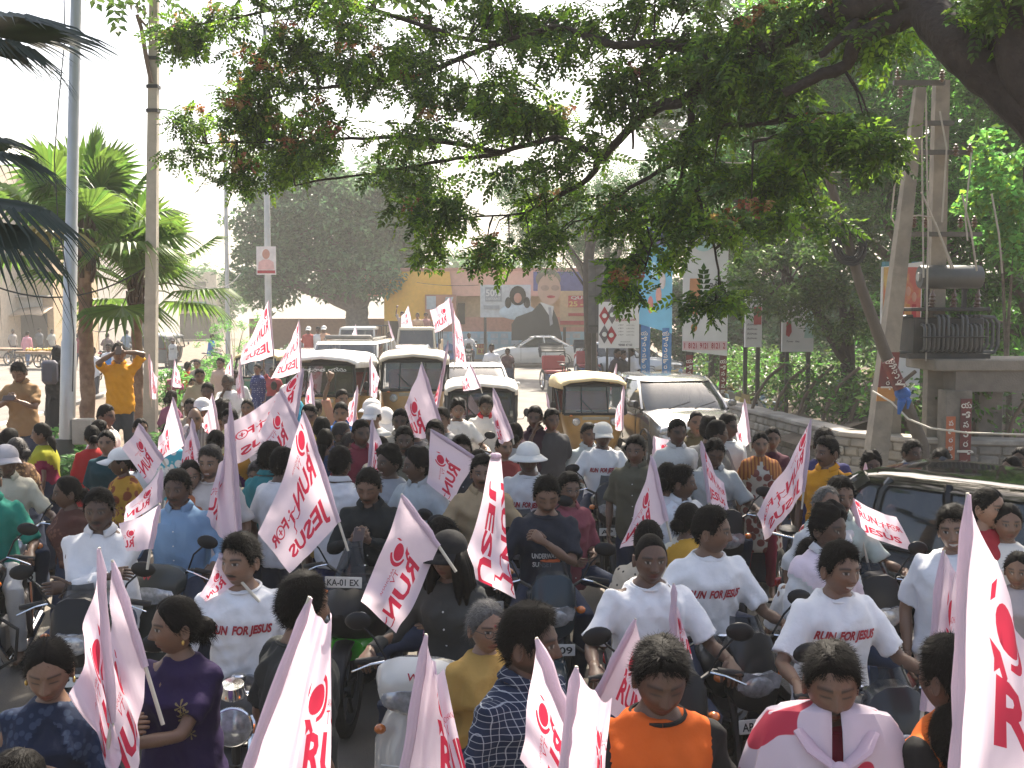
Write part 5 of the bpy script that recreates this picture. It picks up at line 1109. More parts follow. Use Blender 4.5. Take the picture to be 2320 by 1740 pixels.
# ---- lamp posts
b = PD(140, 950, 14.5); b.z = .42; t = thing('lamp_post', 'tall grey steel lamp post with dark base at the near end of the median', 'lamp post', b); tp = PD(166, -80, 14.5) - b; g = MB()
dv = tp / tp.z
g.lathe([(.115, .0), (.115, .62)], (0, 0, 0), (0, 0, 1), 20); g.build('base_sleeve', mat('base_grey', (.045, .05, .05), .6), t)
g = MB(); pts = [dv * z for z in (.62, 1.9, 1.92, 3.4, 3.42, tp.z + 2)]; g.tube(pts, [.10, .098, .088, .084, .075, .06], 20); g.build('pole', steel, t)
g = MB(); g.box((.26, -.02, .72), (.26, .16, .34), bev=.015); g.build('control_box', conc, t)
g = MB(); q = [(.12, -.06, tp.z)] + [(.10 + .10 * math.sin(k * 1.1), -.10, tp.z * (1 - k / 9.0) + .5) for k in range(9)]; g.tube(q, .008, 5); g.build('cable', wirem, t)
for (x, y0, y1, Y, r, lb, z0) in [(580, 700, 60, 38, .13, 'far steel lamp post carrying a small pink poster', .4), (492, 720, 330, 46, .11, 'thin far lamp post beside the rounded bush', .4)]:
    b = PD(x, y0, Y); b.z = z0; t = thing('lamp_post', lb, 'lamp post', b); g = MB(); H_ = PD(x, y1, Y).z - z0; g.tube([(0, 0, 0), (.02, 0, H_)], [r, r * .6], 12); g.build('pole', steel, t); g = MB()
    for s in (-1, 1): g.tube([(0, 0, H_), (s * .5, 0, H_ + .25), (s * 1.3, 0, H_ + .35)], .035, 6)
    g.build('lamp_arm', steel, t)
    for s in (-1, 1): g = MB(); g.ell((s * 1.5, 0, H_ + .37), (.35, .14, .06), 12, 6); g.build('lamp_head', steel, t)
b = PD(575, 563, 37.7); t = thing('poster', 'small pink-white portrait poster tied to the far lamp post', 'poster', b); g = MB(); g.box((0, 0, 0), (.66, .02, .96)); g.build('sheet', mat('poster_white', (.6, .55, .53), .6), t)
g = MB(); g.ell((0, -.014, .22), (.13, .006, .17), 14, 8); g.build('printed_face', mat('poster_skin', (.45, .22, .16), .6), t); g = MB(); g.prism([(-.28, -.3), (.28, -.3), (.25, -.05), (.1, .04), (-.1, .04), (-.25, -.05)], -.018, -.011); g.build('printed_shirt', mat('poster_pink', (.6, .35, .33), .6), t)
g = MB(); g.box((0, -.014, -.38), (.6, .006, .1)); g.build('printed_band', PRINT_RED, t)
# ---- concrete electricity pole on the median
b = PD(322, 905, 16.6); b.z = .42; t = thing('electricity_pole', 'slim concrete electricity pole with a bracket, behind the man in the orange shirt', 'pole', b); tp = PD(334, -60, 16.6) - b; g = MB()
g.loft([[(x * w + tp.x * (z / tp.z), y * w * .8, z) for x, y in ((-1, -1), (1, -1), (1, 1), (-1, 1))] for z, w in ((0, .095), (tp.z, .06))]); g.build('shaft', mat('pale_concrete', (.42, .38, .31), .85, bump=.3), t)
for y in (68, 127, 188, 240): z = PD(330, y, 16.6).z - .42; g = MB(); g.box((tp.x * z / tp.z, 0, z), (.17, .16, .05)); g.build('clamp_band', dark, t)
g = MB(); q = [PD(x, y, 16.5) - b for x, y in ((327, 178), (315, 120), (305, 60), (296, 32))]; g.tube(q, [.035, .035, .03, .03], 6); g.tube([PD(326, 68, 16.5) - b, PD(300, 38, 16.5) - b], .02, 6); g.build('bracket', mat('brown_steel', (.16, .11, .08), .7), t)
for x, y in ((283, 8), (297, 15), (312, 28)): p = PD(x, y, 16.4) - b; g = MB(); g.lathe([(.01, .07), (.035, .05), (.02, .03), (.045, 0), (.02, -.03), (.01, -.09)], p, (0, 0, 1), 10); g.build('insulator', mat('porcelain', (.5, .47, .42), .3), t)
# overhead lines across the left street
for i, (a, c, sg, lb) in enumerate([((-20, 615, 16), (340, 560, 16.6), .35, 'slack black cable crossing behind the lamp post'), ((330, 560, 16.6), (520, 590, 40), .5, 'black cable running from the concrete pole to the far lamps'), ((330, 640, 16.6), (180, 700, 40), .4, 'thin cable dropping from the concrete pole toward the shops'), ((900, 610, 56), (1140, 598, 58), .3, 'cable drooping across the yellow banner')]):
    A, B = PD(*a), PD(*c); g = MB(); g.tube([A.lerp(B, k / 12) - Vector((0, 0, sg * 4 * (k / 12) * (1 - k / 12))) for k in range(13)], .012, 5); tag(g.build('overhead_cable', wirem), lb, 'cable', 'overhead cables')
# ---- stone wall along the kerb and what stands behind it
wp = [(4.05, 31), (4.5, 25), (5.2, 20.3), (5.5, 18.4), (6.4, 17.4), (9.5, 16.6)]
t = thing('stone_wall', 'low grey stone wall running along the road edge under the trees', 'wall', (wp[0][0], wp[0][1], 0)); rr = random.Random(4); sm = [mat('rubble_%d' % k, c, .95, var=.2, vscale=7, bump=.7, bscale=18) for k, c in enumerate(((.30, .27, .22), (.24, .22, .19), (.34, .31, .26)))]
core = MB(); stones = []
for (x0, y0), (x1, y1) in zip(wp, wp[1:]):
    A, B = Vector((x0, y0, 0)) - t.location, Vector((x1, y1, 0)) - t.location; A.z = B.z = 0; d = B - A; L = d.length; d.normalize(); nrm = Vector((d.y, -d.x, 0)); nrm = nrm if nrm.x < 0 or nrm.y < 0 else -nrm
    core.add([A, B, B - nrm * .35, A - nrm * .35, *[p + Vector((0, 0, .62)) for p in (A, B, B - nrm * .35, A - nrm * .35)]], [(0, 1, 5, 4), (1, 2, 6, 5), (2, 3, 7, 6), (3, 0, 4, 7), (4, 5, 6, 7), (0, 3, 2, 1)])
    cop = MB(); ang = math.atan2(d.y, d.x); cop.box((A + B) / 2 - nrm * .17 + Vector((0, 0, .67)), (L + .02, .46, .09), (0, 0, ang), .02); cop.build('coping', conc, t)
    z = 0
    for row in range(4):
        s = -rr.uniform(0, .2)
        while s < L:
            w = rr.uniform(.22, .42); c = A + d * (min(s + w / 2, L - .05)) + nrm * rr.uniform(.0, .018) + Vector((0, 0, .077 + .155 * row)); stones.append((c, w, ang)); s += w + .015
core.build('mortar', mat('mortar', (.2, .18, .15), .95, bump=.4), t)
smesh = []
for k in range(6): g = MB(); g.box((0, 0, 0), (.31, .06, .145), bev=.028); g.v = [(x * rr.uniform(.93, 1.05), y * rr.uniform(.8, 1.2), z * rr.uniform(.93, 1.05)) for x, y, z in g.v]; smesh.append(g.mesh('stone', sm[k % 3]))
stones.sort(key=lambda s: -s[1]); rest = MB()
for i, (c, w, ang) in enumerate(stones[:290]): o = link('stone', smesh[i % 6], t); o.location = c; o.rotation_euler = (0, rr.uniform(-.06, .06), ang); o.scale = (w / .31, 1, 1)
# bank of rubbish and earth behind the wall
rg = np.random.default_rng(8); g = MB(); xs = np.linspace(0, 9, 16); ys = np.linspace(19, 42, 20)
g.sheet([[(4.9 + .0 * y + x + max(0, (20 - y)) * .2, y, .35 + .5 * min(1, x / 3) + .35 * math.sin(x * 1.1 + y * .7) * min(1, x)) for x in xs] for y in ys]); struct(g.build('embankment', mat('bank_soil', (.085, .065, .045), .95, var=.3, vscale=2, bump=.6, bscale=20)))
V = []; Fq = []; cols = [mat('litter_%d' % i, c, .7) for i, c in enumerate(((.5, .48, .42), (.35, .28, .18), (.22, .2, .17), (.5, .45, .2), (.2, .3, .4)))]; mi = []
for k in range(800):
    y = rg.uniform(24, 38); x = 5.0 + rg.exponential(1.1); c = np.array((x, y, .42 + .5 * min(1, (x - 4.9) / 3) + rg.uniform(0, .25))); s = rg.uniform(.04, .16); Rm = rand_rot(1, 2.0, rg)[0]; q = np.array([(-1, -.7, 0), (1, -.8, .2), (.8, .9, 0), (-.9, .7, .3)]) * s; V.append(q @ Rm.T + c); Fq.append(np.arange(4) + 4 * k); mi.append(rg.integers(5))
o = link('litter', np_mesh('litter', np.concatenate(V), np.array(Fq), cols, mi)); o['kind'] = 'stuff'; tag(o, 'heap of pale rubbish on the bank behind the wall', 'litter', kind='stuff')
rg2 = np.random.default_rng(31); ub = []
for k in range(150): y = rg2.uniform(17.6, 34); x = 5.6 + max(0, 20 - y) * .6 + rg2.exponential(1.6); ub.append(ell_pts((x, y, .75 + rg2.uniform(0, .7)), (.5, .5, .45), 55, rg2, .1))
uo = scatter('undergrowth', np.concatenate(ub), one_leaf(.14, .07)[None], [LF_DARK, LF_FORE, LF_MANGO], None, (.7, 1.4), (.4, .35, .25), rg2); tag(uo, 'tangled green undergrowth on the bank behind the wall', 'undergrowth', kind='stuff')
for i in range(11):      # bent iron fence uprights on the wall
    k = i / 10; a = Vector((4.9, 22.5, .65)).lerp(Vector((8.2, 16.9, .65)), k); 
    if i in (): continue
    g = MB(); g.tube([(0, 0, 0), (.12, .05, .35), (.36, .1, .70), (.72, .15, .98)], .035, 8); g.build('fence_upright', mat('rusty_iron', (.12, .085, .06), .85, bump=.4), t).location = a - t.location
# ---- painted lettering, letter by letter down a post
def telugu(parent, c, txt, m, h, step, dx=0.0, face=(1, 0, 0)):
    for i, ch in enumerate(txt): text_obj('lettering', ch, m, parent, Vector(c) + Vector((dx * i, 0, -step * i)), face, (0, 0, 1), h, None, .02, off=.0)
LETT = mat('lettering_white', (.6, .57, .5), .7)
def hoarding(label, x0, y0, x1, y1, Y, posts, border, m, dz=0.0, skew=0.0, name='hoarding', tilt=0.0):
    """board filling the picture box (shown pixels) at distance Y, on posts to the ground"""
    A = PD(x0, y1, Y); B = PD(x1, y1, Y); C_ = PD(x0, y0, Y); w = B.x - A.x; h = C_.z - A.z; t = thing(name, label, 'hoarding', (A.x + w / 2, Y, 0), R(tilt)); z0 = A.z
    g = MB(); g.prism([(-w / 2, z0 + skew * 0), (w / 2, z0 - skew), (w / 2, z0 + h - 0), (-w / 2, z0 + h - skew)], -.03, .03); pn = g.build('panel', m, t)
    for px_, pm_, pr, kind in posts:
        X = (PD(px_, y1, Y).x - A.x) - w / 2; g = MB(); g.box((X, .08, (z0 + h) / 2), (pr, pr, z0 + h)); po = g.build('post', pm_, t)
        if kind == 'tel':
            g = MB(); g.box((X, .08 - pr / 2 - .006, z0 - .75), (pr * .98, .012, 1.3)); g.build('painted_band', redp if pm_ is not bluep else bluep, po); g = MB(); g.box((X, .08 - pr / 2 - .006, z0 - 1.52), (pr * .98, .012, .2)); g.build('painted_band', orp, po)
            telugu(po, (X, .08 - pr / 2 - .02, z0 - .25), 'యేసుప్రభు', LETT, pr * .6, .15)
    return t, w, h, z0
wb = mat('board_white', (.62, .61, .6), .5, var=.08, vscale=2); darkp = mat('post_dark', (.05, .045, .04), .8)
t, w, h, z = hoarding('white board with four red and black diamonds and red script', 1293, 652, 1380, 752, 30.2, [(1312, dark, .06, ''), (1360, dark, .06, '')], 0, wb)
for i, (u, v, m) in enumerate(((-.36, .70, PRINT_RED), (-.17, .72, mat('print_grey', (.1, .09, .1), .6)), (-.36, .30, MATS['print_grey']), (-.19, .28, PRINT_RED))):
    cx, cz = u * w, z + v * h; s = .17 * w; g = MB(); g.prism([(cx, cz - s * 1.35), (cx + s * .8, cz), (cx, cz + s * 1.35), (cx - s * .8, cz)], -.045, -.032); d = g.build('diamond', m, t); g = MB(); g.lathe([(.001, 0), (s * .35, 0), (s * .3, .004)], (cx, -.047, cz), (0, -1, 0), 12); g.build('emblem', PRINT_W, d)
text_obj('lettering', 'శ్రీ పద్మావతి', PRINT_RED, t, (.16 * w, -.04, z + .62 * h), (1, 0, .05), (0, 0, 1), h * .07, w * .5)
for k in range(4): text_obj('lettering', 'శక్తి   యాగం', MATS['print_grey'], t, (.18 * w, -.04, z + (.5 - .07 * k) * h), (1, 0, 0), (0, 0, 1), h * .03, w * .4, .0)
text_obj('lettering', 'Available', MATS['print_grey'], t, (.16 * w, -.04, z + .14 * h), (1, 0, 0), (0, 0, 1), h * .025, w * .25, .0); text_obj('lettering', '98488 47100', MATS['print_grey'], t, (.16 * w, -.04, z + .07 * h), (1, 0, 0), (0, 0, 1), h * .05, w * .34, .02)
t, w, h, z = hoarding('sky-blue printed hoarding with a navy top strip, half hidden by leaves', 1380, 490, 1452, 700, 30, [(1392, bluep, .2, 'tel'), (1440, bluep, .2, 'tel')], 0, mat('banner_blue', (.13, .42, .62), .5, var=.15, vscale=1.5), skew=.25, tilt=-24)
g = MB(); g.box((0, -.04, z + h * .90), (w, .02, h * .18)); g.build('top_strip', mat('navy_strip', (.05, .05, .16), .6), t)
for u, v, c in ((.1, .3, (.6, .3, .25)), (-.15, .2, (.55, .2, .2)), (.22, .45, (.55, .5, .5)), (-.05, .55, (.4, .6, .75))): g = MB(); g.ell((u * w, -.035, z + v * h), (.09 * w, .012, .09 * h), 14, 8); g.build('printed_figure', mat('print_%.2f_%.2f' % c[:2], c, .6), t)
t, w, h, z = hoarding('tall white hoarding with an orange vase, black script and a red number strip', 1474, 505, 1570, 758, 27, [(1490, darkp, .17, 'tel'), (1562, darkp, .17, 'tel')], 0, mat('board_cream', (.6, .6, .58), .5, var=.1, vscale=1.5), skew=.12, tilt=-8)
g = MB(); g.prism([(-.30 * w, z + .32 * h), (-.18 * w, z + .30 * h), (-.10 * w, z + .45 * h), (-.12 * w, z + .62 * h), (-.34 * w, z + .62 * h), (-.36 * w, z + .45 * h)], -.045, -.032); g.build('printed_vase', mat('print_vase', (.5, .22, .09), .6), t)
g = MB(); g.ell((-.24 * w, -.035, z + .20 * h), (.07 * w, .012, .035 * h), 12, 6); g.build('printed_flame', orp, t)
g = MB(); g.ell((-.05 * w, -.035, z + .90 * h), (.2 * w, .012, .05 * h), 12, 6); g.build('printed_leaf', mat('print_teal', (.35, .55, .55), .6), t)
text_obj('lettering', 'జైభీమ్', PRINT_K, t, (.25 * w, -.045, z + .55 * h), (1, 0, 0), (0, 0, 1), h * .09, w * .36)
g = MB(); g.box((0, -.038, z + .045 * h), (w * .98, .01, h * .075)); g.build('number_strip', mat('strip_pink', (.6, .42, .42), .6), t); text_obj('lettering', '1  8121  9121  8121  2', PRINT_RED, t, (0, -.05, z + .045 * h), (1, 0, 0), (0, 0, 1), h * .05, w * .9, .02)
t, w, h, z = hoarding('narrow white board with a red panel, left of the pair under the evergreen', 1608, 640, 1645, 750, 25, [(1612, darkp, .08, ''), (1640, darkp, .08, '')], 0, wb, tilt=6)
g = MB(); g.box((.22 * w, -.038, z + .62 * h), (w * .45, .01, h * .35)); g.build('red_panel', mat('panel_red', (.4, .08, .08), .6), t)
for k in range(4): text_obj('lettering', 'వివరాలకు', MATS['print_grey'], t, (-.1 * w, -.04, z + (.45 - .09 * k) * h), (1, 0, 0), (0, 0, 1), h * .04, w * .6, .01)
t, w, h, z = hoarding('small white board with a red figure and green edge, under the evergreen', 1688, 640, 1756, 760, 24, [(1702, darkp, .08, ''), (1748, darkp, .08, '')], 0, wb)
g = MB(); g.prism([(-.38 * w, z + .30 * h), (-.28 * w, z + .27 * h), (-.2 * w, z + .36 * h), (-.22 * w, z + .52 * h), (-.36 * w, z + .54 * h)], -.045, -.032); g.build('printed_figure', PRINT_RED, t)
g = MB(); g.prism([(.2 * w, z + .25 * h), (.48 * w, z + .25 * h), (.48 * w, z + .9 * h), (.3 * w, z + .9 * h)], -.045, -.032); g.build('printed_edge', mat('print_green', (.35, .5, .45), .6), t)
text_obj('lettering', 'Power   Idea', MATS['print_grey'], t, (-.15 * w, -.04, z + .19 * h), (1, 0, 0), (0, 0, 1), h * .035, w * .4, .01)
# dark sheet-metal hoarding seen from behind
A = PD(1270, 720, 31); B = PD(1400, 560, 31); t = thing('sheet_metal_hoarding', 'dark back of a sheet-metal hoarding behind the leaves', 'hoarding', (A.x, 31, 0)); w = B.x - A.x; h = B.z - A.z
for k in range(8): g = MB(); g.box((w * (k + .5) / 8, 0, A.z + h / 2 + .02 * (k % 2)), (w / 8 - .02, .03, h)); g.build('sheet', mat('sheet_dark', (.05, .05, .055), .6, .3, col2=(.08, .08, .08)), t)
g = MB()
for zz in (.1, .5, .9): g.box((w / 2, -.05, A.z + h * zz), (w, .06, .06))
for xx in (.1, .9): g.box((w * xx, .06, (A.z + h) / 2), (.12, .08, A.z + h))
g.build('frame', dark, t)
# right-hand hoarding behind the poles
t, w, h, z = hoarding('white hoarding with a red group picture behind the leaning pole', 1897, 565, 1985, 870, 20.5, [(1912, mat('teal_post', (.05, .17, .2), .7), .14, ''), (1975, MATS['teal_post'], .1, '')], 0, wb, skew=.1, tilt=4)
g = MB(); g.box((0, -.04, z + .68 * h), (w * .93, .02, h * .56)); g.build('picture', mat('picture_red', (.42, .09, .07), .6, col2=(.55, .4, .12), vscale=3), t)
for k in range(5): g = MB(); g.ell((-.3 * w + .15 * w * k, -.05, z + (.75 + .04 * (k % 2)) * h), (.06 * w, .012, .035 * h), 10, 6); g.build('printed_face', MATS['poster_skin'], t); g = MB(); g.prism([(-.37 * w + .15 * w * k, z + .48 * h), (-.23 * w + .15 * w * k, z + .48 * h), (-.25 * w + .15 * w * k, z + .7 * h), (-.35 * w + .15 * w * k, z + .7 * h)], -.058, -.051); g.build('printed_figure', orp if k % 2 else PRINT_RED, t)
# ---- transformer and its poles
b = PD(1885, 1005, 17); b.z = 0; t = thing('electricity_pole', 'leaning square concrete pole painted with a red lettered band', 'pole', b); tp = PD(1987, 190, 17) - b; g = MB()
def lean(z): return Vector((tp.x * z / tp.z, 0, z))
g.loft([[tuple(lean(z) + Vector((x * w, y * w, 0))) for x, y in ((-1, -1), (1, -1), (1, 1), (-1, 1))] for z, w in ((-.1, .155), (tp.z, .075))]); sh = g.build('shaft', mat('pole_concrete', (.26, .23, .185), .88, bump=.35, bscale=14, col2=(.2, .18, .15)), t)
z1 = PD(1890, 760, 17).z; z2 = PD(1890, 835, 17).z; z3 = PD(1890, 865, 17).z
def wd(z): return .155 + (.075 - .155) * z / tp.z
g = MB(); g.loft([[tuple(lean(z) + Vector((x * (wd(z) + .004), -wd(z) - .008 + y, 0))) for x, y in ((-1, 0), (1, 0), (1, .02), (-1, .02))] for z in (z2, z1)]); g.build('painted_band', redp, t); g = MB(); g.loft([[tuple(lean(z) + Vector((x * (wd(z) + .004), -wd(z) - .008 + y, 0))) for x, y in ((-1, 0), (1, 0), (1, .02), (-1, .02))] for z in (z3, z2)]); g.build('painted_band', orp, t)
for i, ch in enumerate('యేసురా'): zz = z1 - .08 - (z1 - z2) * .9 * i / 5; text_obj('lettering', ch, LETT, t, lean(zz) + Vector((0, -wd(zz) - .014, 0)), (1, 0, 0), (0, 0, 1), .075)
b2 = PD(2012, 980, 17.6); b2.z = 0; t = thing('electricity_pole', 'upright twin concrete pole with cross-arms and insulators behind the transformer', 'pole', b2); H2 = PD(2012, 175, 17.6).z; g = MB(); g.loft([[(x * w, y * w * .8, z) for x, y in ((-1, -1), (1, -1), (1, 1), (-1, 1))] for z, w in ((-.1, .135), (H2, .11))]); g.build('shaft', MATS['pole_concrete'], t)
g = MB()
for y0_, xa, xb in ((178, 1930, 2040), (328, 1915, 2100), (505, 1960, 2120), (265, 1985, 2060)):
    a = PD(xa, y0_, 17.4) - b2; c = PD(xb, y0_ + 2, 17.4) - b2; g.box((a + c) / 2, ((c - a).length, .07, .07))
g.build('cross_arm', mat('arm_steel', (.10, .095, .085), .6, .4), t)
for x, y in ((1940, 160), (1945, 200), (2035, 165), (1935, 325), (2065, 325), (2095, 325), (1975, 480), (2000, 480), (2075, 480), (2105, 480)): p = PD(x, y, 17.3) - b2; g = MB(); g.lathe([(.01, .10), (.03, .09), (.02, .06), (.05, .045), (.022, .02), (.055, 0), (.022, -.03), (.05, -.05), (.012, -.09)], p, (0, 0, 1), 10); g.build('insulator', mat('brown_porcelain', (.1, .06, .04), .3, coat=.6), t)
g = MB()
for a in [((1940, 330), (1925, 470), (1950, 510)), ((2000, 200), (2005, 500), (2000, 780)), ((2098, 330), (2085, 470), (2090, 520)), ((2020, 480), (2060, 580)), ((1990, 190), (1995, 600)), ((2030, 240), (2045, 320), (2035, 480)), ((1950, 470), (1985, 465), (2015, 470))]: g.tube([PD(x, y, 17.2) - b2 for x, y in a], .014, 5)
g.build('jumper_wire', mat('wire_grey', (.35, .33, .28), .6), t)
g = MB(); cn = Vector((PD(2105, 800, 17.4).x, 17.6, 0)); zt = PD(2100, 775, 17.2).z; zb_ = PD(2100, 800, 17.2).z; w_ = PD(2230, 790, 17.2).x - PD(1950, 790, 17.2).x
tt = thing('transformer_plinth', 'concrete platform on columns carrying the transformer, with lettered red posters', 'platform', cn)
g.box((.2, 0, (zt + zb_) / 2), (w_ * .98, 1.3, zt - zb_), bev=.02); g.build('slab', mat('slab_concrete', (.2, .18, .15), .9, bump=.4), tt); g = MB(); g.box((.1, 0, zb_ - .16), (w_ * .55, 1.2, .32)); g.build('beam', mat('beam_concrete', (.15, .135, .115), .9, bump=.4), tt)
xc = PD(2070, 900, 17).x - cn.x
for X, Y_ in ((xc, -.45), (xc + .9, .5), (xc - .75, .5)): g = MB(); g.box((X, Y_, (zb_ - .3) / 2), (.40, .36, zb_ - .3), bev=.01); g.build('column', mat('old_concrete', (.2, .18, .15), .9, bump=.4, col2=(.13, .12, .1)), tt)
g = MB(); g.box((xc + .1, -.645, zb_ - .95), (.17, .012, 1.05)); pst = g.build('poster', redp, tt); telugu(tt, (xc + .1, -.66, zb_ - .52), 'యేసురారాజు', LETT, .10, .15); g = MB(); g.box((xc + .1, -.645, zb_ - 1.56), (.17, .012, .16)); g.build('poster', orp, tt)
g = MB(); g.box((xc - .13, -.645, zb_ - 1.15), (.14, .012, .9)); g.build('poster', mat('poster_orange', (.42, .12, .05), .7), tt); telugu(tt, (xc - .13, -.66, zb_ - .80), 'ప్రభువు', LETT, .08, .13)
# the transformer
cx = PD(2065, 700, 17).x; zb0 = zt; T_ = thing('transformer', 'black finned electricity transformer with a grey drum on top', 'transformer', (cx, 17.5, zb0)); tm = mat('transformer_paint', (.02, .022, .022), .55, .2, col2=(.035, .032, .028)); tl = mat('transformer_grey', (.075, .08, .08), .5, .3)
S_ = DS * 17.2 / FPX * 1.17; 
g = MB(); g.box((0, .1, .34), (130 * S_, .7, .60), bev=.02); g.box((0, .1, .04), (150 * S_, .8, .08)); g.build('tank', tm, T_); g = MB(); g.box((0, .1, 1.05 - .28), (145 * S_, .8, .06), bev=.01); g.build('lid', tm, T_)
for k in range(13):
    x = (-52 + 8.6 * k) * S_; top = .66 if k in (3, 4, 5, 8, 9) else .52; g = MB(); g.tube([(x, -.20, .10), (x, -.36, .13), (x, -.40, .2), (x, -.40, top - .06), (x, -.36, top), (x, -.2, top + .02)], .024, 8); g.build('cooling_tube', tl, T_)
for s in (-1, 1):
    for k in range(3): g = MB(); g.tube([(s * 62 * S_, -.1 + .2 * k, .08), (s * 92 * S_, -.1 + .2 * k, .10), (s * 98 * S_, -.1 + .2 * k, .2), (s * 98 * S_, -.1 + .2 * k, .55), (s * 90 * S_, -.1 + .2 * k, .64), (s * 62 * S_, -.1 + .2 * k, .66)], .03, 8); g.build('cooling_tube', tl, T_)
g = MB(); g.tube([(-60 * S_, -.43, .34), (62 * S_, -.43, .34)], .014, 6); g.build('brace_bar', dark, T_)
g = MB(); g.lathe([(.02, -57 * S_), (.17, -57 * S_), (.185, -54 * S_), (.185, 54 * S_), (.17, 57 * S_), (.02, 57 * S_)], (10 * S_, .0, 1.28), (1, 0, 0), 24); g.build('conservator_drum', tl, T_); g = MB(); g.lathe([(.001, -.02), (.07, -.02), (.07, .02)], (10 * S_ - 58 * S_, 0, 1.28), (1, 0, 0), 16); g.build('drum_flange', mat('flange', (.3, .3, .29), .5), T_)
for s in (-30, 40): g = MB(); g.box((s * S_, .05, .95), (.06, .06, .34)); g.build('drum_bracket', tm, T_)
for s in (-32, 8, 52): g = MB(); g.lathe([(.05, 0), (.05, .04), (.03, .05), (.06, .08), (.03, .10), (.055, .14), (.025, .17), (.05, .2), (.02, .24), (.012, .3)], (s * S_, -.2, .79), (0, -.2, 1), 12); g.build('bushing', MATS['brown_porcelain'], T_)
g = MB()
for (xa, ya, xb, yb) in ((1990, 415, 2055, 580), (2078, 420, 2110, 585), (2142, 418, 2165, 590)): g.tube([PD(xa, ya, 17.0) - T_.location, PD((xa + xb) / 2 + 4, (ya + yb) / 2, 17.0) - T_.location, PD(xb, yb, 17.2) - T_.location], .016, 6)
g.build('lead_wire', MATS['wire_grey'], T_)
# dark leaning pole with the cable coil, lashed to the concrete pole
b = PD(1992, 985, 16.2); b.z = 0; t = thing('leaning_pole', 'thin dark pole leaning steeply with a coil of black cable hung on it', 'pole', b); g = MB(); q = [PD(x, y, 16.2) - b for x, y in ((1992, 960), (1960, 880), (1905, 745), (1860, 620), (1825, 500), (1780, 350), (1740, 230), (1705, 135))]; g.tube([Vector((.05, 0, 0))] + q, [.1, .1, .095, .09, .08, .07, .055, .045, .03], 10); g.build('shaft', mat('pole_dark', (.085, .07, .055), .85, bump=.5), t)
cc = PD(1835, 530, 16.1) - b; rr = random.Random(2); g = MB()
for k in range(26): R0 = rr.uniform(.16, .30); ph = rr.uniform(0, 6); tlt = rr.uniform(-.3, .3); g.tube([cc + Vector((R0 * .8 * math.cos(a), .06 * math.sin(a + ph) + rr.uniform(-.03, .03), R0 * math.sin(a) + tlt * R0 * .3 * math.cos(a))) for a in (2 * math.pi * j / 22 for j in range(23))], .011, 5)
g.build('cable_coil', wirem, t); zc = PD(1950, 850, 16.1) - b; g = MB(); g.ell(zc, (.12, .11, .10), 12, 8); g.tube([zc, zc + Vector((-.05, -.1, -.12)), zc + Vector((-.08, -.08, -.30))], [.05, .06, .02], 8, flat=.5); g.tube([zc, zc + Vector((.06, -.1, -.1)), zc + Vector((.04, -.1, -.22))], [.05, .05, .015], 8, flat=.5); g.build('blue_cloth', mat('blue_cloth', (.02, .09, .3), .8, bump=.6, bscale=30), t)
p1, p2 = PD(1918, 780, 16.05) - b, PD(1945, 838, 16.05) - b; dv_ = p2 - p1; g = MB(); g.tube([p1, p2], [.095, .1], 8); g.build('painted_band', redp, t)
for i in range(6): text_obj('lettering', 'యేసురాజు'[i], LETT, t, p1 + dv_ * (i / 5.5) + Vector((0, -.11, 0)), (1, 0, 0), (.4, 0, .9), .08)
# rope
A = PD(1885, 845, 16.6); pts = [PD(x, y, Y) for x, y, Y in ((1885, 845, 16.6), (1925, 868, 16.2), (1962, 905, 15.9), (2010, 925, 15.6), (2090, 935, 15.2), (2250, 940, 15))]; g = MB(); g.tube(pts, .014, 6); tag(g.build('rope', mat('rope', (.5, .47, .4), .8)), 'pale rope strung from the lettered pole across the plinth', 'rope')
for i, pts in enumerate([[(1330, 345, 17.5), (1600, 352, 17.5), (1930, 345, 17.3)], [(1200, 262, 18), (1500, 282, 18), (1930, 325, 17.3)], [(1700, 372, 18), (1850, 372, 17.6), (1935, 358, 17.3)]]): g = MB(); A, B, C_ = [PD(*p) for p in pts]; g.tube([A.lerp(B, k / 6) for k in range(6)] + [B.lerp(C_, k / 6) for k in range(7)], .010, 5); tag(g.build('overhead_cable', MATS['wire_grey']), ['pale power line meeting the poles just above the lower cross-arm', 'pale power line sloping through the flame tree leaves', 'short pale line reaching the poles from the mango leaves'][i], 'cable', 'overhead cables')
# ---- the shop at the end of the road
Yb = 58.0
def bx(x): return PD(x, 700, Yb).x
def bz_(y): return PD(1000, y, Yb).z
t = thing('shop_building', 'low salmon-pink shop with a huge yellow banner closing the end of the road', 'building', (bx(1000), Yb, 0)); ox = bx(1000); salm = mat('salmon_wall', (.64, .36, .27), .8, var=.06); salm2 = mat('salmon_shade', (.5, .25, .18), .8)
def bb(name, x0, y0, x1, y1, m, yo=0.0, d=.3, par=None): g = MB(); g.box(((bx(x0) + bx(x1)) / 2 - ox, yo + d / 2, (bz_(y0) + bz_(y1)) / 2), (bx(x1) - bx(x0), d, bz_(y0) - bz_(y1))); return g.build(name, m, par or t, smooth=False)
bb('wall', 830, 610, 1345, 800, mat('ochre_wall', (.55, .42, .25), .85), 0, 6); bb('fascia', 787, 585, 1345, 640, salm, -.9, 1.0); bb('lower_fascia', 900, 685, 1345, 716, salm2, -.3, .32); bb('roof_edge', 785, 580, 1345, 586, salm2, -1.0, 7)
g = MB(); g.sheet([[(bx(835 + 145 * u + 12 * (v - .5) * (u > .5)) - ox, -1.0 + .10 * math.sin(u * 9 + v * 3), bz_(588 + 105 * v)) for u in np.linspace(0, 1, 14)] for v in np.linspace(0, 1, 8)]); g.build('yellow_banner', mat('banner_yellow', (.80, .44, .04), .7, var=.06), t)
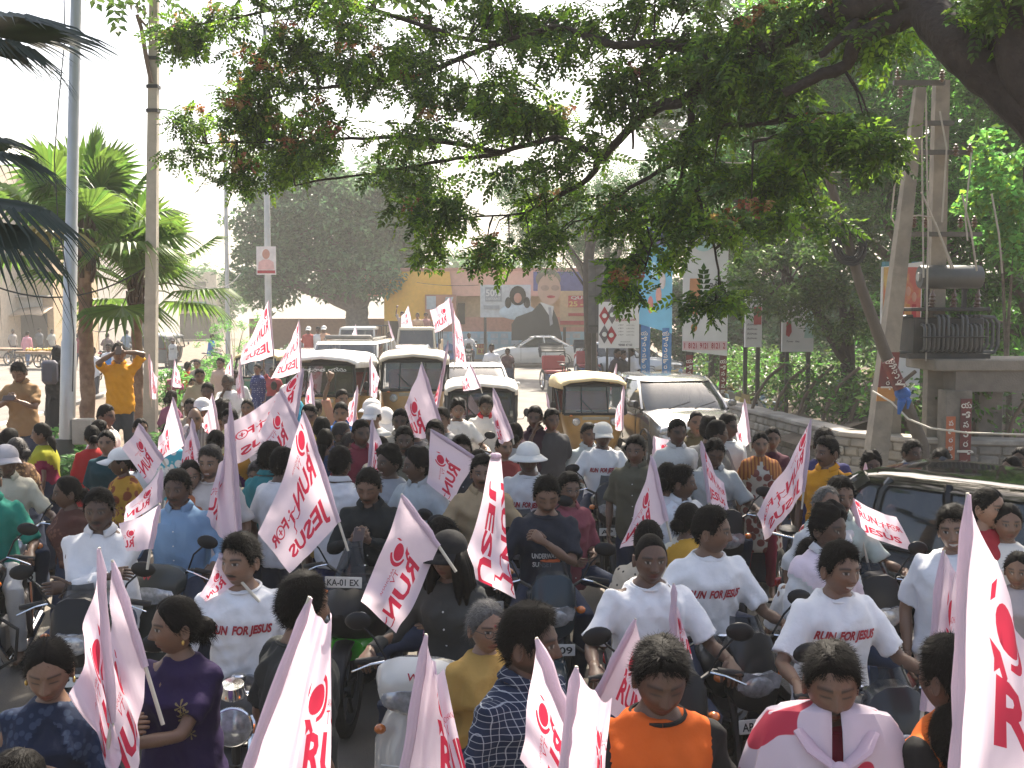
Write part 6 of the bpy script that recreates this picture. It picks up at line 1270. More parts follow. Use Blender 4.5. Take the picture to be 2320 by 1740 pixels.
bb('dark_opening', 842, 690, 862, 745, mat('opening', (.03, .025, .02), .9), -.08, .1); bb('dark_opening', 880, 700, 900, 760, MATS['opening'], -.08, .1); bb('door_recess', 990, 655, 1005, 700, MATS['opening'], -.35, .1)
bb('blue_wall', 935, 716, 1345, 775, mat('mural_blue', (.32, .52, .62), .8, col2=(.3, .34, .36), vscale=1.4), -.5, .25)
for k in range(14): bb('mural_tile', 950 + 22 * k, 720, 966 + 22 * k, 730, mat('mural_pale', (.42, .5, .54), .8), -.53, .02)
for k in range(14): bb('mural_tile', 950 + 22 * k, 733, 966 + 22 * k, 743, MATS['mural_pale'], -.53, .02)
sg = bb('neet_sign', 1030, 742, 1052, 765, mat('sign_yellow', (.55, .42, .12), .7), -.55, .03); text_obj('lettering', 'NEET', PRINT_RED, t, (bx(1041) - ox, -.58, bz_(747)), (1, 0, 0), (0, 0, 1), .22, .5, .03); text_obj('lettering', 'B.E', PRINT_RED, t, (bx(1041) - ox, -.58, bz_(758)), (1, 0, 0), (0, 0, 1), .2, .35, .03)
for k in range(4): g = MB(); g.lathe([(.16, 0), (.26, 0), (.26, .01)], (bx(950 + 22 * (k % 2)) - ox, -.54, bz_(752 + 14 * (k // 2))), (0, -1, 0), 18); g.build('mural_ring', mat('ring_blue', (.06, .16, .4), .7), t)
hb_ = bb('signboard', 922, 637, 988, 690, mat('signboard_rust', (.42, .2, .12), .7), -1.1, .1); bb('sign_picture', 925, 640, 945, 668, mat('sign_pic', (.45, .5, .52), .7), -1.12, .03); g = MB(); g.prism([(bx(958) - ox, bz_(672)), (bx(972) - ox, bz_(672)), (bx(982) - ox, bz_(642)), (bx(966) - ox, bz_(642))], -1.13, -1.105); g.build('sign_slash', MATS['sign_pic'], t); text_obj('lettering', 'MAX', PRINT_W, t, (bx(965) - ox, -1.13, bz_(682)), (1, 0, 0), (0, 0, 1), .25, 1.0, .02)
# 50 per cent hoarding and the cut-out portrait
t2 = thing('hoarding', 'white hoarding reading 50% with a dark-haired woman', 'hoarding', (bx(1090), Yb - 2, 0)); o2 = bx(1090)
def bc(name, x0, y0, x1, y1, m, yo, d=.06): g = MB(); g.box(((bx(x0) + bx(x1)) / 2 - o2, yo, (bz_(y0) + bz_(y1)) / 2), (bx(x1) - bx(x0), d, bz_(y0) - bz_(y1))); return g.build(name, m, t2, smooth=False)
bc('panel', 1040, 617, 1145, 685, mat('board_grey', (.5, .53, .54), .6), 0); bc('number_panel', 1050, 622, 1085, 652, mat('panel_grey', (.3, .32, .34), .6), -.05); text_obj('lettering', '50%', PRINT_W, t2, (bx(1067) - o2, -.09, bz_(634)), (1, 0, 0), (0, 0, 1), .36, .75, .03); text_obj('lettering', 'DISCOUNT', PRINT_W, t2, (bx(1067) - o2, -.09, bz_(646)), (1, 0, 0), (0, 0, 1), .12, .7, .02); bc('caption', 1047, 660, 1080, 668, MATS['panel_grey'], -.05)
for c, r, m in (((1118, 640), (.42, .05, .5), HAIRM['k']), ((1118, 644), (.24, .08, .3), MATS['poster_skin']), ((1098, 655), (.16, .05, .3), HAIRM['k']), ((1137, 655), (.16, .05, .3), HAIRM['k'])): g = MB(); g.ell((bx(c[0]) - o2, -.06, bz_(c[1])), r, 14, 8); g.build('printed_head', m, t2)
g = MB(); g.ell((bx(1118) - o2, -.05, bz_(674)), (.95, .05, .4), 16, 8); g.build('printed_dress', mat('print_dress', (.5, .6, .65), .7), t2)
g = MB()
for x in (1050, 1135): g.box((bx(x) - o2, .1, bz_(650) / 2), (.14, .14, bz_(650)))
g.build('post', dark, t2)
t3 = thing('portrait_cutout', 'giant cut-out of a man in spectacles and a black suit beside the shop', 'cut-out', (bx(1190), Yb - 4, 0)); o3 = PD(1190, 700, Yb - 4).x; t3.location.x = o3
def cz(y): return PD(1000, y, Yb - 4).z
def cxx(x): return PD(x, 700, Yb - 4).x - o3
def poly(name, pts, m, y0, y1): g = MB(); g.prism([(cxx(x), cz(y)) for x, y in pts], y0, y1); return g.build(name, m, t3, smooth=False)
suit = mat('print_suit', (.03, .032, .03), .7, var=.3, vscale=.8)
poly('suit', [(1105, 735), (1105, 700), (1115, 685), (1150, 672), (1165, 655), (1195, 668), (1205, 690), (1215, 735)], suit, -.06, .0); poly('shirt_front', [(1166, 652), (1196, 662), (1192, 690)], PRINT_W, -.09, -.062); poly('tie', [(1184, 664), (1190, 664), (1194, 700), (1188, 704)], mat('tie_grey', (.3, .3, .32), .7), -.12, -.092)
def elc(name, c, rx, ry, m, y0, y1, n=26): return poly(name, [(c[0] + rx * math.cos(2 * math.pi * k / n), c[1] + ry * math.sin(2 * math.pi * k / n)) for k in range(n)], m, y0, y1)
elc('hair', (1184, 603), 27, 22, mat('print_hair', (.2, .17, .13), .8, var=.4, vscale=2), -.05, .0); elc('face', (1186, 625), 25, 33, mat('print_face', (.5, .33, .25), .7, var=.05), -.09, -.055); elc('mouth', (1190, 641), 9, 3, PRINT_RED, -.11, -.092)
for s in (-1, 1): elc('spectacle', (1188 + s * 11, 622), 9, 6, mat('print_spec', (.36, .24, .19), .5), -.11, -.092)
poly('support', [(1150, 735), (1160, 735), (1160, 785), (1150, 785)], dark, .02, .1); poly('support', [(1190, 735), (1200, 735), (1200, 785), (1190, 785)], dark, .02, .1)
t4 = thing('hoarding', 'cream hoarding with a red dated panel reading 25, beside the portrait', 'hoarding', (bx(1250), Yb - 2.5, 0)); o4 = bx(1250)
def bd(name, x0, y0, x1, y1, m, yo, d=.06): g = MB(); g.box(((bx(x0) + bx(x1)) / 2 - o4, yo, (bz_(y0) + bz_(y1)) / 2), (bx(x1) - bx(x0), d, bz_(y0) - bz_(y1))); return g.build(name, m, t4, smooth=False)
bd('panel', 1150, 590, 1320, 630, mat('purple_panel', (.09, .10, .28), .7), .1); bd('panel', 1205, 630, 1320, 705, mat('cream_panel', (.5, .38, .24), .7), 0); bd('red_panel', 1222, 640, 1300, 664, mat('red_panel_m', (.4, .04, .05), .7), -.06); text_obj('lettering', 'QUIT J', PRINT_W, t4, (bx(1250) - o4, -.1, bz_(645)), (1, 0, 0), (0, 0, 1), .2, 1.1, .02); text_obj('lettering', '25 - 27', mat('gold_print', (.6, .45, .15), .6), t4, (bx(1250) - o4, -.1, bz_(657)), (1, 0, 0), (0, 0, 1), .27, 1.3, .03); bd('caption', 1222, 676, 1300, 682, MATS['red_panel_m'], -.05); bd('caption', 1205, 692, 1320, 700, MATS['red_panel_m'], -.05)
g = MB()
for x in (1215, 1310): g.box((bx(x) - o4, .2, bz_(640) / 2), (.14, .14, bz_(640)))
g.build('post', dark, t4)
# ---- shops on the far side of the left street
def shopfront(label, x0, x1, Y, H_, m, seed, awn, floors=3, sign=None):
    rr = random.Random(seed); a = PD(x0, 750, Y).x; c = PD(x1, 750, Y).x; t = thing('shop_house', label, 'building', ((a + c) / 2, Y, 0)); w = c - a; g = MB(); g.box((0, 3.5, H_ / 2), (w, 7, H_)); g.build('wall', m, t, smooth=False)
    fh = H_ / floors
    for f in range(1, floors):
        nw = max(2, int(w / 2.0))
        for k in range(nw):
            X = -w / 2 + w * (k + .5) / nw; g = MB(); g.box((X, -.02, fh * (f + .5)), (1.0, .1, 1.3)); wn_ = g.build('window', mat('window_dark', (.06, .06, .06), .3), t); g = MB(); g.box((X, -.1, fh * (f + .5) - .72), (1.2, .2, .1)); g.build('window_sill', conc, wn_)
        g = MB(); g.box((0, -.4, fh * f), (w, .8, .15)); g.build('balcony_slab', conc, t)
    ns = max(1, int(w / 3))
    for k in range(ns):
        X = -w / 2 + w * (k + .5) / ns; g = MB(); g.box((X, -.03, 1.3), (w / ns * .8, .12, 2.4)); g.build('shop_opening', mat('shop_dark', (.05, .045, .04), .8), t)
        g = MB(); g.sheet([[(X + u * w / ns * .5, -.1 - 1.6 * v, 2.9 - .5 * v - .06 * math.cos(u * 5)) for u in np.linspace(-1, 1, 7)] for v in (0, .5, 1)]); g.build('awning', mat('awning_%d' % ((seed + k) % 4), ((.45, .38, .28), (.3, .28, .25), (.4, .3, .2), (.2, .25, .24))[(seed + k) % 4], .8), t).modifiers.new('t', 'SOLIDIFY').thickness = .03
        g = MB(); g.box((X, -.2, 3.1), (w / ns * .7, .1, .6)); g.build('signboard', mat('shopsign_%d' % ((seed + k) % 3), ((.06, .16, .15), (.35, .1, .08), (.4, .4, .38))[(seed + k) % 3], .6), t)
    return t
shopfront('cream three-storey shop house behind the near palm fronds', -330, -20, 62, 11, mat('cream_plaster', (.5, .43, .33), .85), 1, 0)
shopfront('tan shop house with awnings left of the lamp post', -20, 118, 66, 10.5, mat('tan_plaster', (.45, .33, .2), .85), 2, 0)
shopfront('grey two-storey shop house between lamp post and palm', 118, 215, 74, 7, mat('grey_plaster', (.4, .37, .33), .85), 3, 0, 2)
shopfront('white low shop beyond the palm trunks', 215, 330, 84, 6.5, mat('white_plaster', (.5, .48, .44), .85), 5, 0, 2)
shopfront('pale low shop at the far bend of the left street', 330, 470, 98, 6, mat('pale_plaster', (.48, .44, .36), .85), 6, 0, 2)
g = MB(); A = PD(560, 690, 64); g.box((A.x + 4.2, 64, 1.1), (9.5, .3, 2.2)); tag(g.build('compound_wall', mat('brown_wall', (.22, .13, .09), .85), smooth=False), 'brown compound wall under the far shade tree', 'wall')
# ================================================================== vehicles in their places
def vp(px, Y): return (P(px, 900, Y).x, Y, 0)
auto('ochre auto-rickshaw with a cream roof, alone beside the silver hatchback', vp(1331, 20), R(4), (.40, .22, .05), (.60, .47, .25))
auto('black-fronted auto-rickshaw with a white roof behind the bearded rider', vp(1090, 18.6), R(2), (.06, .045, .03), (.62, .58, .5), glasscol=1)
auto('large auto with white roof and white lettering across a black windscreen', vp(752, 21.8), R(-2), (.35, .2, .05), (.70, .68, .64), 1.12, glasscol=1, banner='మారనాత యేసు')
auto('auto-rickshaw with a rolled canvas hood behind the broad mauve flag', vp(940, 23.5), R(3), (.38, .23, .08), (.42, .38, .30), 1.1)
auto('green and yellow auto-rickshaw behind the raised arm', vp(602, 30), R(-4), (.04, .16, .08), (.55, .42, .18), .95)
auto('distant dark auto-rickshaw parked on the left street', vp(375, 52), R(170), (.08, .09, .09), (.3, .3, .29), .95, 'auto-rickshaws on the left street')
car('silver-grey hatchback parked under the trees by the wall', vp(1520, 20.6), R(9), (.30, .30, .29), 3.95, 1.72, 1.5, metal=.6, plate='TS 08 EY')
car('black hatchback with open windows among the crowd', (4.0, 7.7, 0), R(42), (.012, .013, .013), 3.7, 1.62, 1.52, plate='TS 11 ED')
car('white sedan crossing side-on in front of the mural wall', (P(1212, 830, 53).x, 53, 0), R(-88), (.62, .62, .60), 4.45, 1.7, 1.48, sedan=True)
car('white saloon behind the black-fronted auto', vp(1075, 25.5), R(3), (.66, .65, .62), 4.2, 1.72, 1.5, sedan=True)
v = car('white jeep with a roof rack in the thick of the traffic', vp(806, 29.5), R(-2), (.66, .64, .6), 4.2, 1.76, 1.92, name='van', box=True, plate='AP 10')
g = MB()
for y in (-.9, -.2, .5, 1.2): g.tube([(-.62, y, 1.98), (.62, y, 1.98)], .02, 6)
for x in (-.62, .62): g.tube([(x, -1.0, 1.98), (x, 1.3, 1.98)], .025, 6); g.box((x, -.8, 1.94), (.04, .04, .1)); g.box((x, 1.1, 1.94), (.04, .04, .1))
g.box((0, -1.0, 2.03), (1.2, .16, .10), bev=.03); g.build('roof_rack', mat('rack_grey', (.2, .19, .17), .6), v)
car('white hatchback between the jeep and the truck', vp(925, 37), R(2), (.66, .65, .62), 3.7, 1.62, 1.52)
car('white car roof behind the closely printed flag', vp(695, 34), R(-3), (.66, .65, .62), 3.8, 1.65, 1.5)
car('white car half behind the low bushes', vp(700, 47), R(-30), (.64, .64, .62), 4.0, 1.68, 1.48, sedan=True)
car('white car parked behind the diamond board', vp(1425, 42), R(60), (.6, .6, .58), 4.0, 1.68, 1.48)
truck('cream mini truck carrying flag wavers at the far junction', (P(942, 800, 46).x, 46, 0), 0, (.55, .48, .34))
truck('white mini truck with a dark load frame by the shade tree', (P(806, 800, 47).x, 47, 0), R(-3), (.55, .53, .48))
cycle_rickshaw('cycle rickshaw with a red seat at the junction', (*vp(1268, 37)[:2], 0), R(14)); cycle_rickshaw('second cycle rickshaw further back with a brown hood', (*vp(1340, 41)[:2], 0), R(10))
c_ = push_cart('four-wheeled fruit cart on the left street', (*G(95, 836)[:2], 0), R(70)); g = MB(); rr = random.Random(6)
for k in range(40): g.ell((rr.uniform(-.45, .45), rr.uniform(-.8, .8), .86 + rr.random() * .06), (.07, .07, .06), 8, 6)
fr = g.build('fruit', mat('yellow_fruit', (.6, .42, .05), .5)); fr.matrix_world = Matrix.Translation(c_.location) @ Matrix.Rotation(R(70), 4, 'Z'); tag(fr, 'yellow fruit heaped on the push cart', 'fruit', kind='stuff')
push_cart('loaded hand cart standing by the shop awning', (*G(20, 826)[:2], 0), R(60)); bicycle('bicycle under the cyclist in blue on the left street', (*G(474, 850)[:2], 0), R(100), None); bicycle('black bicycle wheeled by the man in the saffron shirt', (P(1795, 1150, 8.9).x, 8.9, 0), R(-6))
# ================================================================== rally flags
FLAG_W = mat('flag_cloth', (.71, .595, .68), .75, var=.05, vscale=3, trans=.5, bump=.15, bscale=30); FLAG_R = mat('flag_print', (.55, .03, .07), .75, var=.08, trans=.4); STICK = mat('flag_stick', (.5, .46, .38), .6)
def flag_template(u0_=0.0, u1_=1.0, v0_=0.0, v1_=1.0):
    """one sheet cut along the outlines of the print: hoist at u=0, fly at u=1"""
    polys = []
    def txt(body, u0, v0, wd, ht, bold=.03, shear=0.0):
        V, F = text2d(body, bold, shear, 2); q = V.copy(); q[:, 0] = u0 + q[:, 0] / q[:, 0].max() * wd; q[:, 1] = v0 + q[:, 1] * ht; polys.append((q, F))
    def poly(pts): polys.append((np.array(pts, float), [tuple(range(len(pts)))]))
    txt('RUN', .09, .50, .37, .22, .035); txt('JESUS', .10, .08, .74, .25, .035); txt('F', .66, .52, .08, .18, .035); txt('R', .87, .52, .09, .18, .035); txt('TV', .21, .755, .075, .065, .0); txt('ARADHANA', .215, .835, .16, .035, .0)
    A = 0.66                                    # aspect: print is laid out on a sheet .66 as high as it is long
    def circ(cx, cy, r, n=18, a0=0): return [(cx + r * A * math.cos(a0 + 2 * math.pi * k / n), cy + r * math.sin(a0 + 2 * math.pi * k / n)) for k in range(n)]
    poly(circ(.125, .885, .075, 20))
    arc = [(.128 + .118 * A * math.cos(R(a)), .885 + .118 * math.sin(R(a))) for a in range(-85, 66, 15)]; arc2 = [(.118 + .098 * A * math.cos(R(a)), .885 + .098 * math.sin(R(a))) for a in range(60, -86, -15)]; poly(arc + arc2)
    poly([(.062, .80), (.10, .795), (.125, .73), (.118, .70), (.10, .745), (.082, .72), (.08, .76)]); poly([(.075, .99), (.062, .95), (.06, .90), (.072, .93)])
    # ring of the O with a cross
    o, i = circ(.805, .61, .10), circ(.805, .61, .078); n = len(o)
    for k in range(n): poly([o[k], o[(k + 1) % n], i[(k + 1) % n], i[k]])
    poly([(.775, .6), (.835, .6), (.835, .62), (.775, .62)]); poly([(.797, .56), (.813, .56), (.813, .66), (.797, .66)])
    # the runner
    poly(circ(.575, .66, .022, 10)); poly([(.54, .50), (.575, .49), (.59, .62), (.555, .63)]); poly([(.555, .60), (.505, .575), (.47, .60), (.475, .615), (.51, .598), (.55, .625)]); poly([(.585, .60), (.62, .57), (.645, .60), (.638, .61), (.618, .59), (.585, .62)])
    poly([(.54, .505), (.50, .46), (.45, .47), (.43, .50), (.44, .51), (.46, .485), (.50, .478), (.55, .51)]); poly([(.56, .50), (.60, .45), (.59, .38), (.62, .365), (.615, .355), (.575, .37), (.58, .44), (.54, .49)])
    def crop(V): q = V.copy(); q[:, 0] = (q[:, 0] - u0_) / (u1_ - u0_); q[:, 1] = (q[:, 1] - v0_) / (v1_ - v0_); return q
    polys = [(crop(V), F) for V, F in polys]
    verts, edges = [], []
    def key(p): return (round(p[0], 4), round(p[1], 4))
    idx = {}
    def vid(p):
        k = key(p)
        if k not in idx: idx[k] = len(verts); verts.append(Vector(k))
        return idx[k]
    segs = []
    for V, F in polys:
        cnt = {}
        for f in F:
            for a, b in zip(f, f[1:] + f[:1]): cnt[tuple(sorted((a, b)))] = cnt.get(tuple(sorted((a, b))), 0) + 1
        for (a, b), c in cnt.items():
            if c == 1: edges.append((vid(V[a]), vid(V[b])))
    for u in np.linspace(0, 1, 25):
        for v in np.linspace(0, 1, 15): vid((u, v))
    c = [vid(p) for p in ((0, 0), (1, 0), (1, 1), (0, 1))]; edges += [(c[0], c[1]), (c[1], c[2]), (c[2], c[3]), (c[3], c[0])]
    edges = [e for e in edges if e[0] != e[1]]
    r = delaunay_2d_cdt(verts, edges, [], 0, 1e-5); V = np.array([tuple(p) for p in r[0]]); F = np.array([tuple(f) for f in r[2] if len(f) == 3])
    cen = V[F].mean(1); keep = ((cen > 0) & (cen < 1)).all(1); F = F[keep]; us = np.unique(F); mp = np.zeros(len(V), int); mp[us] = np.arange(len(us)); V = np.clip(V[us], 0, 1); F = mp[F]; cen = V[F].mean(1); red = np.zeros(len(F), bool)
    for Vp, Fp in polys:
        for f in Fp:
            q = Vp[list(f)]; ins = np.zeros(len(cen), bool); j = len(q) - 1
            for i in range(len(q)):
                yi, yj = q[i, 1], q[j, 1]
                cond = ((yi > cen[:, 1]) != (yj > cen[:, 1])); 
                if yi != yj: ins ^= cond & (cen[:, 0] < (q[j, 0] - q[i, 0]) * (cen[:, 1] - yi) / (yj - yi) + q[i, 0])
                j = i
            red |= ins
    return V, F, red
FTS = {'A': flag_template(), 'B': flag_template(-.10, .52, .36, 1.12), 'C': flag_template(-.22, .36, .42, 1.10), 'D': flag_template(-.02, .66, -.06, .62), 'E': flag_template(-.30, .27, .40, 1.25), 'F': flag_template(-.02, .30, .30, 1.03)}; NFLAG = [0]
def flag(label, tip, hb, ft_, fb, Y, end=None, folds=2.5, amp=1.0, dy=(0, 0, 0, 0), bare=0, sag=.06, tm=None):
    """corners are shown-picture points; the cloth hangs in folds at distance Y"""
    NFLAG[0] += 1; k = NFLAG[0]; rr = random.Random(k * 7 + 1)
    if Y > 8:
        ex = lambda p: (tip[0] + (p[0] - tip[0]) * 1.16, tip[1] + (p[1] - tip[1]) * 1.12)
        hb, ft_, fb = ex(hb), ex(ft_), ex(fb)
    c = [np.array(PD(*p, Y + d)) for p, d in zip((tip, hb, ft_, fb), dy)]; base = Vector(c[1]); V, F, red = FTS[tm or TMF.get(k) or 'BCEB'[k % 4]]; u, v = V[:, 0], V[:, 1]
    W = np.outer((1 - u) * v, c[0]) + np.outer((1 - u) * (1 - v), c[1]) + np.outer(u * v, c[2]) + np.outer(u * (1 - v), c[3])
    s = np.linalg.norm(c[0] - c[1]); sz = max(s, np.linalg.norm(c[2] - c[0])); a = .05 * sz * amp; ph = rr.uniform(0, 6)
    env = np.clip(u * 3, 0, 1) * (.45 + .55 * u)
    W[:, 1] += env * a * (np.sin(2 * np.pi * folds * (u + .22 * (1 - v)) + ph) + .45 * np.sin(2 * np.pi * folds * 1.9 * (u - .15 * v) + ph * 2)) + .35 * a * np.sin(2 * np.pi * 1.3 * (v + u * .6) + ph) * u
    W[:, 0] += env * a * .45 * np.sin(2 * np.pi * folds * .8 * (u + .3 * v) + ph * 1.7); W[:, 2] -= sag * sz * np.sin(np.pi * np.clip(u, 0, 1)) * (.4 + .6 * v) - env * a * .25 * np.sin(2 * np.pi * 2 * u + ph)
    t = thing('rally_flag', label, 'flag', base, 0, 'run-for-Jesus rally flags'); W = W - np.array(base)
    link('cloth', np_mesh('cloth', W, F, [FLAG_W, FLAG_R], red.astype(int) if not bare else None, smooth=True), t)
    top = Vector(c[0] - c[1]); r0 = .011; g = MB(); e = (PD(*end, Y) - base) if end else -top.normalized() * max(.28, .55 * .6)
    d = top.normalized(); g.tube([top + d * .004, Vector(), e], [.005, .008, .008], 8); g.build('pole', STICK, t)
    # sewn sleeve round the pole
    g = MB(); g.tube([top * (1 - q / 8) + Vector((rr.uniform(-.003, .003), rr.uniform(-.003, .003), 0)) for q in range(9)], [.006] + [.015 + rr.uniform(-.002, .004) for _ in range(7)] + [.014], 9); g.build('sleeve', FLAG_W, t)
    return t
TMF = {1: 'F', 2: 'B', 3: 'B', 4: 'C', 5: 'E', 6: 'C', 7: 'B', 8: 'E', 9: 'B', 10: 'C', 11: 'A', 12: 'A', 13: 'B', 16: 'A', 17: 'A', 18: 'C', 22: 'D', 23: 'A', 27: 'B', 29: 'B', 30: 'D', 33: 'A', 35: 'A', 37: 'A', 42: 'B', 49: 'B'}
FL = [
('largest rally flag, close up, its white pole sleeve upright at the picture edge', (2090, 1068), (2058, 1730), (2255, 1420), (2330, 1760), 2.9, (2050, 1900), 1.6, .8, (0, 0, .25, .15)),
('rally flag hanging from the caped youth behind the largest flag', (2040, 1190), (1993, 1535), (2095, 1235), (2085, 1530), 4.5, None, 2, .8),
('rally flag with mirrored lettering in the navy-veiled woman\'s raised hand', (215, 1185), (242, 1560), (158, 1500), (262, 1720), 3.7, (228, 1640), 2, 1),
('rally flag held on a thin stick by the woman in the purple dress', (243, 1212), (314, 1440), (226, 1480), (292, 1690), 3.95, (352, 1565), 2, 1),
('rally flag with a folded-over tip in front of the man in the dark grey tee', (668, 1292), (522, 1690), (716, 1330), (705, 1740), 2.95, (505, 1740), 2, .8, (0, 0, .05, 0)),
('rally flag in front of the white scooter, its stick poking out on top', (920, 1372), (868, 1700), (952, 1450), (1030, 1720), 3.3, (862, 1740), 2, 1),
('rally flag with mirrored RU in front of the checked-shirt man', (1160, 1380), (1246, 1600), (1122, 1640), (1225, 1790), 3.25, (1275, 1680), 1.6, .7),
('rally flag with a flapping corner held by the front man in orange', (1245, 1442), (1212, 1700), (1318, 1512), (1312, 1710), 3.1, (1205, 1740), 2, 1),
('rally flag reading RU between the shaven-headed rider and the front man in orange', (1372, 1338), (1282, 1515), (1402, 1430), (1392, 1590), 4.2, (1250, 1575), 1.4, .6),
('small narrow rally flag drooping across the shaven-headed rider\'s chest', (1455, 1262), (1452, 1415), (1470, 1330), (1494, 1425), 5.0, (1450, 1440), 2, .7),
('widest rally flag, RUN JESUS mirrored, stretched before the black-shirted man', (655, 887), (732, 1128), (560, 1150), (622, 1238), 6.6, (752, 1190), 1.3, .5),
('long rally flag streaming with its FOR mirrored above the girl in the white polo', (655, 795), (640, 905), (512, 905), (520, 985), 10.8, (636, 960), 1.5, .8),
('sunlit cream rally flag behind the girl with the side braid', (605, 840), (645, 925), (562, 930), (585, 1005), 9.2, (660, 960), 1.5, .7),
('tall folded mauve rally flag in front of the bearded smiling man', (497, 868), (522, 1190), (476, 1010), (442, 1115), 7.4, (530, 1230), 2, 1),
('pointed rally flag in front of the bald man', (414, 905), (436, 1000), (398, 960), (394, 1005), 9.5, (445, 1030), 2, .8),
('rally flag held high on a raised arm in front of the green auto', (580, 648), (590, 755), (536, 735), (524, 772), 18, (590, 800), 1.5, .8),
('closely printed rally flag beside the raised arm, over the white vehicle roof', (646, 690), (650, 790), (622, 745), (592, 805), 20, (652, 830), 1.5, .8),
('slim rally flag in front of the lettered black windscreen', (672, 805), (678, 890), (662, 850), (660, 890), 14, (682, 920), 2, .8),
('rally flag beside the mustached man in the blue shirt', (772, 833), (766, 912), (757, 868), (750, 912), 13, (764, 935), 2, .7),
('pale rally flag beside the round mirror of the canvas-topped auto', (800, 768), (800, 845), (818, 812), (812, 850), 17, (800, 870), 2, 1),
('broad mauve rally flag in front of the canvas-topped auto', (910, 783), (950, 915), (876, 870), (897, 930), 11, (960, 950), 1.6, .9),
('red-glowing rally flag reading JESUS downward beside the black-fronted auto', (968, 735), (945, 890), (955, 800), (928, 880), 13, (940, 920), 1.5, .8),
('tall rally flag reading UN JESUS in front of the distant blue mural', (977, 655), (982, 765), (995, 700), (1003, 782), 15.5, (980, 800), 1.5, .7),
('white rally flag bunched at the top of the tallest flag pole', (972, 643), (978, 690), (934, 668), (944, 712), 15.3, (980, 720), 2, 1.2),
('rally flag against the windscreen of the white sedan', (1015, 785), (1035, 832), (1000, 818), (1002, 838), 17, (1042, 850), 1.5, .7),
('rally flag in front of the rider with the red collar', (1065, 838), (1102, 935), (1064, 885), (1076, 945), 10.5, (1110, 960), 1.6, .9),
('mauve rally flag reading RUN beside the smiling man in the light grey shirt', (930, 928), (1015, 985), (924, 1030), (968, 1068), 8.4, (1040, 1002), 1.5, .7),
('narrow mauve rally flag behind the laughing boy', (805, 905), (798, 1010), (832, 972), (815, 1018), 9, (796, 1035), 2, .9),
('rally flag with a mirrored R across the front of the black motorcycle fairing', (868, 1068), (948, 1180), (776, 1300), (858, 1372), 5.4, (985, 1235), 1.5, .7),
('rally flag with JESUS running down beside the tan-shirted man', (1082, 985), (1060, 985), (1110, 1290), (1000, 1235), 6.0, (1058, 986), 1.2, .7),
('rally flag with one R beside the man in the white shirt looking aside', (1407, 983), (1440, 1125), (1362, 1130), (1342, 1188), 6.8, (1450, 1170), 1.6, .9),
('square of rally flag in front of the silver hatchback bumper', (1413, 942), (1413, 1000), (1462, 948), (1458, 1002), 11, None, 1.5, .6),
('mirrored rally flag across the man in grey looking down at his motorcycle', (1515, 953), (1532, 1085), (1562, 1045), (1578, 1102), 8, (1540, 1120), 1.6, .8),
('rally flag between the policeman\'s companion and the wall', (1608, 862), (1618, 945), (1592, 925), (1600, 962), 13, (1622, 975), 1.6, .7),
('long rally flag slanting before the man in the saffron shirt by the bicycle', (1752, 905), (1738, 1045), (1645, 1085), (1668, 1138), 8.4, (1732, 1100), 1.8, .9),
('short rally flag in front of the boy in the dark tee', (1870, 1000), (1869, 1092), (1848, 1075), (1840, 1095), 9.3, (1868, 1120), 1.6, .7),
('rally flag reading ES spread against the black car door', (1838, 1072), (1858, 1150), (1938, 1118), (1972, 1190), 7.2, None, 1.3, .6),
('small tip of a rally flag over the black car roof', (1965, 976), (1963, 1010), (1988, 1003), (1984, 1018), 11.5, (1962, 1030), 1.5, .7),
('small mauve rally flag beside the diamond board', (1332, 785), (1328, 840), (1318, 820), (1316, 845), 22, (1327, 860), 1.5, .7),
('rally flag held out of the ochre auto beside the silver hatchback', (1347, 833), (1345, 918), (1334, 878), (1332, 918), 17.5, (1345, 935), 1.8, .9),
('rally flag at the shaded side of the ochre auto', (1180, 848), (1192, 918), (1188, 880), (1176, 925), 15.5, (1196, 940), 1.6, .8),
('rally flag between the white-capped woman and the woman in blue print', (300, 915), (345, 985), (268, 962), (318, 1030), 8.8, (360, 1010), 1.5, .8),
('half-hidden rally flag beside the concrete pole', (322, 765), (326, 850), (336, 810), (338, 850), 15.3, (328, 880), 1.5, .8),
('white rally flag in front of the oleander shrub', (377, 775), (372, 828), (388, 808), (390, 830), 22, (370, 850), 1.5, .8),
('rally flag rising between the child in pink and the bald man', (373, 858), (396, 950), (350, 935), (346, 980), 10.8, (404, 980), 1.6, .8),
('rally flag with a lone R beside the white helmet', (458, 850), (472, 930), (440, 905), (442, 938), 12, (478, 955), 1.6, .8),
('small rally flag behind the man resting his chin', (500, 766), (503, 812), (489, 795), (486, 818), 18.5, (504, 830), 1.5, .7),
('small rally flag beside the woman in the navy print', (518, 778), (526, 850), (512, 815), (514, 850), 17.5, (528, 870), 1.5, .7),
('rally flag slanting across the yellow-patterned sari', (348, 1012), (345, 1085), (270, 1095), (268, 1130), 7.0, (344, 1130), 1.5, .8),
('rally flag behind the folded-arms man\'s shoulder', (345, 1090), (325, 1185), (258, 1130), (272, 1190), 6.2, (318, 1230), 1.3, .7),
('rally flag poking up behind the seated man in the white printed tee', (475, 1195), (520, 1255), (432, 1285), (442, 1300), 5.3, (560, 1300), 1.3, .7),
('tiny flag waved over the truck by the standing figures', (882, 660), (890, 700), (870, 680), (868, 702), 47, None, 1.5, .6),
('tiny flag leaning from the truck side', (838, 692), (850, 728), (842, 712), (848, 735), 45, None, 1.5, .6),
('tiny pink flag on the bonnet of the far van', (768, 700), (772, 735), (762, 718), (760, 735), 44, None, 1.5, .6),
]
for f in FL: flag(*f)
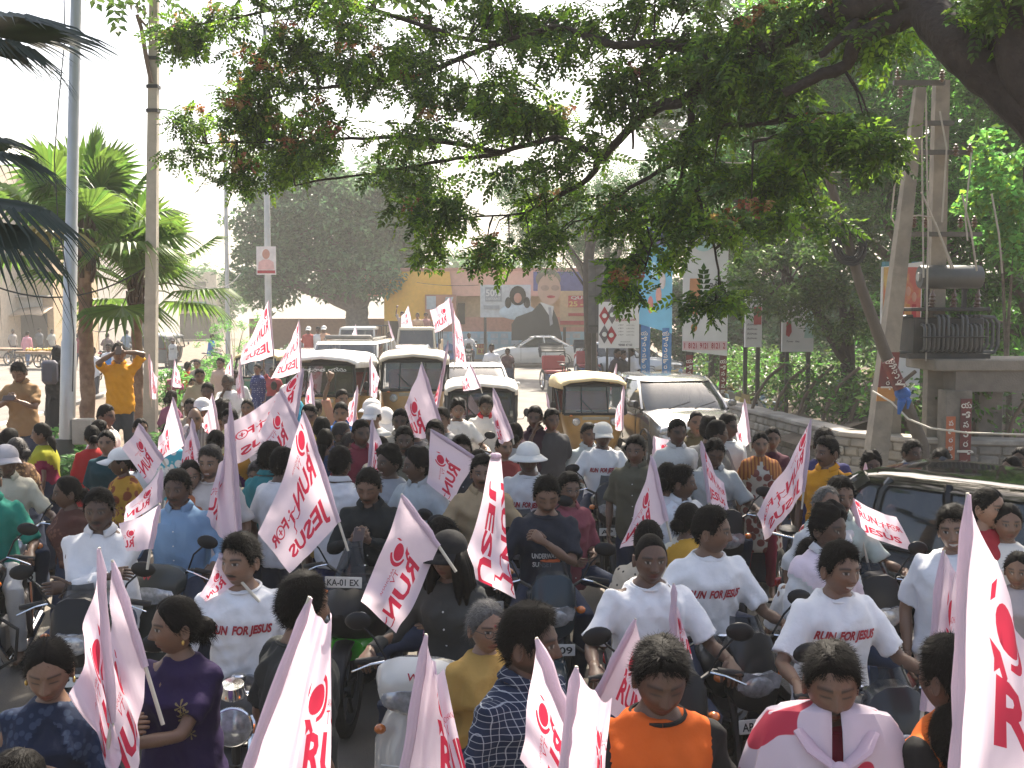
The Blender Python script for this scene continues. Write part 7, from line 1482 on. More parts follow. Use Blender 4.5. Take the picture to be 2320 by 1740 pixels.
# ================================================================== who is there
RFJ = lambda s=.30, w=.27: [('RUN  FOR JESUS', PRINT_RED, 0, s, w, .060, .28, .045)]
WT = (.70, .70, .71); GOLDP = mat('gold_thread', (.16, .12, .045), .5)
def pp(label, px, py, **k):
    y = G(px, py, k.get('base', 0) + k.get('h', 1.66) * (1 if k.get('pose', 'stand') not in ('ride', 'pillion') else .93)).y
    k.setdefault('near', 2 if y < 6.2 else (1 if y < 10.5 else 0)); return person(label, px, py, **k)
def rider(label, px, py, face, bike=None, **k):
    o = pp(label, px, py, face=face, pose='ride', **k)
    if bike:
        bl, kind, col, plate = bike[:4]; nm = bike[4] if len(bike) > 4 else 'motorcycle'; loc = o['root'].location; fa = R(face); d = .12
        two_wheeler(bl, (loc.x - (0 * math.cos(fa) - d * math.sin(fa)) , loc.y - d * math.cos(fa), 0), fa, kind, col, plate, nm, 'scooters in the rally' if nm == 'scooter' else 'motorcycles in the rally')
    return o
# --- front row
pp('woman in a navy veil looking down, raising a hand with a flag', 110, 1432, fem=1, h=1.58, tone='m', hair='w_bun', top='kurta', tc=(.010, .016, .036), pallu=((.012, .02, .045), 'print', (.03, .045, .08), 'shawl'), nod=13, shut=1, face=12, armL='hold', armR='down', earring=1)
pp('woman in a dark purple dress glancing aside, holding a flag stick to her chest', 398, 1345, fem=1, h=1.60, tone='m', hair='w_bun', top='short', tc=(.022, .012, .05), prints=[('*', GOLDP, .075 + .012 * (i % 2), .33 - .028 * i, .05 - .003 * i, .055, 0, .0) for i in range(6)], face=-8, yaw=-52, armR='hold', armL='fold', earring=1)
rider('seated man with a moustache in a white tee lettered in red, looking aside', 545, 1206, 8, ('black roadster with a round chrome headlight under the mustached man in white', 'classic', (.02, .02, .022), 'BW - 35'), tone='l', hair='short', tache=1, top='tee', tc=WT, prints=RFJ(.29, .30), yaw=-32, beard=.25)
pp('man in a dark grey tee turned away with cropped black hair', 689, 1296, face=128, h=1.70, tone='m', hair='short', top='tee', tc=(.035, .037, .035), yaw=0)
rider('woman in a black peaked cap and grey top on the white scooter', 1016, 1192, -14, ('white scooter with a red emblem on the headlight cowl', 'scooter', (.6, .58, .52), 'AP 29', 'scooter'), fem=1, h=1.62, tone='m', hair='w_loose', cap=((.014, .014, .015), 'peak'), top='long', tc=(.045, .047, .045), yaw=-12, nod=2, nocollar=1)
pp('woman in a purple print riding pillion behind the capped woman', 1000, 1166, fem=1, h=1.6, pose='pillion', tone='m', hair='w_braid', top='kurta', tc=(.12, .02, .07), pat='print', tc2=(.25, .12, .2), face=-40, yaw=-60, Y=6.7)
pp('elderly woman in spectacles and a mustard sari looking alarmed', 1105, 1356, fem=1, h=1.50, tone='l', hair='w_bun', hcol='g', top='sari', tc=(.36, .22, .06), pallu=((.4, .25, .07), None, (0, 0, 0), 'shawl'), glasses=1, face=35, yaw=-10, bindi=1)
pp('man in a navy checked shirt turned to look aside', 1200, 1366, face=55, h=1.72, tone='d', hair='quiff', top='long', tc=(.016, .024, .05), pat='check', tc2=(.42, .45, .48), yaw=22, beard=.7, broad=1.04)
pp('front man in an orange tee with a black round emblem, head bowed', 1495, 1432, h=1.70, tone='d', hair='quiff', top='tee', tc=(.52, .10, .015), pallu=((.015, .015, .015), None, (0, 0, 0), 'sleeves'), collar=(.015, .015, .015), nod=15, shut=1, face=4, armR='hold', prints=[('O', PRINT_K, 0, .24, .19, .19, 0, -.015), ('CHRISTIAN DEFENDING', PRINT_K, 0, .30, .10, .012, 0, .0), ('A', PRINT_K, 0, .24, .06, .08, 0, .0)])
pp('mustached man with a rally flag knotted round his shoulders like a cape', 1885, 1450, h=1.68, tone='m', hair='short', top='tee', tc=(.25, .02, .04), nod=8, shut=1, tache=1, face=-6)
pp('man in an orange sleeveless top over black, back to the caped man', 2150, 1438, face=-150, h=1.68, tone='d', hair='short', top='tee', tc=(.52, .12, .02), pallu=((.015, .015, .015), None, (0, 0, 0), 'sleeves'), collar=(.015, .015, .015))
pp('person at the lower picture corner, only the crown of dark hair showing', 36, 1690, face=160, h=1.55, fem=1, tone='m', hair='w_bun', top='kurta', tc=(.03, .03, .05))
pp('person whose dark hair fills the gap under the largest flag', 2165, 1590, face=170, h=1.5, fem=1, tone='m', hair='w_braid', top='kurta', tc=(.05, .05, .06))
# --- second row, riders
rider('man in a green shirt and white trousers at the picture edge', -30, 1045, 12, ('dark motorcycle cut off by the picture edge', 'commuter', (.02, .02, .02), 'AP 16'), tone='m', hair='short', top='shirt', tc=(.02, .20, .15), bot=(.5, .5, .5))
rider('heavy man in a white shirt with folded arms', 223, 1105, 6, ('black motorcycle under the man with folded arms', 'naked', (.02, .02, .02), 'AP 24'), tone='d', hair='short', tache=1, fat=.05, broad=1.12, top='long', tc=(.66, .66, .67), armR='fold', armL='fold', h=1.7)
rider('man in a light blue shirt on the black scooter', 401, 1062, -4, ('black scooter with a large clear headlight', 'scooter', (.035, .04, .038), 'P 16 DA 0', 'scooter'), tone='d', hair='short', top='long', tc=(.16, .27, .42), tache=1, broad=1.05, fat=.03)
rider('mustached man in a black shirt looking down at his phone', 836, 1057, -6, ('black and green sports motorcycle with a flyscreen plate', 'sport', (.04, .34, .02), 'KA-01 EX'), tone='m', hair='short', tache=1, nod=14, shut=1, top='long', tc=(.014, .018, .02), armR='phone', armL='phone', phone=1, phl='the man in the black shirt')
rider('man in a navy tee lettered UNDERWATER looking down', 1238, 1072, 3, ('teal-black motorcycle with a peaked headlight fairing', 'commuter', (.02, .035, .045), 'AP 09'), tone='m', hair='short', tache=1, nod=16, shut=1, top='tee', tc=(.02, .024, .035), armL='chest', prints=[('UNDERWATER', PRINT_W, 0, .23, .20, .036, 0, .03), ('SUNSET', PRINT_W, -.03, .17, .13, .036, 0, .03), ('~', PRINT_O, .02, .195, .13, .045, 0, .1)])
pp('man in spectacles leaning behind the UNDERWATER rider', 1290, 1068, pose='pillion', tone='m', hair='quiff', glasses=1, top='shirt', tc=(.25, .07, .09), face=30, yaw=-10, h=1.74, Y=8.7)
rider('shaven-headed rider in a plain white tee', 1475, 1213, 6, ('black moped half hidden by the shaven-headed rider', 'naked', (.02, .02, .02), 'AP 11'), tone='d', hair='buzz', top='tee', tc=(.72, .72, .73), broad=1.05)
pp('woman in a cream dotted sari behind the shaven-headed rider', 1470, 1172, fem=1, h=1.66, pose='pillion', tone='m', hair='w_bun', top='kurta', tc=(.46, .40, .31), pat='dot', tc2=(.05, .04, .04), face=160, broad=1.1, fat=.04, Y=6.5)
rider('clean-shaven man in a lettered white tee turning to look behind him', 1612, 1146, 12, ('black motorcycle with a broad visor and plate 52-278', 'commuter', (.02, .022, .022), 'AP 52-278'), tone='m', hair='short', top='tee', tc=WT, prints=RFJ(.29, .30), yaw=58, beard=.2)
pp('woman with a white and yellow drape behind the man looking back', 1560, 1134, fem=1, h=1.62, pose='pillion', tone='m', hair='w_bun', top='sari', tc=(.5, .48, .42), pallu=((.5, .28, .04), None, (0, 0, 0), 'sash'), face=130, Y=7.4)
rider('smiling man in a lettered white tee on the black commuter bike', 1905, 1226, 10, ('black motorcycle with a white stripe down the tank', 'commuter', (.02, .022, .025), 'AP 28 B'), tone='m', hair='short', smile=1, top='tee', tc=WT, prints=RFJ(.31, .30), yaw=12)
pp('woman in white riding pillion behind the smiling man', 1838, 1212, fem=1, h=1.62, pose='pillion', tone='m', hair='w_bun', top='kurta', tc=(.6, .6, .6), face=150, bot=(.04, .06, .14), Y=6.3)
pp('laughing man with white earphones and a flag over his shoulder', 1880, 1142, tone='d', hair='wavy', smile=1, top='long', tc=(.55, .56, .57), pallu=((.66, .56, .62), None, (0, 0, 0), 'sash'), face=25, yaw=10, pose='pillion', h=1.68)
rider('man in a pale green shirt behind the laughing man', 1905, 1078, 10, ('motorcycle hidden behind the laughing man', 'naked', (.05, .02, .02), 'TS 13'), tone='m', hair='short', tache=1, top='shirt', tc=(.40, .47, .44))
pp('grey-haired man peering past the pale green shirt', 1875, 1100, tone='m', hair='rec', hcol='g', top='shirt', tc=(.55, .55, .55), h=1.6, face=15)
pp('smiling youth wearing a white flag as a cape by the black car', 2168, 1143, tone='l', hair='short', smile=1, top='tee', tc=(.66, .66, .68), face=-18, yaw=-10, tilt=-6, h=1.68, fit=.05)
pp('girl in a red kurta beside the black car', 2242, 1098, fem=1, h=1.5, tone='l', hair='w_braid', top='kurta', tc=(.35, .03, .04), face=35, Y=6.7)
pp('woman in a white kurta at the picture edge', 2285, 1136, fem=1, h=1.58, tone='m', hair='w_bun', top='kurta', tc=(.62, .6, .56), face=-10, fat=.03)
pp('child whose dark hair shows under the woman in white', 2308, 1248, fem=1, h=1.35, tone='m', hair='w_bun', top='kurta', tc=(.3, .28, .3), face=-30)
pp('person at the edge beyond the black car, head turned, green collar', 2292, 1032, fem=1, h=1.58, tone='m', hair='w_bun', top='kurta', tc=(.03, .22, .14), face=-70, Y=9.8)
pp('person behind the green-collared one at the edge', 2312, 1012, fem=1, h=1.62, tone='d', hair='w_bun', top='kurta', tc=(.1, .1, .12), face=-40, Y=10.4)
pp('boy in a dark tee behind the short flag by the car', 1975, 1025, tone='d', hair='wavy', top='tee', tc=(.018, .02, .03), h=1.62, prints=[('TEAM', PRINT_W, 0, .28, .16, .04, 0, .03)], Y=9.8)
pp('man in white with a dark beard behind the black car roof', 2068, 997, tone='d', hair='short', top='shirt', tc=(.55, .55, .53), beard=.6, face=20, Y=10.3)
pp('man in white glancing down behind the black car roof', 2135, 1015, tone='m', hair='quiff', top='shirt', tc=(.6, .6, .58), nod=16, face=-35, Y=10.4)
pp('man in a saffron shirt with a moustache beside the bicycle', 1874, 987, tone='m', hair='short', tache=1, top='polo', tc=(.60, .27, .02), face=-35, yaw=-25, bot=(.04, .16, .1))
pp('person with a blue and red bundle behind the man in saffron', 1868, 968, tone='d', hair='short', top='tee', tc=(.05, .05, .14), face=160)
pp('woman in a white printed kurta with an orange shawl walking by', 1724, 976, fem=1, h=1.58, tone='l', hair='w_bun', top='kurta', tc=(.5, .46, .4), pat='big', tc2=(.2, .06, .05), pallu=((.40, .17, .05), 'stripe', (.2, .06, .03), 'shawl'), pose='walk', bot=(.16, .01, .03), face=-6)
pp('woman in maroon beside the woman in the printed kurta', 1750, 964, fem=1, h=1.6, tone='m', hair='w_bun', top='sari', tc=(.06, .012, .025), face=-4)
pp('bald man in khaki uniform', 1578, 932, tone='m', hair='buzz', top='shirt', tc=(.095, .075, .04), bot=(.09, .07, .04), face=4, tache=1, broad=1.06)
pp('man in a white V-necked tee turning to the khaki man', 1650, 936, tone='d', hair='short', top='tee', tc=(.55, .57, .56), face=25, yaw=20)
pp('dark head between the khaki man and the V-necked tee', 1607, 945, tone='m', hair='wavy', top='tee', tc=(.2, .2, .2), face=160)
pp('second dark head beside the V-necked tee', 1626, 951, tone='d', hair='short', top='tee', tc=(.15, .14, .12), face=100)
rider('man in a grey shirt bent over his motorcycle', 1618, 990, 2, ('black motorcycle with tall mirrors under the man in grey', 'naked', (.02, .02, .02), 'TS 10'), tone='d', hair='short', nod=16, shut=1, top='shirt', tc=(.36, .38, .38))
pp('man in a white shirt looking aside in front of the rider in grey', 1545, 1054, tone='d', hair='short', tache=1, top='shirt', tc=(.58, .6, .63), face=30, yaw=45, h=1.58, pose='pillion')
pp('woman with black hair beside the man in the white shirt looking aside', 1513, 1043, fem=1, h=1.64, pose='pillion', tone='m', hair='w_bun', top='kurta', tc=(.5, .48, .5), face=150)
rider('bearded rider in a white cap and lettered tee', 1366, 952, 3, ('black naked motorcycle with a spiky visor in the middle of the road', 'commuter', (.016, .017, .018), 'AP 31'), tone='d', hair='short', beard=.8, cap=((.62, .6, .56), 'peak'), caplogo=1, top='tee', tc=WT, prints=RFJ(.28, .27), near=1)
pp('boy peering from behind the white-capped rider', 1334, 957, tone='m', hair='short', top='shirt', tc=(.4, .45, .46), pose='pillion', face=20, h=1.68, Y=12.3)
rider('dark-bearded rider in a white sun hat and lettered tee', 1196, 996, -8, ('black motorcycle under the rider in the sun hat', 'commuter', (.018, .018, .02), 'TS 05'), tone='d', hair='short', cap=((.66, .65, .62), 'round'), caplogo=1, top='tee', tc=(.64, .65, .66), prints=RFJ(.24, .27), yaw=12, near=1)
pp('girl in red behind the rider in the sun hat', 1143, 982, fem=1, h=1.62, pose='pillion', tone='l', hair='w_bun', top='kurta', tc=(.2, .03, .03), face=25, Y=10.6)
pp('woman with sleek black hair behind the girl in red', 1167, 954, fem=1, h=1.64, tone='m', hair='w_bun', top='kurta', tc=(.45, .44, .44), face=175)
rider('man in a tan shirt behind the JESUS flag', 1092, 1029, 4, ('motorcycle under the man in tan, only its mirror showing', 'naked', (.02, .02, .02), 'AP 02'), tone='m', hair='short', top='shirt', tc=(.36, .27, .16), tache=1)
pp('woman in a teal shawl behind the man in tan', 1085, 1014, fem=1, h=1.66, pose='pillion', tone='m', hair='w_bun', top='kurta', tc=(.01, .15, .19), face=140, yaw=10, Y=9.3)
pp('man in a dark plum shirt with his hand to his chin', 1212, 919, tone='d', hair='short', top='shirt', tc=(.035, .015, .025), face=-12, armR='chin')
rider('bearded rider in a white tee before the black-fronted auto', 1037, 904, 10, ('black motorcycle in front of the black-fronted auto', 'naked', (.02, .02, .02), 'TS 09'), tone='m', hair='wavy', beard=.8, top='tee', tc=(.62, .6, .57), prints=[('O', PRINT_K, .09, .28, .06, .06, 0, 0)], near=1)
pp('rider in a white polo with a red collar', 1100, 894, tone='d', hair='short', top='polo', tc=(.58, .55, .52), collar=(.4, .02, .03), pose='ride', face=8, nod=14, near=1)
rider('smiling man in a light grey shirt looking aside', 944, 1014, -30, ('motorcycle hidden behind the smiling man in grey', 'naked', (.02, .02, .02), 'AP 27'), tone='d', hair='wavy', smile=1, top='shirt', tc=(.42, .46, .48), yaw=-38)
pp('laughing boy beside the smiling man in grey', 880, 1009, tone='d', hair='wavy', smile=1, top='tee', tc=(.3, .32, .35), face=-20, yaw=-25, h=1.66)
pp('man in an olive tee behind the laughing boy', 916, 965, tone='d', hair='short', top='tee', tc=(.16, .15, .11), face=5, tache=1)
pp('man in a beige shirt behind the olive tee', 907, 926, tone='d', hair='short', top='shirt', tc=(.4, .36, .28), tache=1)
pp('dark-faced man beside the broad mauve flag', 938, 940, tone='d', hair='short', top='tee', tc=(.08, .08, .09), beard=.4)
for lb, x, y, cp, fc, nd in (('bowed rider in a white tee and white peaked cap', 872, 913, 'peak', 12, 42), ('man in a white cap half hidden by the bowed rider', 845, 911, 'peak', -20, 6), ('man whose white cap shows behind two other caps', 842, 899, 'peak', -35, 4)):
    pp(lb, x, y, tone='m', hair='short', cap=((.68, .66, .66), cp), caplogo=1, top='tee', tc=(.66, .65, .63), face=fc, nod=nd, near=1, pose='ride' if nd > 20 else 'stand')
pp('mustached man in a bright blue shirt before the lettered windscreen', 772, 911, tone='m', hair='short', tache=1, top='shirt', tc=(.03, .13, .4))
pp('man with a raised fist before the lettered windscreen', 775, 882, tone='m', hair='short', top='tee', tc=(.4, .2, .15), armR='up', face=30)
pp('person with short black hair, back turned, by the widest flag', 729, 944, tone='d', hair='short', top='tee', tc=(.1, .12, .2), face=180)
pp('woman with long black hair and a blue blouse, back turned', 737, 968, fem=1, h=1.6, tone='m', hair='w_braid', top='kurta', tc=(.02, .05, .13), face=175)
pp('boy with sunlit hair in a dark check shirt', 775, 956, tone='m', hair='short', hcol='b', top='shirt', tc=(.06, .06, .06), pat='check', tc2=(.3, .3, .3), face=90, h=1.6)
pp('girl in beige with sunlit hair turned aside', 795, 976, fem=1, h=1.52, tone='m', hair='w_bun', hcol='b', top='kurta', tc=(.38, .36, .30), face=110)
pp('man in a white shirt behind the pole of the widest flag', 770, 1010, tone='d', hair='short', top='shirt', tc=(.6, .6, .62), face=170, armL=(.05, -.25, 1.22), bot=(.02, .03, .12))
pp('girl in a white polo with a side braid', 583, 955, fem=1, h=1.6, tone='m', hair='w_side', top='polo', tc=(.64, .64, .65), face=4)
pp('child with brown hair behind a scooter mirror', 583, 1044, h=1.42, tone='m', hair='short', hcol='b', top='tee', tc=(.3, .27, .2), nod=12)
pp('man in a white shirt with his back to the widest flag', 640, 1012, tone='d', hair='short', top='tee', tc=(.62, .62, .64), face=150)
pp('woman in a purple and mustard sari beside the tall mauve flag', 537, 962, fem=1, h=1.58, tone='m', hair='w_bun', top='sari', tc=(.07, .015, .09), pallu=((.35, .2, .03), None, (0, 0, 0), 'sash'), face=60)
pp('bearded smiling man in a pale tee behind the tall mauve flag', 476, 1007, tone='l', hair='quiff', hcol='b', beard=.7, smile=1, top='tee', tc=(.55, .5, .47), face=-8)
pp('woman with black hair, back turned, behind the bearded man', 489, 970, fem=1, h=1.62, tone='m', hair='w_bun', top='kurta', tc=(.12, .1, .1), face=180)
pp('woman in an orange kurta behind the light blue shirt', 430, 1038, fem=1, h=1.62, tone='l', hair='w_bun', top='kurta', tc=(.4, .14, .06), face=20, bindi=1)
pp('woman in a blue and white print with a long braid, back turned', 386, 952, fem=1, h=1.6, tone='m', hair='w_braid', top='kurta', tc=(.05, .32, .42), pat='big', tc2=(.6, .62, .62), face=165)
pp('bald man with a dark moustache in a grey striped shirt', 441, 925, tone='l', hair='bald', tache=1, top='shirt', tc=(.2, .17, .17), pat='stripe', tc2=(.3, .27, .26), face=10)
pp('woman in a white peaked cap and yellow-patterned sari', 273, 1008, fem=1, h=1.58, tone='d', hair='w_bun', cap=((.68, .67, .66), 'peak'), top='sari', tc=(.42, .25, .03), pat='print', tc2=(.25, .08, .04), pallu=((.4, .22, .03), 'big', (.2, .05, .02), 'shawl'), face=-55, yaw=-20, earring=1)
pp('woman in a dark teal kurta facing forward', 240, 972, fem=1, h=1.6, tone='l', hair='w_bun', top='kurta', tc=(.01, .045, .055), face=8, bindi=1)
pp('woman in red behind the woman in dark teal', 226, 948, fem=1, h=1.6, tone='m', hair='w_bun', top='kurta', tc=(.36, .015, .03), face=120)
pp('woman in a crimson and lime sari seen in profile', 92, 955, fem=1, h=1.58, tone='m', hair='w_braid', top='sari', tc=(.2, .01, .05), pallu=((.3, .3, .02), None, (0, 0, 0), 'sash'), flip=1, face=-80)
pp('woman in a brown embroidered sari turned half away', 36, 988, fem=1, h=1.58, tone='l', hair='w_bun', hcol='b', top='sari', tc=(.07, .035, .018), pallu=((.08, .04, .02), 'print', (.25, .15, .07), 'shawl'), face=-110)
pp('woman with pinned-up hair behind the brown sari', 22, 966, fem=1, h=1.62, tone='m', hair='w_bun', top='sari', tc=(.15, .05, .05), face=150)
rider('man in a grey-white cap and off-white shirt at the picture edge', 12, 1002, 30, ('motorcycle with an oval mirror at the picture edge', 'classic', (.03, .02, .02), 'AP 20'), tone='d', hair='short', cap=((.42, .40, .42), 'peak'), top='shirt', tc=(.46, .44, .36), yaw=10)
pp('dark-haired man in white standing below the orange-shirted photographer', 241, 916, tone='m', hair='short', top='shirt', tc=(.55, .53, .5), face=75)
pp('person in red half hidden by the dark teal kurta', 208, 960, fem=1, h=1.56, tone='m', hair='w_bun', top='kurta', tc=(.36, .02, .02), face=-150)
# --- on the raised median
pp('youth in a tan polo looking down at his phone', 45, 816, base=.42, tone='m', hair='short', top='polo', tc=(.24, .145, .07), nod=26, shut=1, armR='phone', armL='phone', phone='wide', phl='the youth in the tan polo', h=1.7, near=1)
pp('man in a saffron polo taking a photograph with both arms raised', 268, 776, base=.42, tone='m', hair='short', top='polo', tc=(.58, .26, .015), face=8, yaw=20, armR='photo', armL='photo', phone=1, phl='the man in the saffron polo', bot=(.045, .05, .055), h=1.78, near=1, Y=15)
o = pp('figure wrapped in black with a dark backpack, back turned', 130, 782, base=.42, fem=1, tone='m', hair='none', top='kurta', tc=(.014, .014, .016), bot=(.014, .014, .016), skirt=1, face=172, h=1.66, near=1, fit=.04)
hd = o['J']['head']; g = MB(); g.ell(tuple(hd + V3(0, .01, .005)), (.098, .118, .140), 16, 10); g.tube([tuple(hd + V3(0, .02, -.06)), tuple(hd + V3(0, .02, -.16)), tuple(hd + V3(0, .02, -.26))], [.09, .10, .17], 14); g.build('headscarf', cloth((.014, .014, .016)), o['root'])
g = MB(); g.box((0, .23, 1.18), (.30, .18, .44), bev=.06); bp = g.build('bag', mat('backpack', (.05, .05, .075), .7, bump=.3), None); bp.name = 'backpack'; tag(bp, 'dark grey backpack on the black-wrapped figure', 'backpack'); bp.matrix_world = Matrix.Translation(o['root'].location) @ Matrix.Rotation(R(172), 4, 'Z')
for lb, x, y, k in (('child in a pink top among the family on the median', 392, 838, dict(h=1.35, tone='d', tc=(.45, .08, .2), top='tee')), ('boy in orange with his back turned on the median', 425, 820, dict(h=1.45, tone='m', tc=(.5, .08, .02), top='tee', face=160)), ('woman peeping behind the boy in orange', 446, 813, dict(fem=1, h=1.58, tone='l', hair='w_bun', top='kurta', tc=(.3, .25, .2))), ('bearded man in beige behind the child in pink', 452, 835, dict(tone='m', tc=(.35, .3, .22), top='shirt', beard=.6, face=20)), ('man in a pinkish shirt standing above the family', 499, 810, dict(tone='l', tc=(.46, .33, .27), top='shirt', face=-10, tache=1)), ('greying man in white resting his chin on his hand', 515, 846, dict(tone='d', hair='rec', hcol='g', tc=(.66, .66, .67), top='tee', armR='chin', face=-20, yaw=-20)), ('man in a pale tee behind the greying man', 532, 838, dict(tone='d', tc=(.5, .5, .5), top='tee')), ('girl in a white top smiling beside the white helmet', 437, 855, dict(fem=1, h=1.5, tone='l', hair='w_bun', top='kurta', tc=(.5, .5, .48), face=15)), ('man with dark hair beside the smiling girl', 470, 866, dict(tone='d', tc=(.2, .18, .16), top='tee')), ('woman with black hair tied back over the first pink flag', 389, 882, dict(fem=1, h=1.55, tone='d', hair='w_bun', top='kurta', tc=(.25, .08, .14), face=150)), ('boy with cropped hair under the white helmet', 431, 903, dict(tone='d', tc=(.3, .25, .2), top='tee', h=1.55)), ('rider in a white helmet-like cap on the near side of the median', 459, 897, dict(tone='m', tc=(.45, .43, .42), top='shirt', cap=((.6, .6, .6), 'peak'), face=30)), ('woman in a navy print blouse looking aside', 583, 823, dict(fem=1, h=1.58, tone='l', hair='w_bun', top='kurta', tc=(.02, .03, .12), pat='dot', tc2=(.3, .33, .45), face=-20)), ('woman raising her arm with a flag before the green auto', 618, 829, dict(fem=1, h=1.55, tone='m', hair='w_bun', top='sari', tc=(.3, .05, .06), armR='up', face=-15)), ('person in a white cap and blue top beside the sunlit flag', 650, 868, dict(tone='m', tc=(.03, .22, .36), top='tee', cap=((.66, .64, .6), 'round'), face=160)), ('person with black hair and blue sleeves beside the white cap', 668, 866, dict(fem=1, tone='d', hair='w_bun', top='kurta', tc=(.03, .25, .36), face=140))):
    pp(lb, x, y, **k)
# --- further off
pp('man in a white shirt with a dark beard crossing the bright road', 1114, 788, top='shirt', tc=(.6, .6, .62), tone='d', hair='short', beard=.5, at=tuple(G(1114, 905)))
pp('woman in a dark sari with a pale border on the bright road', 1149, 800, fem=1, top='sari', tc=(.05, .025, .03), pallu=((.06, .03, .035), None, (0, 0, 0), 'shawl'), tone='d', hair='w_bun', at=tuple(G(1150, 900)))
pp('man in a white shirt standing by the posts near the ochre auto', 1432, 829, top='shirt', tc=(.62, .63, .66), tone='d', hair='short', face=-60, at=tuple(G(1432, 925)))
pp('walker in a grey vest lettered CAT on the left street', 394, 750, top='vest', tc=(.42, .43, .44), pallu=((.03, .03, .05), None, (0, 0, 0), 'sleeves'), tone='d', hair='short', cap=((.1, .09, .09), 'peak'), pose='walk', bot=(.06, .06, .07), prints=[('CAT', PRINT_K, 0, .30, .16, .07, 0, .03)], at=tuple(G(394, 860)), near=0)
pp('man in a pink shirt and jeans walking behind a cart', 63, 738, top='long', tc=(.62, .28, .33), tone='d', hair='short', face=172, pose='walk', bot=(.08, .14, .25), at=tuple(G(63, 832)))
pp('man in a white tee walking hidden by the palm trunk', 212, 790, top='tee', tc=(.6, .6, .62), tone='d', hair='short', face=10, pose='walk', bot=(.06, .06, .07), at=tuple(G(214, 915)))
pp('boy in a white and blue top walking behind the photographer', 252, 780, top='tee', tc=(.6, .62, .65), pallu=((.05, .2, .5), None, (0, 0, 0), 'front'), tone='d', hair='short', pose='walk', at=tuple(G(250, 905)))
pp('man in dark red standing on the left street beyond the palm', 180, 745, top='shirt', tc=(.22, .03, .05), tone='d', hair='short', face=170, at=tuple(G(178, 838)))
pp('cyclist in blue on the left street', 478, 770, top='tee', tc=(.04, .16, .45), tone='d', hair='short', pose='ride', seat=.86, face=100, at=tuple(G(478, 850)))
for lb, bl, x, y in (('helmeted rider in brown seen from behind on the left street', 'motorcycle ridden away down the left street by the rider in brown', 243, 835), ('rider in grey-blue seen from behind on the left street', 'motorcycle ridden away down the left street by the rider in grey-blue', 287, 822)):
    q = G(x, y); pp(lb, x, y, top='shirt', tc=(.16, .12, .11) if 'brown' in lb else (.18, .24, .3), tone='d', hair='short', pose='ride', face=176, at=tuple(q)); two_wheeler(bl, (q.x, q.y + .12, 0), R(176), 'naked', (.03, .03, .03), 'AP 1', group='motorcycles on the left street')
q = G(1063, 835); pp('rider in a white shirt coming past the mural', 1063, 752, top='shirt', tc=(.6, .6, .6), tone='d', hair='short', pose='ride', at=tuple(q)); two_wheeler('small motorcycle coming past the mural', (q.x, q.y - .12, 0), 0, 'naked', (.1, .03, .03), 'TS 1', group='motorcycles on the left street')
q = G(880, 832); pp('rider in dark clothes beside the far truck', 880, 760, top='shirt', tc=(.12, .08, .08), tone='d', hair='short', pose='ride', at=tuple(q), face=30); two_wheeler('motorcycle beside the far truck', (q.x - .06, q.y - .10, 0), R(30), 'naked', (.02, .02, .02), 'TS 2', group='motorcycles on the left street')
for i, (x, c, lb) in enumerate(((912, (.3, .25, .22), 'shirtless-looking youth in brown standing on the truck bed'), (945, (.4, .3, .22), 'man in tan standing on the truck bed'), (962, (.35, .2, .2), 'youth in rust standing on the truck bed'))):
    p = P(x, 720, 47.6); pp(lb, x, 700, top='tee', tc=c, tone='m', hair='short', at=(p.x, 47.6 + .3 * i, .92), face=-10 + 10 * i, armR='up' if i == 0 else 'down')
for x, c, lb in ((700, (.35, .08, .07), 'person in a red cap and top by the far bushes'), (722, (.6, .6, .6), 'person in white by the far bushes'), (735, (.5, .3, .2), 'person in tan and a white cap by the far bushes')):
    q = P(x, 800, 40); pp(lb, x, 770, top='tee', tc=c, tone='d', hair='short', cap=((.6, .6, .58), 'peak') if 'cap' in lb else None, at=(q.x, 40, .42))
for x, c, lb in ((90, (.1, .11, .12), 'person in dark clothes by the shop awning'), (118, (.35, .36, .33), 'person with a pale sack by the shop awning'), (30, (.3, .28, .26), 'person on a parked cart by the shops'), (340, (.2, .2, .22), 'person in grey on the far left street'), (310, (.3, .14, .14), 'person in rust on the far left street')):
    q = G(x, 815); pp(lb, x, 760, top='shirt', tc=c, tone='d', hair='short', face=60, at=tuple(q))
for lb, x, y, c in (('person leaning at the shaded side of the ochre auto', 1395, 838, (.05, .04, .05)), ('person in black among the posts by the roadside', 1408, 835, (.03, .03, .035))):
    q = G(x, 935); pp(lb, x, y, top='shirt', tc=c, tone='d', hair='short', face=50, at=tuple(q))
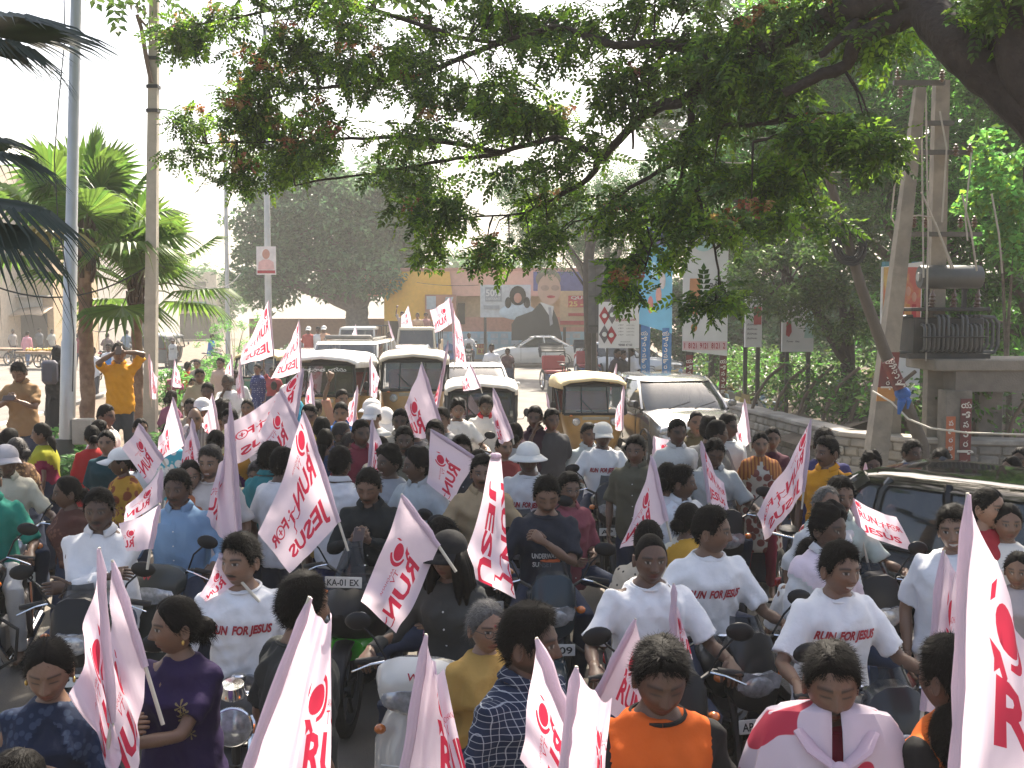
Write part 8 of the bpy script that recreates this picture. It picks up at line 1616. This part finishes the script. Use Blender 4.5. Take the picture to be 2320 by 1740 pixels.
# --- more heads in the thick of the crowd
for lb, x, y, k in (('woman in a rose sari behind the long streaming flag', 560, 902, dict(fem=1, hair='w_bun', top='sari', tc=(.4, .12, .2), pallu=((.45, .16, .24), None, (0, 0, 0), 'sash'))), ('man in a sky-blue shirt left of the slim flag', 642, 905, dict(top='shirt', tc=(.25, .4, .55), tache=1)), ('youth in a yellow tee below the lettered windscreen', 700, 915, dict(top='tee', tc=(.55, .4, .05))), ('woman in a green sari right of the slim flag', 716, 905, dict(fem=1, hair='w_braid', top='sari', tc=(.05, .25, .1), face=150)), ('man in a maroon shirt under the white caps', 818, 950, dict(top='shirt', tc=(.2, .03, .05), face=30)), ('man in a cream shirt behind the RUN flag', 985, 950, dict(top='shirt', tc=(.5, .46, .36), tache=1, face=-10)), ('youth in a grey tee by the bearded rider in white', 1000, 922, dict(top='tee', tc=(.25, .25, .26), face=-25)), ('woman in a pink kurta by the concrete pole foot', 318, 945, dict(fem=1, hair='w_bun', top='kurta', tc=(.5, .2, .25), face=40)), ('boy in a white tee before the blue-print woman', 330, 1008, dict(h=1.45, top='tee', tc=(.6, .6, .6), face=20)), ('man in a brown shirt between the bald man and the white helmet', 505, 905, dict(top='shirt', tc=(.16, .1, .06), face=160)), ('man in a pale yellow shirt right of the white helmet', 520, 925, dict(top='shirt', tc=(.5, .45, .25), tache=1)), ('girl in a violet kurta behind the smiling man in grey', 985, 1000, dict(fem=1, h=1.5, hair='w_bun', top='kurta', tc=(.15, .05, .25), face=20)), ('man in a charcoal shirt left of the sun-hat rider', 1045, 985, dict(top='shirt', tc=(.05, .05, .055), face=10)), ('youth in a dark grey tee behind the plum-shirted man', 1250, 925, dict(top='tee', tc=(.045, .045, .05), face=20)), ('woman in a cream sari left of the olive tee', 862, 985, dict(fem=1, hair='w_bun', top='sari', tc=(.48, .42, .32), pallu=((.5, .44, .34), None, (0, 0, 0), 'shawl'), face=165)), ('man in a teal shirt below the girl in the white polo', 612, 1000, dict(top='shirt', tc=(.03, .18, .2), face=150)), ('woman in an ochre kurta with a braid, behind the widest flag', 690, 985, dict(fem=1, hair='w_braid', top='kurta', tc=(.4, .24, .06), face=170)), ('man in a white shirt left of the khaki man', 1535, 948, dict(top='shirt', tc=(.58, .58, .58), face=15)), ('man in a dull olive shirt right of the white-capped rider', 1440, 985, dict(top='shirt', tc=(.09, .085, .06), face=-20)), ('woman in a dark brown sari left of the folded-arms man', 150, 1075, dict(fem=1, hair='w_bun', top='sari', tc=(.07, .03, .025), pallu=((.08, .035, .03), 'print', (.14, .07, .05), 'sash'), face=-60))):
    k.setdefault('tone', 'dm'[len(lb) % 2]); k.setdefault('hair', ('short', 'quiff', 'wavy')[len(lb) % 3]); pp(lb, x, y, **k)
finish_people()
# the caped man's flag: a print-spotted mantle with a knot
co = [o for o in PEOPLE if 'knotted round' in o['label']][0]; J = co['J']; base_ = co['root']
g = MB(); rows = []
for k in range(9):
    t_ = k / 8; row = []
    for q in range(33):
        a = R(4 + 352 * q / 32); rx = .088 + .245 * t_ ** .40; ry = .078 + .15 * t_ ** .5; fo = 1 + .075 * t_ * math.sin(q * 2.3 + t_ * 4) + .03 * math.sin(q * 4.1 + t_ * 9)
        front = max(0, math.cos(a)); row.append(tuple(J['pel'] + V3(math.sin(a) * rx * fo, -math.cos(a) * ry * fo - .01, .525 - .62 * t_ ** 1.6 - .02 * math.sin(q * 1.3) * t_ + .06 * front * (1 - t_))))
    rows.append(row)
g.sheet(rows); capm = mat('cape_print', (.66, .57, .64), .75, var=.05, trans=.25, pat=lambda N, L, co_, base, noise, ramp, mix: mix(ramp(noise(5.5, 1).outputs['Fac'], [(.57, (0, 0, 0)), (.58, (1, 1, 1))]), base, (.50, .03, .07)))
cp = g.build('rally_flag', capm); cp.matrix_world = Matrix.Translation(base_.location) @ Matrix.Rotation(base_.rotation_euler.z, 4, 'Z'); cp.modifiers.new('t', 'SOLIDIFY').thickness = .004; tag(cp, 'rally flag tied as a cape round the bowed mustached man', 'flag', 'run-for-Jesus rally flags')
g = MB(); kc = J['pel'] + V3(0, -.225, .40); g.ell(tuple(kc), (.034, .03, .03), 12, 8)
for s in (-1, 1): g.tube([tuple(kc), tuple(kc + V3(s * .03, -.02, -.05)), tuple(kc + V3(s * .05, -.01, -.12))], [.02, .028, .012], 8, flat=.4); g.tube([tuple(kc), tuple(kc + V3(s * .08, .04, .05)), tuple(kc + V3(s * .11, .09, .09))], [.018, .03, .03], 8, flat=.5)
kn = g.build('knot', FLAG_W, cp)
# ------------------------------------------------------------------ the dusty air
hm_ = bpy.data.materials.new('haze'); hm_.use_nodes = True; n_ = hm_.node_tree.nodes; n_.remove(n_['Principled BSDF']); pv = n_.new('ShaderNodeVolumePrincipled'); pv.inputs['Color'].default_value = (.93, .93, .90, 1); pv.inputs['Density'].default_value = .0014; pv.inputs['Anisotropy'].default_value = .1
hm_.node_tree.links.new(pv.outputs[0], n_['Material Output'].inputs['Volume'])
g = MB(); g.box((0, 140, 14), (520, 560, 31)); hz = g.build('haze', hm_, smooth=False); hz['kind'] = 'stuff'
bpy.data.scenes.remove(TMP)
